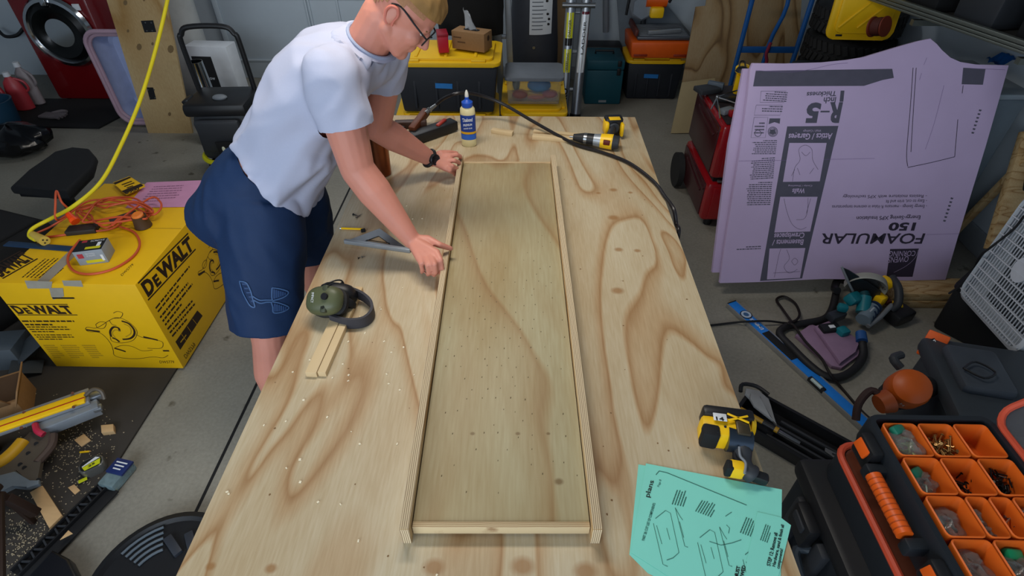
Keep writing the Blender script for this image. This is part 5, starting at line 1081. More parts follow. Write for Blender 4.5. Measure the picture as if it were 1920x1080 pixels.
# offcuts
def offcut(label, pts, h, z0=.012):
    q_ = [P(x, y, z0 + h) for x, y in pts]; c_ = sum(q_, V(0, 0, 0)) / len(q_); o = MB().prism([((p - c_).x, (p - c_).y) for p in q_], h, (c_.x, c_.y, z0), bev=.001).build('wood_offcut', mat('offcut_pine', 'c8a577', .7, scale=10, stretch=(1, 6, 1))); tag(o, label, 'offcut', 'wood offcuts on the rubber mat')
offcut('thick little wood block nearest the end of the yellow saw rail', [(189, 797), (212, 795), (213, 808), (190, 811)], .022); offcut('square wood offcut between the saw and the tape measure', [(139, 825), (157, 813), (170, 825), (152, 837)], .006)
offcut('tiny square wood offcut left of the glass-lidded blue box', [(127, 914), (139, 908), (150, 919), (140, 927)], .004); offcut('long wood offcut lying under the black rail', [(56, 923), (79, 910), (116, 966), (92, 990)], .012)
offcut('small pointed pale offcut on the black rail', [(112, 1012), (128, 994), (136, 1000)], .004, .05)
pencil((150, 848), (172, 846), .012, 'short pencil stub above the tape measure on the floor', .004)
tm = thing('tape_measure', 'silver tape measure with lime yellow label on the rubber mat', 'tape measure', P(180, 880, .012), (0, 0, 38)); MB().prism(rrect(.085, .062, .02), .042, bev=.006).build('case', mat('tm_silver', '8a8a86', .3, .7), tm); MB().prism(rrect(.075, .052, .02), .002, (0, 0, .042)).build('label', BLACKM, tm)
MB().prism([(-.03, -.004), (.034, .004), (.03, -.022), (-.024, -.024)], .001, (0, 0, .0442)).build('yellow_label', mat('tm_lime', 'c6cc1c', .5), tm); MB().prism([(-.03, .002), (.02, .022), (.034, .01), (-.03, -.002)], .001, (0, 0, .0442)).build('white_label', PAPERW, tm)
MB().box((-.045, -.035, .012), (.03, .016, .003), bev=.001).build('tape_end', mat('tm_lime', 'c6cc1c', .5), tm); Wm = tm.matrix_basis; text3('25', Wm @ V(-.01, -.018, .0456), Wm @ V(.014, -.014, .0456), Wm @ V(-.01, -.008, .0456), V(0, 0, 1), INK, tm, .03)
jb = thing('bit_box', 'small clear plastic box with dark blue card lid at the edge of the rubber mat', 'box', P(226, 898, .0), (0, 0, -12)); MB().box((0, 0, .025), (.072, .115, .045), bev=.008).build('box', mat('jar_clear', '9ab4ba', .08, trans=.6, var=.5, scale=40, bump=.8), jb); MB().box((.002, .025, .05), (.076, .065, .012), bev=.003).build('card', mat('card_navy', '1a2a5e', .4), jb)
Wj = jb.matrix_basis
for k in range(3): MB().box((.002, .04 - k * .014, .0565), (.05 - k * .008, .005, .001)).build('printed_line', PAPERW, jb)
# perforated black rail
ra, rb_ = P(28, 1075, .03), P(196, 908, .03); dR = rb_ - ra
pr2 = thing('perforated_rail', 'long black perforated plastic rail lying along the edge of the rubber mat', 'rail', V((ra.x + rb_.x) / 2, (ra.y + rb_.y) / 2, .013), frame(V(0, 0, 1), dR)); Lr = dR.length
for s in (-1, 1): MB().box((0, s * .020, .012), (Lr, .006, .024), bev=.001).build('side_wall', BLACK, pr2)
MB().box((0, 0, .004), (Lr, .036, .006)).build('floor_strip', mat('rail_black', '0a0a0c', .6), pr2)
for k in range(15): MB().box((-Lr / 2 + .02 + k * (Lr - .04) / 14, 0, .016), (.006, .036, .006), (0, 0, 20 if k % 2 else -20)).build('rung', DGREY, pr2)
MB().box((0, -.045, .004), (Lr, .045, .006), bev=.001).build('flange', BLACKM, pr2)
# dark stool at the left edge
so = thing('wooden_stool', 'dark brown wooden stool leg and stretcher at the lower left edge', 'stool', P(5, 1040, 0)); DW = mat('dark_wood', '2a1a12', .6)
A_, B_ = P(1, 925, .22), P(3, 1100, .22)
MB().box((A_ + B_) / 2, (.02, .018, (B_ - A_).length), frame(B_ - A_), bev=.004).build('rail', DW, so, world=True)
for q in (A_, B_): MB().box((q.x, q.y, .11), (.02, .02, .22), bev=.004).build('leg', DW, so, world=True)
C_ = P(60, 955, .10); MB().box((A_ + C_) / 2 + V(0, 0, -.03), (.035, .03, (C_ - A_).length), frame(C_ - A_), bev=.004).build('brace', DW, so, world=True)
MB().box((A_.x - .2, (A_.y + B_.y) / 2, .245), (.42, abs(A_.y - B_.y) + .04, .025), bev=.006).build('seat', DW, so, world=True)
# black case bottom-left and round black lid
q_ = [P(x, y, .06) for x, y in ((97, 1030), (128, 1046), (150, 1090), (140, 1200), (20, 1200), (50, 1080))]; c_ = q_[0]
bcs = thing('equipment_case', 'smooth black hard case cut off by the bottom edge of the photo', 'case', V(c_.x, c_.y, 0)); MB().prism([((p - c_).x, (p - c_).y) for p in q_], .06, (0, 0, 0), bev=.012, seg=3).build('shell', mat('case_navyblack', '14161c', .35), bcs); MB().box((q_[2] - c_) * .8 + V(-.03, -.06, -.02), (.04, .02, .008), bev=.002).build('latch', DGREY, bcs)
rw = thing('black_drum', 'round black ribbed drum lid on the floor by the bench at the bottom edge', 'lid', P(318, 1105, .0) + V(0, 0, 0))
ctr = V(0, 0, 0); MB().lathe([(.22, 0), (.245, .02), (.25, .05), (.245, .07), (.225, .075), (.215, .06)], ctr, None, 48).build('rim', BLACK, rw); MB().lathe([(.216, .05), (.2, .055), (.12, .05), (0, .05)], ctr, None, 40).build('top', mat('lid_slate', '22272d', .35), rw)
for k in range(5): MB().tube([V(r_ * math.cos(a), r_ * math.sin(a), .066) for r_ in (.205 - .022 * k,) for a in [R(115 + j * 8) for j in range(6)]], .005, 8).build('rib', mat('rib_slate', '59636c', .25), rw)
for k in range(3): MB().box((.10 - .06 * k, .14 - .01 * k, .065), (.03, .09, .02), (0, 0, 20 + 15 * k), bev=.004).build('grip_block', mat('lid_slate2', '2c3038', .5), rw)
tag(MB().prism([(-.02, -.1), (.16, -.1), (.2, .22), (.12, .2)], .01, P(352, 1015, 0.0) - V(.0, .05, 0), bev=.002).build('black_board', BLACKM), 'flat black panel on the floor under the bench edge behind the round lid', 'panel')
# sawdust on the mat
mb = MB(); rr = random.Random(77)
for i in range(900):
    px_, py_ = (rr.gauss(140, 45), rr.gauss(850, 45)) if i < 450 else (rr.gauss(60, 40), rr.gauss(1010, 45))
    p = P(px_, py_, .0135)
    if p.x > -1.68 or p.y < .35: continue
    mb.box(p, (rr.uniform(.002, .006), rr.uniform(.0015, .004), .002), (0, 0, rr.uniform(0, 180)))
o = tag(mb.build('sawdust', mat('sawdust', 'a89a80', .9), smooth=False), 'pale sawdust scattered on the dark rubber mat', 'sawdust'); o['kind'] = 'stuff'
# ================================================================ box fan on a black bin
Cc = P(1790, 548, .3); Dd = P(1898, 668, .4); Ee = P(1950, 364, .84)
e1 = (Dd - Cc).normalized(); n_ = e1.cross(Ee - Cc).normalized(); e2 = n_.cross(e1)
if e2.dot(Ee - Cc) < 0: e2 = -e2
if n_.dot(C0 - Cc) < 0: n_ = -n_
FS = .53
Ff = Matrix((e1, e2, e1.cross(e2))).transposed(); sg = 1 if e1.cross(e2).dot(n_) > 0 else -1
fan = thing('box_fan', 'white square box fan tilted on its corner at the right edge of the photo', 'fan', Cc + (e1 + e2) * FS / 2, Ff)
FW = mat('fan_white', 'b9bfc6', .4)
mb = MB(); o_ = rrect(FS, FS, .06, 6); i_ = rrect(FS - .03, FS - .03, .05, 6)
mb.sheet([[V(x, y, z) for x, y in q + q[:1]] for q, z in ((o_, -sg * .11), (o_, -sg * .01), (i_, 0), (i_, -sg * .02))]); mb.sheet([[V(x, y, -sg * .11) for x, y in o_ + o_[:1]], [V(x * .9, y * .9, -sg * .11) for x, y in o_ + o_[:1]]])
mb.build('frame', FW, fan)
mb = MB(); h_ = FS / 2 - .012
for k in range(12): x = -h_ + (k + .5) * 2 * h_ / 12; mb.box((0, x, -sg * .006), (2 * h_, .005, .008))
mb.build('grille_bar', FW, fan, kind='stuff')
mb = MB()
for k in range(26): x = -h_ + (k + .5) * 2 * h_ / 26; mb.box((x, 0, -sg * .010), (.0026, 2 * h_, .004))
mb.build('grille_wire', FW, fan, kind='stuff')
MB().cyl((0, 0, -sg * .004), (0, 0, -sg * .014), .055, seg=28).build('hub_cover', FW, fan)
for k in range(5):
    a = 2 * PI * k / 5; rows = [[V(r_ * math.cos(a + f * .5 + r_), r_ * math.sin(a + f * .5 + r_), -sg * (.05 + .03 * f)) for r_ in (.04, .1, .16, .22)] for f in (0, .5, 1)]
    MB().sheet(rows, .003).build('blade', mat('blade_grey', '6a7178', .4), fan)
MB().cyl((0, 0, -sg * .03), (0, 0, -sg * .10), .05, seg=20).build('motor', BLACK, fan)
MB().box((0, 0, -sg * .105), (FS * .86, FS * .86, .006)).build('rear_guard', mat('guard_dark', '3c4248', .6), fan)
MB().tube([P(1920, 405, .75), P(1900, 430, .68), P(1860, 462, .6), P(1838, 480, .5), P(1825, 505, .4), P(1800, 535, .34), P(1780, 550, .36)], .005, 8, sm=6).build('cord', BLACKM, fan, world=True)
bb = thing('black_bin', 'black open storage bin on the floor under the white fan', 'bin', P(1765, 600, 0) * 1 + V(.18, -.04, 0), (0, 0, 38))
MB().box((.0, .0, .14), (.44, .30, .28), taper=1.08, bev=.02).build('bin', BLACKM, bb); MB().prism(rrect(.49, .34, .03), .02, (0, 0, .27), bev=.004).build('rim', BLACK, bb)
# ================================================================ saws on the floor
fo = thing('foam_offcut', 'violet foam offcut lying on the floor under the teal saw', 'foam offcut', P(1560, 650))
for pts, z0 in (([(1492, 628), (1520, 608), (1620, 640), (1608, 668), (1578, 690), (1560, 686)], .0), ([(1528, 612), (1560, 600), (1612, 640), (1604, 660), (1576, 680)], .024)):
    q = [P(x, y, z0 + .02) - fo.location for x, y in pts]; MB().prism([(p.x, p.y) for p in q], .022, (0, 0, z0), bev=.002).build('foam_piece', mat('foam_mauve', '8a6f8a', .75, var=.2), fo)
cs = thing('circular_saw', 'yellow circular saw with white blade guard leaning by the foam board', 'circular saw', P(1655, 575))
def wb2(p, z, d, rot, nm, m, par, bev=.006): return MB().box(P(*p, z), d, rot, bev=bev).build(nm, m, par, world=True)
q = [P(1577, 500, .28), P(1585, 503, .27), P(1648, 543, .16), P(1650, 556, .12), P(1636, 562, .09), P(1600, 545, .12)]
pw = (q[1] - q[0]); nn = Plane(P(1600, 545, .12), (P(1577, 500, .28) - P(1600, 545, .12)).cross(P(1650, 550, .14) - P(1600, 545, .12)))
mb = MB(); qq = [nn.hit(1577, 500), nn.hit(1592, 506), nn.hit(1652, 545), nn.hit(1648, 556), nn.hit(1622, 570), nn.hit(1598, 552)]
FF = frame(nn.n, (1, 0, 0)); l = [FF.inverted() @ (p - qq[0]) for p in qq]; mb.prism([(p.x, p.y) for p in l], .006, qq[0], FF); mb.build('shoe_plate', mat('shoe_grey', '3f444a', .35, .7), cs, world=True)
MB().tube([P(1578, 500, .29), P(1590, 528, .21), P(1600, 548, .14)], .006, 8).build('plate_rib', LGREY, cs, world=True)
mb = MB(); gc = P(1622, 536, .16); FG = frame(nn.n, (1, 0, 0)); rows = []
for rr2 in (.062, .098, .10, .095, .062): rows.append([gc + FG @ V(rr2 * math.cos(a), rr2 * math.sin(a), {.062: -.006, .098: -.01, .10: .02, .095: .028}.get(rr2, 0) if rr2 != .062 else -.006) for a in [R(0 + k * 10) for k in range(20)]])
mb.sheet(rows); mb.build('blade_guard', mat('guard_pale', '8f8f88', .5), cs, world=True)
gp_ = MB().lathe([(0, 0), (.085, 0), (.085, .002), (0, .002)], gc, FG, 40).build('blade', STEEL, cs, world=True)
q0 = gc + FG @ V(.078 * math.cos(R(75)), .078 * math.sin(R(75)), .026); q1 = gc + FG @ V(.08 * math.cos(R(20)), .08 * math.sin(R(20)), .026); text3('DEWALT', q0, q1, q0 + (q0 - gc).normalized() * .016, nn.n, INK, cs, .02)
wb2((1658, 532), .15, (.07, .05, .08), (10, 20, -20), 'motor_housing', YEL, cs, .015); wb2((1650, 562), .10, (.06, .05, .06), (0, 0, 30), 'body', YEL, cs, .015)
MB().tube([P(1672, 520, .18), P(1684, 540, .17), P(1684, 568, .12), P(1672, 580, .08)], .020, 12, sm=5).build('handle', DGREY, cs, world=True)
wb2((1680, 572), .075, (.06, .035, .03), (0, 0, -20), 'battery_clip', YEL, cs, .008); wb2((1686, 590), .045, (.13, .09, .07), (0, 0, 25), 'battery', BLACK, cs, .014)
wb2((1664, 566), .09, (.03, .03, .03), (0, 0, 10), 'trigger', mat('trigger_maroon', '3a1512', .5), cs)
MB().tube([P(1627, 612, .06), P(1650, 595, .08), P(1672, 572, .10)], .012, 10).build('guide_bar', GREY, cs, world=True)
ms = thing('teal_saw', 'teal corded plunge saw with blue hose port lying in front of the yellow saw', 'saw', P(1605, 600))
TL = TEAL
wb2((1600, 560), .13, (.08, .06, .06), (20, 10, 30), 'housing', TL, ms, .015); wb2((1580, 577), .11, (.05, .04, .04), (0, 0, -20), 'knob', TL, ms, .012)
MB().cyl(P(1622, 556, .14), P(1618, 586, .09), .030, .034, seg=20).build('barrel', TL, ms, world=True); MB().cyl(P(1620, 548, .15), P(1622, 556, .14), .022, .026, seg=18).build('ring', mat('teal_dark', '0a3c44', .5), ms, world=True)
MB().cyl(P(1636, 577, .10), P(1618, 600, .08), .034, .036, seg=22).build('motor', mat('motor_grey', '6a7a86', .4), ms, world=True)
for k in range(4): MB().cyl(P(1640 - k * 5, 575 + k * 6, .101 - k * .006), P(1638 - k * 5, 577 + k * 6, .10 - k * .006), .0362, seg=22).build('motor_stripe', mat('stripe_navy', '1a2c48', .5), ms, world=True)
wb2((1568, 592), .07, (.09, .05, .04), (0, 0, 25), 'gauge_plate', mat('gauge_grey', '3a3f46', .4, .5), ms); wb2((1556, 616), .05, (.10, .055, .03), (0, 0, 10), 'base_plate', BLACK, ms)
wb2((1560, 612), .068, (.03, .02, .004), (0, 0, 10), 'base_label', PAPERW, ms, .001); wb2((1580, 622), .055, (.055, .05, .04), (0, 0, 20), 'foot', TL, ms, .01)
MB().cyl(P(1616, 640, .06), P(1614, 624, .07), .026, .024, seg=18).build('hose_port', mat('port_blue', '1c4c86', .5), ms, world=True)
q0 = P(1632, 585, .137); text3('makita', q0, q0 + V(.035, .03, 0), q0 + V(-.006, .006, .004), V(0, -.3, 1), PAPERW, ms, .02)
MB().tube([P(1570, 545, .1), P(1565, 540, .08), P(1572, 525, .06), P(1590, 528, .05)], .02, 10, sm=4).build('rear_handle', BLACK, ms, world=True)
tag(MB().tube([P(1568, 548, .06), P(1560, 580, .03), P(1545, 598, .022), P(1510, 606, .022), P(1475, 612, .022), P(1462, 626, .022), P(1485, 652, .03), P(1515, 682, .03), P(1545, 704, .024), P(1575, 707, .024), P(1602, 692, .024), P(1618, 668, .03), P(1617, 642, .05)], .019, 12, sm=8).build('vacuum_hose', mat('hose_rubber', '18181a', .6)), 'thick black dust hose looping on the floor around the foam offcut', 'hose')
tag(MB().tube([P(1484, 603, .05), P(1466, 578, .03), P(1456, 562, .02), P(1470, 556, .02), P(1490, 568, .02), P(1499, 588, .03), P(1493, 600, .05), P(1478, 606, .055), P(1488, 610, .056), P(1510, 640, .06), P(1540, 672, .066), P(1556, 700, .06), P(1580, 730, .008), P(1625, 780, .008), P(1660, 800, .008)], .0065, 8, sm=8).build('looped_cord', mat('cord_brownblack', '17100e', .5)), 'thin black cord with a loop crossing the dust hose by the blue level', 'cord')
# ================================================================ blue spirit level
L0 = P(1372, 566, .028); L1 = P(1640, 808, .028); dl = (L1 - L0); FL = frame(V(0, 0, 1), dl)
lv = thing('spirit_level', 'long bright blue spirit level lying on the floor beside the dust hose', 'level', V((L0.x + L1.x) / 2, (L0.y + L1.y) / 2, 0), FL)
LL = dl.length; MB().box((0, 0, .014), (LL, .056, .024), bev=.002).build('body', LBLUE, lv)
for s in (-1, 1): MB().box((0, s * .031, .014), (LL, .006, .028), bev=.001).build('edge_rail', mat('level_silver', '9a9a98', .35, .6), lv)
MB().box((-.5 * LL, 0, .014), (.006, .06, .03), bev=.002).build('end_cap', BLACK, lv)
MB().box((-.10, .002, .0265), (.20, .046, .003), bev=.001).build('grip_window', BLACKM, lv)
vs = MB().lathe([(.026, 0), (.026, .004), (.015, .004), (.015, 0)], (-.5 * LL + .11, .002, .0255), None, 28).build('vial_ring', mat('vial_white', 'a8b8cc', .3), lv)
MB().lathe([(.031, 0), (.031, .003), (.026, .003), (.026, 0)], (-.5 * LL + .11, .002, .0252), None, 28).build('vial_rim', BLACK, lv); MB().cyl((-.5 * LL + .11, .002, .0255), (-.5 * LL + .11, .002, .028), .014, seg=20).build('vial', mat('vial_blue', '3a5c84', .2), vs)
ce_ = MB().box((.16, -.024, .022), (.09, .024, .024), bev=.004).build('center_vial', BLACK, lv); MB().cyl((.13, -.028, .032), (.19, -.028, .032), .009, seg=12).build('vial_tube', mat('vial_pale', '9fb0b0', .2), ce_)
WL = lv.matrix_basis
for i, s in enumerate(('EMPIRE',)): text3(s, WL @ V(-.22, .012, .0265), WL @ V(-.31, .012, .0265), WL @ V(-.22, -.006, .0265), V(0, 0, 1), PAPERW, lv, .01)
# ================================================================ open black tool tray with shears
T0 = P(1400, 762, .07); T1 = P(1588, 868, .07); dt_ = T1 - T0; FT = frame(V(0, 0, 1), dt_)
tt = thing('tool_tray', 'open black tool tray holding shears and pliers on the floor beside the bench', 'tool tray', V((T0.x + T1.x) / 2, (T0.y + T1.y) / 2, 0), FT)
LT = dt_.length + .06
mb = MB(); o_ = rrect(LT, .22, .05); i_ = rrect(LT - .03, .19, .04); mb.sheet([[V(x, y, z) for x, y in q + q[:1]] for q, z in ((rrect(LT - .04, .18, .04), 0), (o_, .07), (o_, .08), (i_, .08), (i_, .02))]); mb.flat([(x, y, .02) for x, y in i_]); mb.flat([(x, y, 0) for x, y in reversed(rrect(LT - .04, .18, .04))])
mb.build('tray', BLACK, tt)
for k in range(4): MB().box((.06 + .02 * (k % 2), -.06 + k * .035, .035), (LT * .62, .012, .03), bev=.003).build('divider', DGREY, tt)
WT = tt.matrix_basis
def inT(x, y, z): return WT @ V(x, y, z)
sn = thing('shears', 'grey handled shears lying across the near end of the black tool tray', 'shears', inT(-.16, .02, .082), FT)
SG = mat('shear_grey', '8d9093', .45)
MB().prism([(-.09, .05), (-.04, .075), (.01, .06), (.03, .03), (.09, -.05), (.02, -.02), (-.03, 0), (-.08, .02)], .016, (0, 0, 0), bev=.004).build('handle', SG, sn); MB().prism([(-.06, .02), (-.02, .03), (.0, .0), (.07, -.055), (-.02, -.035), (-.05, -.01)], .016, (0, 0, .018), bev=.004).build('handle', SG, sn)
MB().tube([(-.1, .02, .01), (-.11, .06, .015), (-.06, .09, .015), (.0, .085, .01)], .009, 8, sm=4).build('spring_guard', BLACK, sn)
ch_ = thing('chisel', 'yellow and black handled chisel in the black tool tray', 'chisel', inT(-.10, -.055, .085), FT); MB().cyl((-.12, 0, .01), (-.02, 0, .01), .012, .010, seg=12).build('handle', mat('ochre', 'a8801c', .4), ch_); MB().cyl((-.02, 0, .01), (.03, 0, .01), .013, seg=12).build('collar', BLACK, ch_); MB().cyl((.03, 0, .01), (.045, 0, .01), .013, seg=12).build('ring', mat('ochre', 'a8801c', .4), ch_); MB().box((.09, 0, .01), (.09, .015, .003), bev=.001).build('blade', STEEL, ch_)
dk = thing('utility_blade', 'pale grey knife blade holder lying in the black tool tray', 'knife', inT(.17, .015, .052), FT); MB().prism([(-.05, .012), (.0, .016), (.055, .0), (.06, -.008), (.0, -.014), (-.045, -.006)], .006, bev=.001).build('blade', mat('dull_grey', '6c6e70', .4, .5), dk)
MB().box((-.0, .0, .008), (.04, .006, .003), bev=.001).build('slot', BLACK, dk)
# ================================================================ organizer stack
ZO = .80
ox0 = P(1640, 790, ZO).x; oy1 = P(1650, 782, ZO).y
DX, DY = .093, .104; NC, NR = 3, 5
ow = NC * DX + .03; oh = NR * DY + .03
og = thing('parts_organizer', 'black parts organizer with orange bins and open clear lid topping the tool stack', 'organizer', (ox0 + ow / 2, oy1 - oh / 2, ZO - .13))
ob = mat('organizer_black', '1c2127', .5)
OB = mat('bin_orange', 'd9641a', .5)
mb = MB(); o_ = rrect(ow + .03, oh + .03, .035); i_ = rrect(ow - .008, oh - .008, .015)
mb.sheet([[V(x, y, z) for x, y in q + q[:1]] for q, z in ((rrect(ow + .01, oh + .01, .03), 0), (o_, .05), (o_, .115), (rrect(ow + .02, oh + .02, .03), .128), (i_, .128), (i_, .05))]); mb.flat([(x, y, .05) for x, y in i_]); mb.build('case', ob, og)
def binmesh(w_, d_):
    mb = MB(); o_ = rrect(w_, d_, .012, 3); r_ = rrect(w_ - .006, d_ - .006, .010, 3); b_ = rrect(w_ * .82, d_ * .8, .012, 3)
    mb.sheet([[V(x, y, z) for x, y in q + q[:1]] for q, z in ((rrect(w_ * .84, d_ * .82, .012, 3), .0), (o_, .072), (r_, .074), (b_, .004))]); mb.flat([(x, y, .004) for x, y in b_]); return mb
protos = {}
bins = []
hw = -ow / 2 + .015; ht = oh / 2 - .015
for r_ in range(NR):
    cells = [(0, 1), (1, 1), (2, 1)] if r_ != 2 else [(0, 1), (1, .6), (1.6, .6), (2.2, .8)]
    for c0, cw in cells:
        key = cw; x = hw + (c0 + cw / 2) * DX; y = ht - (r_ + .5) * DY
        if key not in protos: o = binmesh(cw * DX - .003, DY - .003).build('bin', OB, og); protos[key] = o
        else: o = protos[key].copy(); COL.objects.link(o); o.parent = og
        o.location = (x, y, .055); bins.append((x, y))
OW = og.matrix_basis
def at_bin(r_, c_, dz=.0): return OW @ V(hw + (c_ + .5) * DX, ht - (r_ + .5) * DY, .062 + dz)
# bags of fasteners and loose screws
def baggie(c, r_, label, tint, sx=1, sy=1, rz=0, capm=None):
    t = thing('parts_bag', label, 'bag', c, (0, 0, rz)); mb = MB(); rows = []; r2 = random.Random(hash(label) % 1000 if False else len(label))
    for i in range(8):
        f = i / 7 * PI; rows.append([V(r_ * sx * math.sin(f) * math.cos(a) * (1 + .15 * math.sin(5 * a + i)), r_ * sy * math.sin(f) * math.sin(a) * (1 + .12 * math.cos(4 * a + 2 * i)), .024 - .022 * math.cos(f) * (1 + .3 * math.sin(3 * a + i))) for a in [2 * PI * k / 20 for k in range(21)]])
    mb.sheet(rows).build('bag', mat('bag_clear', 'a8aca8', .12, trans=.5, alpha=.5, var=.3, scale=30, bump=.8), t)
    mb = MB()
    for k in range(16): a = r2.uniform(0, 6.28); rr3 = r_ * .6 * r2.random() ** .5; p = V(rr3 * sx * math.cos(a), rr3 * sy * math.sin(a), r2.uniform(.008, .03)); d_ = V(r2.uniform(-1, 1), r2.uniform(-1, 1), r2.uniform(-.3, .3)).normalized() * .010; mb.cyl(p - d_, p + d_, .003, seg=6)
    mb.build('contents', mat('bagc_' + tint, tint, .3, .5), t, kind='stuff')
    if capm: MB().box((0, r_ * sy * .8, .035), (.04, .025, .02), (20, 10, 15), bev=.006).build('bag_tie', capm, t)
    return t
GRN = mat('tie_green', '17705a', .5)
baggie(at_bin(0, 0, .02) + V(.004, -.004, 0), .038, 'clear bag of greenish anchors in the far left orange bin', '8c9a58', 1, 1.35, 12, GRN)
baggie(at_bin(1, 0), .034, 'clear bag with a green strip in the second bin of the left column', '6a7a72', 1.1, .9, 20, GRN)
baggie(at_bin(2, 0), .036, 'clear bag of dark metal brackets in the third bin of the left column', '3c4048', 1, 1.2, -10)
baggie(at_bin(2, 1) + V(-.022, .012, 0), .022, 'small bag of white plastic parts in the narrow orange bin', 'b4b0ac', 1, 1.3, 0); baggie(at_bin(2, 1) + V(-.02, -.026, 0), .022, 'flat bag with a white label below the white plastic parts', '9a9088', 1.1, .9, 20)
baggie(at_bin(3, 0), .038, 'clear bag with orange spots in the fourth bin of the left column', '8c6c62', 1, 1.2, 15); baggie(at_bin(3, 1), .034, 'clear bag with a green cap in the fourth bin of the middle column', '5a6a5c', 1, 1.2, -15, mat('cap_green', '0f8a5a', .4))
baggie(at_bin(4, 0), .034, 'clear bag in the nearest orange bin of the left column', '8a8a8a'); baggie(at_bin(3, 2), .034, 'red label bag in the fourth bin of the right column', '9a3428')
def pile(c, n, m, label, L_=.035, sp=.024):
    mb = MB(); r2 = random.Random(n)
    for k in range(n):
        p = c + V(r2.gauss(0, sp * .5), r2.gauss(0, sp * .6), r2.uniform(.0, .03)); d_ = V(r2.uniform(-1, 1), r2.uniform(-1, 1), r2.uniform(-.2, .5)).normalized() * L_ / 2
        mb.cyl(p - d_, p + d_, .0019, seg=6); mb.cyl(p + d_, p + d_ * 1.06, .0042, seg=8)
    o = tag(mb.build('screw_pile', m), label, 'screws'); o['kind'] = 'stuff'; return o
pile(at_bin(0, 1, .012) - V(0, .005, 0), 60, mat('screw_bronze', '9a7648', .3, .8), 'pile of bronze deck screws in the far middle orange bin', .05)
pile(at_bin(1, 2, .004), 70, mat('screw_black', '15110f', .4, .4), 'pile of small black screws in the second bin of the right column', .022, .03)
pile(at_bin(2, 2, .01), 60, mat('screw_zinc', 'a9b4b6', .25, .9), 'pile of silver screws in the third bin of the right column', .04)
pile(at_bin(1, 1, .0), 26, mat('screw_black', '15110f', .4, .4), 'few dark screws in the second bin of the middle column', .02, .03)
# open lid, hinged on the right edge
LO = mat('lid_seal', 'c04a30', .45)
lid_h = OW @ V(ow / 2 + .018, 0, .125); al = R(48); Fl = Matrix((V(math.cos(al), 0, math.sin(al)), V(0, 1, 0), V(-math.sin(al), 0, math.cos(al)))).transposed()
lw = ow + .03; inv_ = OW.inverted()
lid = MB().prism(rrect(lw, oh + .03, .05), .003, lid_h + Fl @ V(lw / 2, 0, 0), Fl).build('clear_lid', mat('lid_clear', '6d7078', .15, trans=.6, alpha=.35, var=.1), og, world=True)
MB().tube([lid_h + Fl @ V(lw / 2 + x, y, .006) for x, y in rrect(lw - .008, oh + .022, .05)], .009, 8, closed=True).build('lid_seal', LO, lid, world=True) if False else MB().tube([inv_ @ (lid_h + Fl @ V(lw / 2 + x, y, .006)) for x, y in rrect(lw - .008, oh + .022, .05)], .009, 8, closed=True).build('lid_seal', LO, og)
mb = MB()
for (x0_, y0_, x1_, y1_) in ((-.10, -.24, -.10, .24), (.02, -.24, .02, .24), (-.14, .1, .12, .1), (-.14, -.02, .12, -.02), (-.14, -.14, .12, -.14)):
    A_, B_ = V(x0_, y0_, .01), V(x1_, y1_, .01); d_ = B_ - A_; mb.box((A_ + B_) / 2, (abs(d_.x) + .003, abs(d_.y) + .003, .014))
mb.bm.transform(inv_ @ Matrix.Translation(lid_h + Fl @ V(lw / 2, 0, 0)) @ Fl.to_4x4()); mb.build('lid_rib', mat('lid_rib_clear', '7a7d86', .2, trans=.5, alpha=.5, var=.1), og)
for k in range(5): MB().box((ow / 2 + .016, oh / 2 - .07 - k * .09, .125), (.014, .03, .012), bev=.003).build('hinge_clip', STEEL, og)
q0 = lid_h + Fl @ V(.09, oh / 2 - .035, .014); q1 = lid_h + Fl @ V(.13, oh / 2 - .035, .014); text3('RIDGID', q0, q1, q0 + Fl @ V(0, .014, 0), Fl.col[2], PAPERW, og, .01)
# left face: carrying handle, latches
hx = -ow / 2 - .052
y0_, y1_ = ht + og.location.y, 0
hA = inv_ @ P(1638, 888, ZO - .03); hB = inv_ @ P(1698, 1000, ZO - .03)
MB().cyl((hx, hA.y, .09), (hx, hB.y, .09), .019, seg=16).build('carry_handle', ORG, og)
for f in [k / 11 for k in range(1, 11)]: MB().cyl((hx, hA.y + (hB.y - hA.y) * f, .09), (hx, hA.y + (hB.y - hA.y) * f - .002, .09), .0198, seg=16).build('handle_rib', mat('rib_orange', 'a8440c', .5), og.children[-1] if False else og)
for y in (hA.y + .02, hB.y - .02): MB().box((hx + .022, y, .075), (.06, .03, .04), bev=.006).build('handle_arm', ob, og)
for y in (hA.y + .075, hB.y - .10): lt = MB().box((-ow / 2 - .03, y, .085), (.035, .075, .075), bev=.01).build('latch', BLACK, og); MB().box((-ow / 2 - .050, y, .10), (.008, .05, .03), (0, 20, 0), bev=.003).build('latch_tab', ORG, lt)
# second organizer with orange sealed lid, below and further left
zl = ZO - .13
o2 = thing('lower_organizer', 'closed clear-lidded organizer with orange seal, second from the top of the stack', 'organizer', (og.location.x - .02, og.location.y, zl - .115))
w2, h2 = ow + .05, oh + .03
MB().prism(rrect(w2, h2, .05), .09, (0, 0, 0), bev=.008).build('case', ob, o2)
MB().tube([(x, y, .097) for x, y in rrect(w2 - .01, h2 - .01, .05)], .010, 8, closed=True).build('lid_seal', LO, o2); MB().prism(rrect(w2 - .03, h2 - .03, .045), .006, (0, 0, .09)).build('clear_lid', mat('lid_amber', '5a3022', .15, var=.5, scale=12, coat=.5), o2)
MB().box((-w2 / 2 + .06, -h2 / 2 - .006, .08), (.09, .02, .03), bev=.005).build('latch', STEEL, o2)
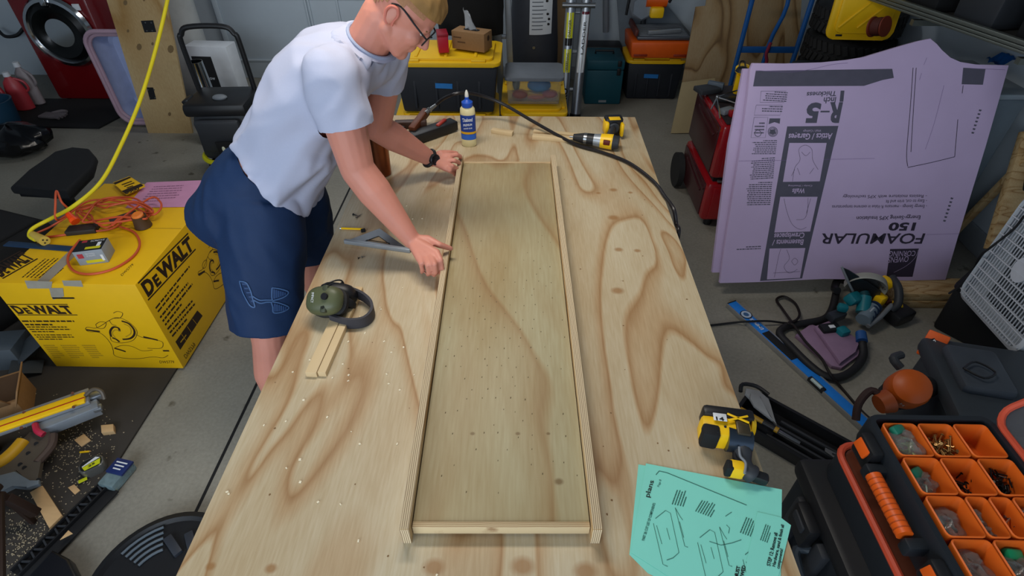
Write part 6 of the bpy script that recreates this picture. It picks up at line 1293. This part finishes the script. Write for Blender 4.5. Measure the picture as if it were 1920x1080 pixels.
# big rolling tool box below
zb = zl - .115
tb_ = thing('rolling_tool_box', 'large black rugged rolling tool box at the bottom of the organizer stack', 'tool box', (og.location.x - .0, og.location.y - .01, 0))
wb_, hb_ = ow + .18, oh + .07
MB().box((0, 0, .30), (wb_, hb_, zb - .32 + .28 if False else .46), bev=.03).build('body', ob, tb_)
MB().box((0, 0, zb - .035), (wb_ + .03, hb_ + .02, .068), bev=.02).build('lid', BLACK, tb_)
for k in range(4): MB().box((-wb_ / 2 - .01, -hb_ / 2 + .1 + k * .14, .30), (.03, .05, .36), bev=.01).build('side_rib', DGREY, tb_)
for y in (-.15, .15): lt = MB().box((-wb_ / 2 - .03, y, zb - .09), (.04, .10, .10), bev=.012).build('latch', BLACK, tb_); MB().box((-wb_ / 2 - .05, y, zb - .07), (.012, .06, .03), bev=.004).build('latch_plate', DGREY, lt)
MB().tube([(-wb_ / 2 - .01, -.10, .42), (-wb_ / 2 - .055, -.09, .40), (-wb_ / 2 - .055, .09, .40), (-wb_ / 2 - .01, .10, .42)], .014, 10, sm=4).build('side_handle', mat('handle_slate', '2f3840', .4), tb_)
MB().box((-wb_ / 2 - .045, .0, .20), (.07, .30, .22), bev=.02).build('front_pocket', BLACK, tb_)
for s in (-1, 1): MB().cyl((-.14, s * (hb_ / 2 - .01), .08), (-.14, s * (hb_ / 2 + .03), .08), .08, seg=26).build('wheel', RUBBER, tb_)
MB().box((.1, 0, .04), (.2, hb_ - .1, .08), bev=.01).build('foot', BLACK, tb_)
MB().tube([(-wb_ / 2 - .02, -hb_ / 2 + .02, .5), (-wb_ / 2 - .05, -hb_ / 2 - .01, .42), (-wb_ / 2 - .04, -hb_ / 2 + .03, .34)], .012, 8, sm=5).build('lever', mat('handle_slate', '2f3840', .4), tb_)
# ================================================================ orange tool and grey tool box behind the organizer
gt_ = thing('grey_tool_box', 'dark grey lidded tool box behind the organizer, under the fan', 'tool box', (1.87, 1.34, 0), (0, 0, -12))
gm = mat('box_slate', '2b3136', .55)
MB().box((0, 0, .19), (.56, .36, .38), bev=.03).build('body', gm, gt_); MB().box((0, 0, .41), (.60, .40, .07), bev=.02).build('lid', mat('box_slate2', '2f353b', .5), gt_)
MB().box((-.17, .02, .46), (.18, .22, .05), bev=.02).build('handle_block', mat('block_slate', '3a4048', .5), gt_); MB().tube([(-.25, -.02, .5), (-.2, -.06, .505), (-.15, -.02, .505), (-.2, .02, .505), (-.25, -.02, .5)], .004, 6, sm=4).build('lid_emboss', BLACK, gt_)
WG = gt_.matrix_basis; q0 = WG @ V(.02, -.165, .446); q1 = WG @ V(.16, -.165, .446); text3('RIDGID', q0, q1, q0 + V(0, .03, 0), V(0, 0, 1), PAPERW, gt_, .03)
tg2 = MB().box(P(1750, 648, .42), (.075, .012, .11), (-30, 0, -38), bev=.006).build('name_tab', ORG, gt_, world=True)
q0 = P(1743, 641, .44); tp = Plane(P(1750, 648, .428), (V(0, 0, 0) + Euler((R(-30), 0, R(-38))).to_matrix() @ V(0, -1, 0)))
pfill(tp, [[(1744, 636), (1752, 634), (1764, 654), (1756, 658)]], BLACKM, gt_, 'tab_panel', .002); ptext('RID', tp, (1745, 641), (1758, 657), (1752, 636), PAPERW, gt_, .02, lift=.003)
od = thing('orange_work_light', 'round orange and black work tool with white lettering beside the grey tool box', 'work light', P(1708, 770, .22))
ocn = P(1704, 728, .42)
FO = frame(V(-.25, -.45, .85), (1, 0, 0))
MB().lathe([(.062, -.075), (.069, -.05), (.069, .015), (.063, .036), (.045, .050), (.018, .056), (0, .056)], ocn, FO, 30).build('shell', mat('shell_orange', 'b4500f', .45), od, world=True)
MB().lathe([(.055, -.17), (.06, -.10), (.066, -.075)], ocn, FO, 26).build('base', BLACKM, od, world=True)
MB().cyl(ocn + V(.07, .03, -.03), ocn + V(.12, .05, -.05), .05, .04, seg=18).build('rear_body', BLACK, od, world=True)
MB().cyl(ocn + V(-.06, -.02, -.05), ocn + V(-.1, -.03, -.06), .045, .035, seg=18).build('side_boss', mat('shell_orange2', '8c3e0c', .5), od, world=True)
MB().tube([ocn + V(-.08, -.02, -.05), ocn + V(-.11, .02, -.04), ocn + V(-.155, -.01, -.08), ocn + V(-.165, -.05, -.13)], .014, 10, sm=5).build('hand_strap', mat('strap_brown', '2a1512', .7), od, world=True)
MB().tube([ocn + V(.02, .1, .0), ocn + V(.0, .13, .02), ocn + V(.04, .15, .02)], .016, 10, sm=4).build('knob', DGREY, od, world=True)
for s, a0, rad in (('RIDGID', 15, .069), ('HYPER', 185, .069)):
    A_ = ocn + FO @ V(rad * math.cos(R(a0 + 60)), rad * math.sin(R(a0 + 60)), -.005); B_ = ocn + FO @ V(rad * math.cos(R(a0 + 10)), rad * math.sin(R(a0 + 10)), -.005); nrm2 = FO @ V(math.cos(R(a0 + 35)), math.sin(R(a0 + 35)), 0)
    text3(s, A_, B_, A_ + FO.col[2] * .02, nrm2, PAPERW, od, .02, lift=.004)
# ================================================================ the man
from mathutils import noise as mn
from mathutils.bvhtree import BVHTree
SKIN = mat('skin', 'c98673', .5, var=.10, scale=14, bump=.06)
_nt = SKIN.node_tree; _b = _nt.nodes['Principled BSDF']; _b.inputs['Subsurface Weight'].default_value = .12; _b.inputs['Subsurface Radius'].default_value = (.02, .008, .004); _b.inputs['Subsurface Scale'].default_value = .5
SHIRT = mat('tshirt_pale', 'b0b5cb', .85, var=.03, scale=200, bump=.05, spec=.2)
SHORT = mat('shorts_navy', '132c50', .7, var=.08, scale=120, bump=.1, spec=.3)
def cap(mb, a, b, r0, r1, seg=16):
    mb.cyl(a, b, r0, r1, seg=seg); mb.ball(a, r0, seg=seg); mb.ball(b, r1, seg=seg)
def chain(mb, pts, rs, seg=16):
    for (a, b), (r0, r1) in zip(zip(pts, pts[1:]), zip(rs, rs[1:])): cap(mb, a, b, r0, r1, seg)
def loft(mb, secs, n=28, p=.9):
    """sections: centre, half-width vector, half-depth vector; capped"""
    rings = []
    for c, u, v in secs:
        rings.append([mb.bm.verts.new(V(*c) + u * (math.copysign(abs(math.cos(q)) ** p, math.cos(q))) + v * (math.copysign(abs(math.sin(q)) ** p, math.sin(q)))) for q in [2 * PI * k / n for k in range(n)]])
    for A_, B_ in zip(rings, rings[1:]):
        for k in range(n): mb.bm.faces.new((A_[k], A_[(k + 1) % n], B_[(k + 1) % n], B_[k]))
    mb.bm.faces.new(list(reversed(rings[0]))); mb.bm.faces.new(rings[-1])
def remesh(mb, vox, smooth=2, fac=.5):
    bmesh.ops.recalc_face_normals(mb.bm, faces=list(mb.bm.faces))
    me = bpy.data.meshes.new('tmp'); mb.bm.to_mesh(me); mb.bm.free(); o = bpy.data.objects.new('tmp', me); COL.objects.link(o)
    r_ = o.modifiers.new('r', 'REMESH'); r_.mode = 'VOXEL'; r_.voxel_size = vox; r_.adaptivity = 0
    if smooth: s_ = o.modifiers.new('s', 'SMOOTH'); s_.iterations = smooth; s_.factor = fac
    dg = bpy.context.evaluated_depsgraph_get(); m2 = bpy.data.meshes.new_from_object(o.evaluated_get(dg)); bpy.data.objects.remove(o); bpy.data.meshes.remove(me)
    out = MB(); out.bm.from_mesh(m2); bpy.data.meshes.remove(m2); return out
def cut(bm, co, no, test=None):
    bmesh.ops.bisect_plane(bm, geom=list(bm.verts) + list(bm.edges) + list(bm.faces), plane_co=co, plane_no=no, dist=1e-5)
    dele = [f for f in bm.faces if (f.calc_center_median() - co).dot(no) > 0 and (test is None or test(f.calc_center_median()))]
    bmesh.ops.delete(bm, geom=dele, context='FACES')
man = thing('person', 'man in pale T-shirt, navy shorts and glasses leaning over the bench holding the tray', 'person', (-.90, 1.62, 0))
SR, ER, WR = V(-.535, 1.55, 1.47), V(-.50, 1.50, 1.215), P(772, 450, 1.0)
SLs, EL, WL_ = V(-.455, 1.885, 1.455), P(706, 238, 1.17), P(809, 299, .985)
HR, KR, AR = V(-.90, 1.60, 1.0), V(-.925, 1.40, .55), V(-.92, 1.28, .10)
HL, KL, AL = V(-.90, 1.82, 1.0), V(-.93, 1.93, .55), V(-.99, 2.02, .10)
Pc = V(-.925, 1.70, 1.02); Nb = V(-.47, 1.725, 1.50)
sp = (Nb - Pc).normalized(); sd = V(-.02, 1, 0).normalized(); fd = sd.cross(sp).normalized()
if fd.x < 0: fd = -fd
sd = V(0, 1, 0) + fd * 0
def sec(t, w_, d_, off=0, inf=0, bow=.0): return (Pc + (Nb - Pc) * t - fd * (bow + 0) + fd * off, sd * (w_ + inf), fd * (d_ + inf))
def torso(mb, inf=0):
    loft(mb, [sec(-.12, .10, .09, .0, inf), sec(-.05, .15, .115, -.01, inf), sec(.08, .165, .12, -.015, inf), sec(.28, .155, .115, -.005, inf, .01), sec(.48, .165, .125, .0, inf, .03), sec(.68, .18, .125, .0, inf, .045), sec(.84, .185, .105, .0, inf, .045), sec(.94, .15, .075, .0, inf, .03), sec(1.0, .09, .06, 0, inf * .5, .01)])
    for s_, e_ in ((SR, 1), (SLs, -1)): cap(mb, Nb - sp * .09 - fd * .01, s_, .075 + inf, .066 + inf)
# head frame
HF = V(.67, -.12, -.73).normalized(); HU = V(.74, .02, .66); HU = (HU - HF * HU.dot(HF)).normalized(); HS = HU.cross(HF).normalized()   # HS = his left
Hc = V(-.345, 1.70, 1.608); HK = .93
def H(f, s, u): return Hc + (HF * f + HS * s + HU * u) * HK
HM = Matrix((HF, HS, HU)).transposed()
def arm(mb, s_, e, w_, inf=0):
    m1 = s_ + (e - s_) * .45; f1 = e + (w_ - e) * .3; f2 = e + (w_ - e) * .75
    chain(mb, [s_, m1, e, f1, f2, w_], [.066, .063, .052, .053, .038, .029])
def hand(mb, w_, k1, k4, fingers, thumb):
    ks = [k1 + (k4 - k1) * f for f in (0, .36, .68, 1)]
    for k in ks: cap(mb, w_, k, .021, .0125, 12)
    cap(mb, k1, k4, .012, .011, 12); cap(mb, (w_ + k1) / 2, (w_ + k4) / 2, .016, .016, 12)
    for k, (a, b, c) in zip(ks, fingers): chain(mb, [k, a, b, c], [.0115, .0095, .0085, .0072], 10)
    chain(mb, [w_] + list(thumb), [.019, .015, .011, .0085], 10)
mb = MB(); torso(mb)
for s_, e, w_ in ((SR, ER, WR), (SLs, EL, WL_)): arm(mb, s_, e, w_)
# legs
for h_, k_, a_ in ((HR, KR, AR), (HL, KL, AL)):
    chain(mb, [h_, h_ + (k_ - h_) * .5, k_, k_ + (a_ - k_) * .28 + V(-.018, .0, 0), k_ + (a_ - k_) * .7, a_], [.105, .085, .060, .062, .042, .036])
    cap(mb, a_, a_ + V(.16, -.02, -.055), .036, .03)
loft(mb, [sec(-.22, .11, .10, -.03), sec(-.05, .16, .125, -.02), sec(.1, .16, .12)])
# head and neck
chain(mb, [Nb - sp * .03, H(-.035, 0, -.055)], [.066, .060])
mb.ball(H(-.012, 0, .032), (.100, .078, .094), HM, 24); mb.ball(H(.032, 0, -.025), (.062, .061, .088), HM, 20)
cap(mb, H(.0, .047, -.055), H(.062, .018, -.092), .024, .020); cap(mb, H(.0, -.047, -.055), H(.062, -.018, -.092), .024, .020); mb.ball(H(.074, 0, -.094), .021)
cap(mb, H(.090, 0, .018), H(.113, 0, -.022), .008, .012, 10); mb.ball(H(.103, .010, -.027), .009, seg=10); mb.ball(H(.103, -.010, -.027), .009, seg=10)
cap(mb, H(.082, .030, .026), H(.082, -.030, .026), .013, .013, 12)
for s_ in (-1, 1):
    mb.ball(H(.066, s_ * .034, -.020), .028, seg=12)
    mb.lathe([(.0, -.006), (.010, -.004), (.013, .002), (.017, .008), (.020, .006), (.019, -.002), (.012, -.008)], H(-.012, s_ * .080, -.006), HM @ Matrix(((1, 0, 0), (0, 0, s_), (0, 1, 0))).transposed() @ Matrix.Diagonal((1, 1.65, 1)), 18)
    mb.ball(H(-.010, s_ * .077, -.032), (.009, .006, .010), HM, 10)
cap(mb, H(.092, .016, -.052), H(.092, -.016, -.052), .0065, .0065, 10); cap(mb, H(.090, .013, -.062), H(.090, -.013, -.062), .007, .007, 10)
# hands: four curled fingers and a thumb each
rx = P(823, 512, .925)
hand(mb, WR, P(819, 474, .998), P(787, 486, .978),
     [(P(826, 488, .992), P(829, 504, .962), P(827, 513, .932)), (P(815, 496, .992), P(817, 510, .960), P(814, 516, .926)), (P(802, 497, .985), P(804, 511, .955), P(802, 515, .922)), (P(790, 494, .975), P(792, 505, .948), P(791, 510, .920))],
     (P(802, 449, 1.005), P(824, 459, 1.0), P(845, 466, .975)))
hand(mb, WL_, P(844, 292, 1.0), P(836, 316, .975),
     [(P(856, 290, 1.0), P(863, 293, .985), P(864, 298, .955)), (P(852, 301, .992), P(861, 305, .97), P(860, 310, .94)), (P(848, 311, .985), P(857, 316, .96), P(857, 321, .93)), (P(843, 320, .968), P(851, 324, .945), P(852, 328, .92))],
     (P(826, 288, 1.005), P(842, 286, 1.0), P(856, 287, .99)))
body = remesh(mb, .0042, 3, .5); bbvh = BVHTree.FromBMesh(body.bm)
body.build('body', SKIN, man, world=True, angle=180)
# ---- shorts
mb = MB(); loft(mb, [sec(-.30, .15, .12, -.03, .02), sec(-.18, .18, .135, -.01, .02), sec(-.02, .185, .14, -.01, .02), sec(.08, .168, .135, -.01, .015), sec(.2, .155, .12, -.005, .01), sec(.3, .15, .115, -.005, .01)])
for h_, k_, sg in ((HR, KR, 1), (HL, KL, -1)):
    ld_ = (k_ - h_); L_ = ld_.length; u = ld_.normalized(); fx = V(1, 0, 0); fx = (fx - u * fx.dot(u)).normalized(); fy = u.cross(fx)
    loft(mb, [(h_ - u * .04 + fx * .005, fx * .135, fy * .12), (h_ + u * .10 + fx * .005, fx * .138, fy * .13), (h_ + u * .22, fx * .135, fy * .125), (h_ + u * .34 - fx * .005, fx * .126, fy * .115), (k_ + u * .03, fx * .112, fy * .108)])
sh = remesh(mb, .009, 6, .6); bm = sh.bm; dele = []
cut(bm, Pc + sp * .13, sp)
for h_, k_ in ((HR, KR), (HL, KL)): cut(bm, k_ - (k_ - h_).normalized() * .065, (k_ - h_).normalized(), lambda p, k_=k_: abs(p.y - k_.y) < .2 and p.z < .8)
for v in bm.verts:
    p = v.co; kill = not v.link_faces
    if kill: dele.append(v)
bmesh.ops.delete(bm, geom=dele, context='VERTS'); bm.normal_update()
for v in bm.verts:
    p = v.co; k1 = mn.noise(V(p.x * 9, p.y * 7, p.z * 5 + p.x * 8)); k2 = mn.noise(V(p.x * 22 + p.z * 12, p.y * 20, p.z * 16)); v.co = p + v.normal * (.006 * (1 - abs(k1) * 3) + .0025 * k2)
bmesh.ops.smooth_vert(bm, verts=list(bm.verts), factor=.5, use_axis_x=True, use_axis_y=True, use_axis_z=True)
bvh = BVHTree.FromBMesh(bm); sbvh = bvh
bmesh.ops.solidify(bm, geom=list(bm.faces), thickness=.003)
sho = sh.build('shorts', SHORT, man, world=True, angle=180)
def surf(px, py, lift=.003):
    d_ = ray(px, py).normalized(); h_, n__, i_, ds = bvh.ray_cast(C0, d_)
    if h_ is None: return None
    if n__.dot(d_) > 0: n__ = -n__
    return h_ + n__ * lift, n__
def sstroke(lines, wd, m, name):
    mb = MB(); ok = False
    for ln in lines:
        pts = [surf(*q) for q in spline([V(x, y, 0) for x, y in ln], 4) for q in [(q.x, q.y)]] if len(ln) > 2 else [surf(*q) for q in ln]
        pts = [p for p in pts if p]
        for i in range(len(pts) - 1):
            (a, na), (b, nb) = pts[i], pts[i + 1]; s_ = na.cross(b - a)
            if s_.length < 1e-7 or (b - a).length > .06: continue
            s_ = s_.normalized() * wd / 2; mb.flat((a + s_, b + s_, b - s_, a - s_)); ok = True
    return mb.build(name, m, sho, world=True, smooth=False, fix=False)
LG = mat('logo_slate', '3c5c88', .6)
sstroke([[(450, 527), (462, 530), (470, 545), (474, 560), (478, 575), (470, 573), (462, 560), (455, 545), (450, 527)], [(510, 539), (525, 541), (540, 547), (533, 556), (515, 562), (510, 560), (510, 539)], [(510, 565), (525, 568), (541, 576), (530, 584), (513, 586), (511, 575), (508, 565)], [(474, 555), (486, 562), (498, 562), (510, 562)], [(476, 562), (488, 568), (500, 566), (510, 566)]], .0045, LG, 'logo')
sstroke([[(512 + k, 541 + k * .3), (512 + k, 560 - k * .35)] for k in range(2, 24, 4)] + [[(513 + k, 568 + k * .3), (513 + k, 584 - k * .1)] for k in range(2, 24, 4)] + [[(455 + k * 2, 532 + k * 4), (462 + k * 2, 532 + k * 4)] for k in range(0, 9, 2)], .006, mat('logo_fill', '22406c', .6), 'logo_fill')
# ---- T-shirt
def shirt_torso(mb):
    torso(mb, .020)
    loft(mb, [sec(-.42, .195, .17, .02, .02), sec(-.24, .195, .168, .01, .02), sec(-.08, .19, .160, .0, .02), sec(.05, .178, .148, .0, .02), sec(.18, .165, .13, .005, .02), sec(.3, .16, .125, .01, .02, .01), sec(.5, .16, .12, .01, .02, .02)])
mb = MB(); shirt_torso(mb); t0_ = remesh(mb, .009, 6, .6); tbvh = BVHTree.FromBMesh(t0_.bm); t0_.bm.free()
mb = MB(); shirt_torso(mb)
for s_, e in ((SR, ER), (SLs, EL)):
    u = (e - s_).normalized(); chain(mb, [s_ - u * .01, s_ + u * .07, s_ + u * .19], [.084, .084, .078])
tsh = remesh(mb, .009, 6, .6); bm = tsh.bm; hemP = Pc + sp * .085; hn = (sp + fd * .22 + sd * .22).normalized()
nd = (H(-.035, 0, -.055) - Nb).normalized()
for s_, e in ((SR, ER), (SLs, EL)):
    u = (e - s_).normalized()
    cut(bm, s_ + u * .132, u, lambda p: (p - s_ - u * (p - s_).dot(u)).length < .11 and tbvh.find_nearest(p)[3] > .010)
cut(bm, hemP, -hn); cut(bm, Nb + nd * .008, nd, lambda p: (p - Nb - nd * (p - Nb).dot(nd)).length < .11)
bmesh.ops.delete(bm, geom=[v for v in bm.verts if not v.link_faces], context='VERTS'); bm.normal_update()
for v in bm.verts:
    p = v.co; q = p - Pc; a = q.dot(sp); b = q.dot(sd); c = q.dot(fd)
    t_ = a / .6
    k1 = mn.noise(V(a * 2.2 + b * 2, b * 13 + c * 7, c * 10 - a * 3)) ; k2 = mn.noise(V(a * 6 - c * 7, b * 16, c * 14))
    amp = .004 + .012 * max(0, min(1, (.75 - t_)))
    v.co = p + v.normal * (amp * (1 - abs(k1) * 3.6) * 1.25 + .004 * k2)
for v in bm.verts:      # hem flare
    q = v.co - hemP; d_ = q.dot(hn)
    if d_ < .09 and v.is_boundary is False: v.co += v.normal * (.006 * (1 - max(d_, 0) / .09))
bmesh.ops.smooth_vert(bm, verts=list(bm.verts), factor=.5, use_axis_x=True, use_axis_y=True, use_axis_z=True)
for v in bm.verts:
    for bv, mg in ((sbvh, .009), (bbvh, .006)):
        l_, n__, i_, d_ = bv.find_nearest(v.co)
        if l_ is None or d_ > .045: continue
        e_ = (v.co - l_).dot(n__)
        if e_ < mg and abs(e_) > d_ * .7 - .002: v.co += n__ * min(mg - e_, .035)
for _ in range(2): bmesh.ops.smooth_vert(bm, verts=[v for v in bm.verts], factor=.3, use_axis_x=True, use_axis_y=True, use_axis_z=True)
bmesh.ops.remove_doubles(bm, verts=list(bm.verts), dist=.0018); bmesh.ops.delete(bm, geom=[f for f in bm.faces if f.calc_area() < 2e-7], context='FACES')
nbound = [v.co.copy() for v in bm.verts if v.is_boundary and (v.co - Nb).length < .15 and abs((v.co - Nb).dot(nd)) < .03]
tso = tsh.build('t_shirt', SHIRT, man, world=True, angle=180)
# collar rib
Fn = frame(nd, fd)
Fi = Fn.transposed(); nr = lambda a, h, r_=.071: Nb + nd * h + Fn @ V(r_ * math.cos(a), r_ * math.sin(a), 0)
bl = []
for p in nbound:
    q = Fi @ (p - Nb); bl.append((math.atan2(q.y, q.x), p))
bl.sort(key=lambda t: t[0]); bl.append((bl[0][0] + 2 * PI, bl[0][1]))
rows = [[p + (p - Nb - nd * (p - Nb).dot(nd)).normalized() * .004 - nd * .004 for a, p in bl], [p + nd * .007 for a, p in bl], [nr(a, .024, .086) for a, p in bl], [nr(a, .030) for a, p in bl]]
MB().sheet(rows).build('neckline', SHIRT, tso, world=True, angle=80)
MB().tube([nr(2 * PI * k / 32, .030) for k in range(32)], .0055, 8, closed=True).build('collar', mat('collar_pale', '98a3bd', .85), tso, world=True)
# shoes
for a_, s_ in ((AR, -1), (AL, 1)):
    mb = MB(); cap(mb, V(a_.x - .05, a_.y, .05), V(a_.x + .17, a_.y - .02, .042), .045, .040); cap(mb, V(a_.x, a_.y, .06), V(a_.x, a_.y, .10), .045, .046); s_o = remesh(mb, .008, 3)
    for v in s_o.bm.verts: v.co.z = max(v.co.z, .004)
    s_o.build('shoe', mat('shoe_dark', '24262b', .7), man, world=True, angle=180)
for s_ in (-1, 1):
    e_ = MB().tube([H(.008, s_ * .079, -.030), H(.004, s_ * .083, -.014), H(.004, s_ * .086, .006), H(-.008, s_ * .091, .020), H(-.024, s_ * .092, .014), H(-.030, s_ * .090, -.004), H(-.020, s_ * .086, -.024), H(-.006, s_ * .081, -.036)], .0042, 8, sm=5).build('ear', mat('ear_pink', 'c4705f', .5), man, world=True)
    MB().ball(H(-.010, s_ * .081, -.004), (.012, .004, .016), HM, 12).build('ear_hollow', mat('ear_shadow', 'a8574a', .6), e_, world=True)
# ---- hair, eyes, glasses, watch
mb = MB(); mb.ball(H(-.014, 0, .046), (.107, .084, .096), HM, 40); bm = mb.bm; inv = HM.transposed(); dl_ = []
for v in bm.verts:
    q = inv @ (v.co - Hc); 
    lim = .055 if q.x > -.0 else .055 - .9 * min(.09, -q.x)
    if q.x > .03 and abs(q.y) < .075: lim = .050
    if q.z < lim: dl_.append(v)
    else: v.co += (v.co - Hc).normalized() * (.006 * mn.noise(V(q.x * 30, q.y * 60, q.z * 30)) + .004)
bmesh.ops.delete(bm, geom=dl_, context='VERTS'); bmesh.ops.subdivide_edges(bm, edges=list(bm.edges), cuts=1, use_grid_fill=True)
for v in bm.verts: q = inv @ (v.co - Hc); v.co += (v.co - Hc).normalized() * .0025 * mn.noise(V(q.x * 25, q.y * 160, q.z * 25))
bmesh.ops.solidify(bm, geom=list(bm.faces), thickness=.006); HAIR = mat('hair_blond', '8f6c3c', .7, var=.35, scale=90, stretch=(.3, 1, .3), bump=.5)
mb.build('hair', HAIR, man, world=True, angle=60)
mb = MB(); mb.ball(H(-.013, 0, .033), (.1018, .0798, .0955), HM, 48); bm = mb.bm; dl_ = []
for v in bm.verts:
    q = (inv @ (v.co - Hc)) / HK; lim = .030 + .25 * max(0, q.x) if q.x > -.02 else .030 - 1.4 * (-.02 - q.x)
    if q.z < lim + .006 * mn.noise(V(q.x * 60, q.y * 60, 0)): dl_.append(v)
bmesh.ops.delete(bm, geom=dl_, context='VERTS'); mb.build('short_hair', mat('hair_fade', 'a87a58', .8, var=.2, scale=220, bump=.4), man, world=True, angle=180)
for s_ in (-1, 1):
    ew = MB().ball(H(.0745, s_ * .031, .006), .0118, seg=14).build('eye', mat('eye_white', 'd8d0cc', .2, var=0, bump=0), man, world=True)
    MB().ball(H(.0818, s_ * .031, .003), .0055, seg=10).build('iris', mat('iris_blue', '3c5664', .15, var=.1, bump=0), ew, world=True)
    cap_ = MB(); cap(cap_, H(.093, s_ * .016, .024), H(.088, s_ * .044, .026), .003, .002, 8); cap_.build('eyebrow', HAIR, man, world=True)
gl = MB().tube([H(.106, -.009, .012), H(.110, 0, .014), H(.106, .009, .012)], .0016, 8, sm=3).build('glasses', BLACK, man, world=True)
for s_ in (-1, 1):
    rim = [H(.106 - .12 * abs(y) * .5 - 0, s_ * .033 + y, z + .004) for y, z in rrect(.046, .036, .014, 4)]
    MB().tube(rim, .0018, 8, closed=True).build('rim', BLACK, gl, world=True)
    mb = MB(); mb.flat(rim); mb.build('lens', mat('lens_clear', 'e8eef0', .05, trans=.9, alpha=.15, var=0, bump=0), gl, world=True)
    MB().tube([H(.104, s_ * .056, .014), H(.098, s_ * .072, .018), H(.05, s_ * .079, .024), H(-.005, s_ * .083, .030), H(-.03, s_ * .084, .015)], .0026, 8, sm=4).build('temple', BLACK, gl, world=True)
wdv = (WL_ - EL).normalized(); wc = WL_ - wdv * .012; up_ = V(-.1, -.35, .9); up_ = (up_ - wdv * up_.dot(wdv)).normalized(); sx = wdv.cross(up_)
wt = MB().tube([wc + up_ * (.032 * math.cos(a)) + sx * (.034 * math.sin(a)) for a in [2 * PI * k / 24 for k in range(24)]], .0075, 8, closed=True).build('wristwatch', BLACK, man, world=True)
fc = (-V(0, 1, 0) * .75 + up_ * .6); fc = (fc - wdv * fc.dot(wdv)).normalized()
MB().cyl(wc + fc * .028, wc + fc * .044, .021, seg=26).build('watch_case', BLACKM, wt, world=True); MB().lathe([(.021, 0), (.022, .002), (.019, .004), (.017, .002)], wc + fc * .042, frame(fc), 26).build('bezel', mat('bezel_dark', '3a3a40', .3, .8), wt, world=True)
